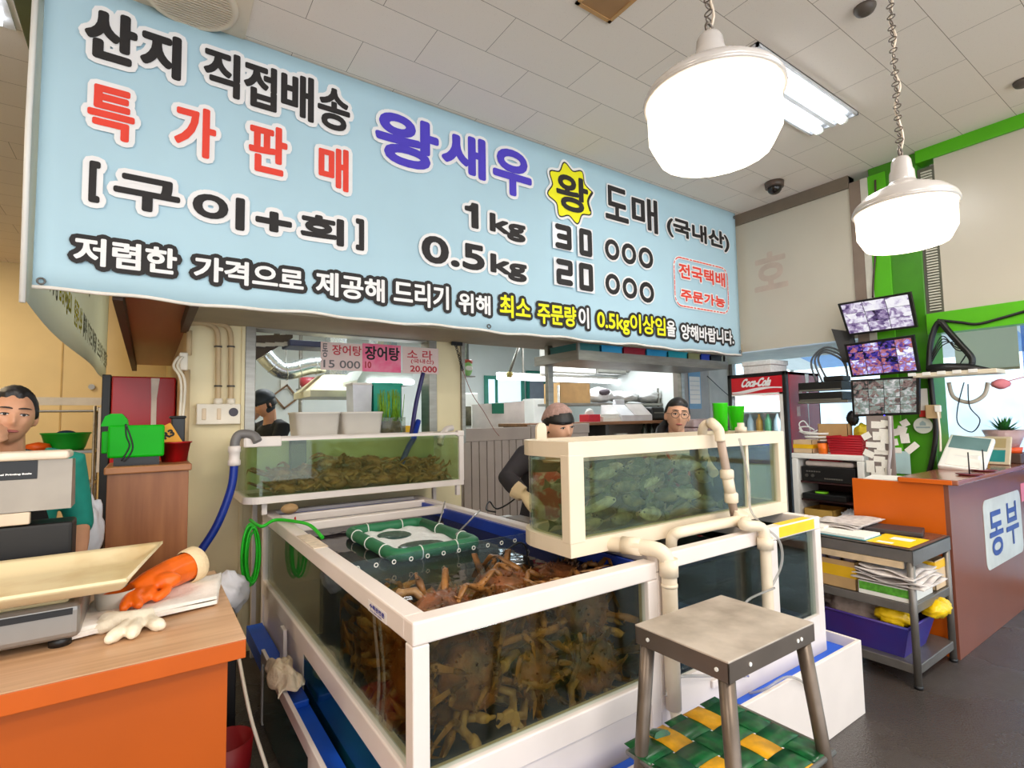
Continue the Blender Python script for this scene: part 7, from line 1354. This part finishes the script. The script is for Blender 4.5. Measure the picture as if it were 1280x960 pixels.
def hand(m, w_, fwd, up, side, curl=.6):
    """palm and five bent fingers; side=+1 puts the thumb towards up x fwd"""
    f = V(fwd).normalized(); u = V(up); u = (u-f*u.dot(f)).normalized(); s = u.cross(f)*side; w_ = V(w_)
    for k in range(4):
        b_ = w_+f*(.082-.005*abs(k-1.2))+s*(.027-.018*k); L_ = (.074, .082, .076, .060)[k]; p = [w_+s*(.012-.008*k)+f*.01, w_+f*.045+s*(.020-.0135*k), b_]; d = f.copy(); a = b_
        for q in (.45, .32, .23):
            ang = curl*(.7 if q > .4 else 1.0); d = Matrix.Rotation(ang, 3, u.cross(f)) @ d; a = a+d*L_*q; p.append(a)
        m.tube(p, [.017, .0155, .0098, .0090, .0082, .0070], 10); m.sph(a, .0072, 8, 6)
    t0 = w_+f*.02+s*.022; t1 = t0+f*.032+s*.026-u*.006; t2 = t1+f*.030+s*.006-u*.012; m.tube([w_+f*.005+s*.008, t0, t1, t2], [.018, .0155, .0115, .0085], 10); m.sph(t2, .0085, 8, 6)
def person(label, loc, rotz, skin, J, headM, hair=None, top=None, bottom=None, scale=1, voxel=.0065, fem=False, sleeve=1.0, handspec=None, mouth=True):
    t = thing('person', label, 'person', loc, rotz); t.scale = (scale,)*3; m = MB(); E_ = lambda k: V(J[k])
    sw = .165 if fem else .185
    J0 = {'pelvis': (0, .01, .93), 'waist': (0, .0, 1.07), 'chest': (0, .0, 1.27), 'neck': (0, .015, 1.435), 'sL': (sw, .01, 1.385), 'sR': (-sw, .01, 1.385), 'eL': (sw+.05, .03, 1.11), 'eR': (-sw-.05, .03, 1.11), 'wL': (sw+.05, -.06, .87), 'wR': (-sw-.05, -.06, .87),
          'hL': (.09, .01, .88), 'hR': (-.09, .01, .88), 'kL': (.10, -.01, .48), 'kR': (-.10, -.01, .48), 'aL': (.10, .02, .07), 'aR': (-.10, .02, .07)}
    J0.update(J); J = J0; hc = headM.translation
    def torso(mm, g): mm.tube([E_('pelvis')-V((0, 0, .09)), E_('pelvis'), E_('waist'), E_('chest'), E_('chest').lerp(E_('neck'), .62), E_('neck')-V((0, 0, .02))], [.11+g, .165+g, .142+g, .165+g, .145+g, .07+g], 20, sx=.66)
    torso(m, -.008); m.tube([E_('neck')-V((0, 0, .07)), E_('neck'), hc+headM.to_3x3() @ V((0, .018, -.06))], [.066, .054, .054], 14)
    def arm(mm, s, g, f=1.0):
        a, b_, c = E_('s'+s), E_('e'+s), E_('w'+s); e = b_.lerp(c, f*1.0); mm.tube([E_('chest').lerp(a, .55)+V((0, 0, .06)), a, a.lerp(b_, .5), b_, b_.lerp(e, .4), e], [.055+g, .056+g, .046+g, .040+g, .038+g, .027+g if f > .95 else .034+g], 14)
    def leg(mm, s, g): mm.tube([E_('h'+s)+V((0, 0, .04)), E_('h'+s).lerp(E_('k'+s), .3), E_('k'+s), E_('k'+s).lerp(E_('a'+s), .35), E_('a'+s)], [.085+g, .080+g, .054+g, .054+g, .036+g], 14)
    for s in 'LR':
        arm(m, s, 0); leg(m, s, 0); a = E_('a'+s); m.tube([a+V((0, .04, -.03)), a+V((0, -.06, -.035)), a+V((0, -.15, -.05))], [.035, .036, .022], 12)
        hsp = (handspec or {}).get(s) or dict(fwd=(E_('w'+s)-E_('e'+s)), up=(0, -1, 0) if True else None, side=1 if s == 'L' else -1, curl=.35)
        hand(m, E_('w'+s), hsp['fwd'], hsp['up'], hsp['side'], hsp['curl'])
    head_pts(m, headM, fem); obj('body', remesh(m, voxel, 1), skin, t, local=True)
    R3 = headM.to_3x3().to_4x4()
    for s in (-1, 1):
        c = headM @ V((s*.029, -.0835, .014)); ew = obj('eye', MB().sph(c, (.0135, .006, .0052), 14, 8, M=R3), EYEW, t, local=True); obj('iris', MB().sph(headM @ V((s*.029, -.0885, .0135)), (.0056, .003, .0050), 10, 8, M=R3), EYED, ew, local=True)
        obj('eyelid', MB().tube([headM @ V((s*(.029+.016*q), -.0895+.004*q*q, .0185-.004*q*q)) for q in (-1, -.5, 0, .5, 1)], .0022, 6), EYED, t, local=True)
        obj('eyebrow', MB().tube([headM @ V((s*(.030+.021*q), -.0925+.0075*(q+.4)**2*.8, .038+.003*(1-q*q))) for q in (-1, -.5, 0, .5, 1)], [.0020, .0036, .0036, .003, .0015], 6), HAIR, t, local=True)
    if mouth: obj('lips', MB().sph(headM @ V((0, -.0905, -.054)), (.023, .008, .0062), 16, 8, M=R3), LIP, t, local=True)
    if top:
        m = MB(); torso(m, .012)
        for s in 'LR': arm(m, s, .013, sleeve)
        obj(top[0], remesh(m, .011, 2), top[1], t, local=True)
    m = MB(); m.tube([E_('pelvis')+V((0, 0, .05)), E_('pelvis')-V((0, 0, .03)), E_('pelvis')-V((0, 0, .10))], [.155, .172, .13], 18, sx=.7)
    for s in 'LR': leg(m, s, .014)
    obj('trousers', remesh(m, .012, 2), bottom or mat('trousers_dark', (38, 38, 46), .8), t, local=True)
    for s in 'LR': a = E_('a'+s); m = MB(); m.tube([a+V((0, .05, -.033)), a+V((0, -.05, -.033)), a+V((0, -.12, -.044)), a+V((0, -.17, -.052))], [.036, .037, .030, .016], 12); obj('shoe', m, BLACK, t, local=True)
    return t, J
def hair_cap(t, headM, fn, name='hair', m_=HAIR, r=(.083, .101, .122), seg=(44, 30)):
    m = MB(); R3 = headM.to_3x3().to_4x4(); m.sph(headM.translation, r, seg[0], seg[1], M=R3, fn=fn); return obj(name, m, m_, t, local=True)
def ss_(a, b_, x): x = max(0, min(1, (x-a)/(b_-a))); return x*x*(3-2*x)
def apron(t, J, m_, z0, z1, strap=None, half=.15, dep=.125):
    m = MB(); m.sheet(lambda u, v: ((u-.5)*2*half*(1.0 if v < .55 else 1-.45*(v-.55)/.45), -dep+.06*((u-.5)*2)**2-.012+.012*math.sin(u*9)*(1-v), z0+(z1-z0)*v), 20, 16, .004); obj('apron', m, m_, t, local=True)
    for s in (-1, 1): obj('apron_strap', MB().tube(spl([(s*.075, -dep-.0, z1-.01), (s*.085, -.085, z1+.075), (s*.08, .0, z1+.125), (s*.05, .07, z1+.10)]), .010, 8, sx=1.8), strap or m_, t, local=True)

# the man behind the counter
hp_ = P(19, 521, y=2.98); MS = .985
loc = V((hp_.x-.015, 2.98, 0)); hz = hp_.z/MS
hm = Matrix.Translation((0.0, -.03, hz)) @ Matrix.Rotation(.10, 4, 'Y') @ Matrix.Rotation(math.radians(4), 4, 'X'); dz = hz-1.585
Jm = {k: (v[0], v[1], v[2]+dz) for k, v in {'waist': (0, 0, 1.07), 'chest': (0, 0, 1.27), 'neck': (0, .01, 1.435), 'sL': (.20, .01, 1.375), 'sR': (-.20, .01, 1.375), 'eL': (.25, .04, 1.10), 'wL': (.22, -.12, .95), 'eR': (-.235, -.13, 1.21), 'wR': (-.115, -.185, 1.485)}.items()}
TEAL_S = mat('shirt_teal', (22, 140, 124), .75, var=.08, scale=14); NAVY_C = mat('collar_navy', (26, 30, 52), .7)
t, J = person('man in teal polo shirt and black apron, hand raised to his mouth', loc, .25, SKIN1, Jm, hm, top=('polo_shirt', TEAL_S), scale=MS, voxel=.0055, sleeve=.15, handspec={'R': dict(fwd=(.95, .25, .45), up=(.1, -1, .1), side=1, curl=.95), 'L': dict(fwd=(-.3, -1, -.1), up=(0, 0, 1), side=1, curl=.3)})
def mhair(d):
    f = ss_(-.25, -.55, d.y)*ss_(.80, .68, d.z+.05*math.sin(d.x*11))+ss_(.05, -.15, d.z)*ss_(.25, -.1, d.y)+ss_(-.25, -.5, d.z)
    return 1.02+.07*max(0, d.z)+.022*math.sin(d.x*23+d.y*17)*math.sin(d.z*19+d.x*9)-.22*min(1, f)
hair_cap(t, hm, mhair)
z = dz; m = MB(); m.torus((0, .005, 1.425+z), .068, .017, (0, -.15, 1), 24, 8); obj('collar', m, NAVY_C, t, local=True); obj('placket', MB().box(-.018, .018, -.122, -.10, 1.27+z, 1.40+z, .004), NAVY_C, t, local=True)
apron(t, J, mat('apron_black', (22, 20, 22), .8), .62, 1.30+z, half=.16, dep=.135)

# woman in the knitted cap bending to the tank
h1 = P(698, 533, y=2.30); loc = V((h1.x+.06, 2.46, 0)); q = lambda px, py, y: tuple(P(px, py, y=y)-loc)
hl = h1-loc; hm = Matrix.Translation(hl) @ Matrix.Rotation(-.10, 4, 'Z') @ Matrix.Rotation(-.10, 4, 'Y') @ Matrix.Rotation(math.radians(13), 4, 'X')
Jw = {'pelvis': (0, .06, .90), 'waist': (0, .05, 1.02), 'chest': (-.02, -.0, 1.19), 'neck': (hl.x+.0, hl.y+.075, hl.z-.135), 'sL': (.13, -.02, 1.285), 'sR': (-.19, -.02, 1.285), 'eR': q(634, 598, 2.40), 'wR': q(654, 618, 2.20), 'eL': (.22, -.06, 1.06), 'wL': (.10, -.24, 1.02)}
BLK = mat('jacket_black', (40, 36, 40), .8, var=.12, scale=10)
def apron_mat():
    return mat('apron_floral', (206, 40, 48), .8, c2=(232, 206, 204), scale=26, lo=.36, hi=.46)
t, J = person('woman in pink-grey knitted cap and black jacket bending over the tank', loc, 0, SKIN2, Jw, hm, top=('jacket', BLK), fem=True, sleeve=.98, handspec={'R': dict(fwd=(.45, -.75, -.5), up=(0, -.3, 1), side=-1, curl=.5), 'L': dict(fwd=(-.6, -.7, -.2), up=(0, 0, 1), side=1, curl=.5)})
KN = mat('cap_knit', (176, 142, 132), .95, var=.14, scale=60, bump=.6, bscale=90)
hair_cap(t, hm, lambda d: 1.05-.25*min(1, ss_(.0, -.30, d.y)*ss_(.30, .20, d.z)+ss_(-.20, -.40, d.z)), r=(.083, .100, .122))
hair_cap(t, hm, lambda d: 1.05+.010*math.sin(math.atan2(d.y, d.x)*30)+.03*max(0, d.y)-.28*min(1, ss_(.46, .36, d.z+d.y*.42)), 'knitted_cap', KN, r=(.088, .108, .128))
m = MB(); m.sheet(lambda u, v: ((u-.5)*.34+Jw['chest'][0], -.135+.05*((u-.5)*2)**2+.03*(1-v), .45+.75*v), 16, 14, .004); obj('apron', m, apron_mat(), t, local=True, label='red floral apron')
GLV = mat('glove_cream', (226, 200, 160), .8); m = MB(); w_ = V(J['wR']); hand(m, w_, (.45, -.75, -.5), (0, -.3, 1), -1, .5); m.tube([w_-V((.45, -.75, -.5)).normalized()*.05, w_], [.042, .036], 12); obj('work_glove', remesh(m, .006, 1), GLV, t, local=True)
bpy.context.view_layer.update()
for v in t.children[-1].data.vertices: v.co = w_+(v.co-w_)*1.12

# woman with glasses
h2_ = P(850, 520, y=2.27); loc = V((h2_.x, 2.30, 0)); WS = .97; hz = h2_.z/WS; dz = hz-1.585
r2 = -.72; hm = Matrix.Translation((0, -.03, hz)) @ Matrix.Rotation(.10, 4, 'Y') @ Matrix.Rotation(math.radians(2), 4, 'X')
Jg = {k: (v[0], v[1], v[2]+dz) for k, v in {'waist': (0, 0, 1.07), 'chest': (0, 0, 1.27), 'neck': (0, .012, 1.43), 'sL': (.175, .01, 1.395), 'sR': (-.175, .01, 1.395), 'eL': (.22, .03, 1.12), 'wL': (.15, -.16, 1.0), 'eR': (-.21, .03, 1.10), 'wR': (-.15, -.16, 1.0)}.items()}
t, J = person('woman with glasses in a floral top behind the upper fish tank', loc, r2, SKIN2, Jg, hm, top=('floral_top', mat('top_floral', (226, 222, 218), .8, c2=(206, 60, 70), scale=22, lo=.38, hi=.46)), scale=WS, fem=True, sleeve=.9)
hair_cap(t, hm, lambda d: 1.06+.02*max(0, d.z)-.24*min(1, ss_(.05, -.25, d.y)*ss_(.70, .58, d.z+.10*abs(d.x))+ss_(-.15, -.45, d.z)*ss_(.5, .2, d.y)), r=(.084, .102, .122))
obj('ponytail', MB().tube(spl([hm @ V((-.03, .09, -.03)), hm @ V((-.085, .07, -.10)), hm @ V((-.10, .02, -.19)), hm @ V((-.11, .0, -.27))]), [.03]*6+[.036]*6+[.03]*6+[.012], 12), HAIR, t, local=True)
GLF = mat('spectacle_frame', (60, 46, 42), .3); m = MB()
for s in (-1, 1): m.torus(hm @ V((s*.031, -.1005, .011)), .0225, .0016, hm.to_3x3() @ V((s*.12, -1, 0)), 24, 6, sx=1.15, up=hm.to_3x3() @ V((0, 0, 1))); m.tube([hm @ V((s*.056, -.097, .014)), hm @ V((s*.078, -.05, .014)), hm @ V((s*.083, .005, .012))], .0016, 6)
m.tube([hm @ V((-.008, -.104, .012)), hm @ V((0, -.106, .015)), hm @ V((.008, -.104, .012))], .0016, 6); obj('glasses', m, GLF, t, local=True)
z = dz; obj('turtleneck', MB().tube([(0, .012, 1.385+z), (0, .008, 1.43+z), (0, -.002, 1.475+z)], [.083, .068, .062], 18), mat('neck_brown', (112, 72, 56), .85, bump=.3, bscale=120), t, local=True); apron(t, J, mat('apron_red', (200, 40, 52), .8), .6, 1.26+z, half=.15, dep=.128)

# cook in the kitchen hatch and a colleague
h3 = P(332, 505, y=4.95); loc = V((h3.x+.06, 4.98, 0)); KS = .98; hz = h3.z/KS; dz = hz-1.585
hm = Matrix.Translation((0, -.07, hz)) @ Matrix.Rotation(math.radians(24), 4, 'X')
Jc = {k: (v[0], v[1], v[2]+dz) for k, v in {'waist': (0, .02, 1.07), 'chest': (0, .0, 1.27), 'neck': (0, -.02, 1.435), 'sL': (.18, .0, 1.375), 'sR': (-.18, .0, 1.375), 'eL': (.23, -.12, 1.16), 'wL': (.12, -.32, 1.05), 'eR': (-.23, -.12, 1.16), 'wR': (-.12, -.32, 1.05)}.items()}
t, J = person('cook in a black cap and black shirt looking down behind the hatch', loc, -1.25, SKIN1, Jc, hm, top=('cook_shirt', mat('shirt_black', (26, 28, 34), .8, var=.1)), scale=KS, sleeve=.95, mouth=False)
hair_cap(t, hm, lambda d: 1.05-.22*min(1, ss_(-.1, -.4, d.y)+ss_(-.2, -.45, d.z)), r=(.083, .10, .12))
CAPM = mat('cap_dark', (36, 44, 50), .6); cp = hair_cap(t, hm, lambda d: 1.08-.26*ss_(.28, .10, d.z), 'baseball_cap', CAPM, r=(.089, .108, .128)); m = MB(); m.sheet(lambda u, v: hm @ V(((u-.5)*.15, -.085-.085*v*(1-.35*(2*u-1)**2), .048-.018*v-.012*(2*u-1)**2)), 14, 8, .005); obj('peak', m, CAPM, cp)
h4 = P(311, 511, y=5.5); loc = V((h4.x, 5.5, 0)); hz = h4.z/.95; dz = hz-1.585; hm = Matrix.Translation((0, -.04, hz)) @ Matrix.Rotation(math.radians(18), 4, 'X')
t, J = person('second kitchen worker with black hair half hidden by the hatch frame', loc, .9, SKIN2, {k: (v[0], v[1], v[2]+dz) for k, v in {'waist': (0, 0, 1.07), 'chest': (0, 0, 1.27), 'neck': (0, .0, 1.435), 'sL': (.17, .01, 1.375), 'sR': (-.17, .01, 1.375), 'eL': (.22, .0, 1.10), 'wL': (.15, -.2, 1.0), 'eR': (-.22, .0, 1.1), 'wR': (-.15, -.2, 1.0)}.items()}, hm, top=('work_shirt', mat('shirt_navy', (24, 40, 70), .8)), scale=.95, fem=True, sleeve=.95, mouth=False)
hair_cap(t, hm, lambda d: 1.07-.24*min(1, ss_(-.15, -.45, d.y)*ss_(.6, .45, d.z)+ss_(-.2, -.5, d.z)*ss_(.4, .1, d.y)))
c = P(311, 512, y=4.62); tag(obj('green_tube', MB().tube(spl([P(306, 500, y=4.30), P(309, 515, y=4.30), P(314, 533, y=4.30)]), .012, 8), HG), 'bright green tube standing just inside the left edge of the hatch', 'tube')
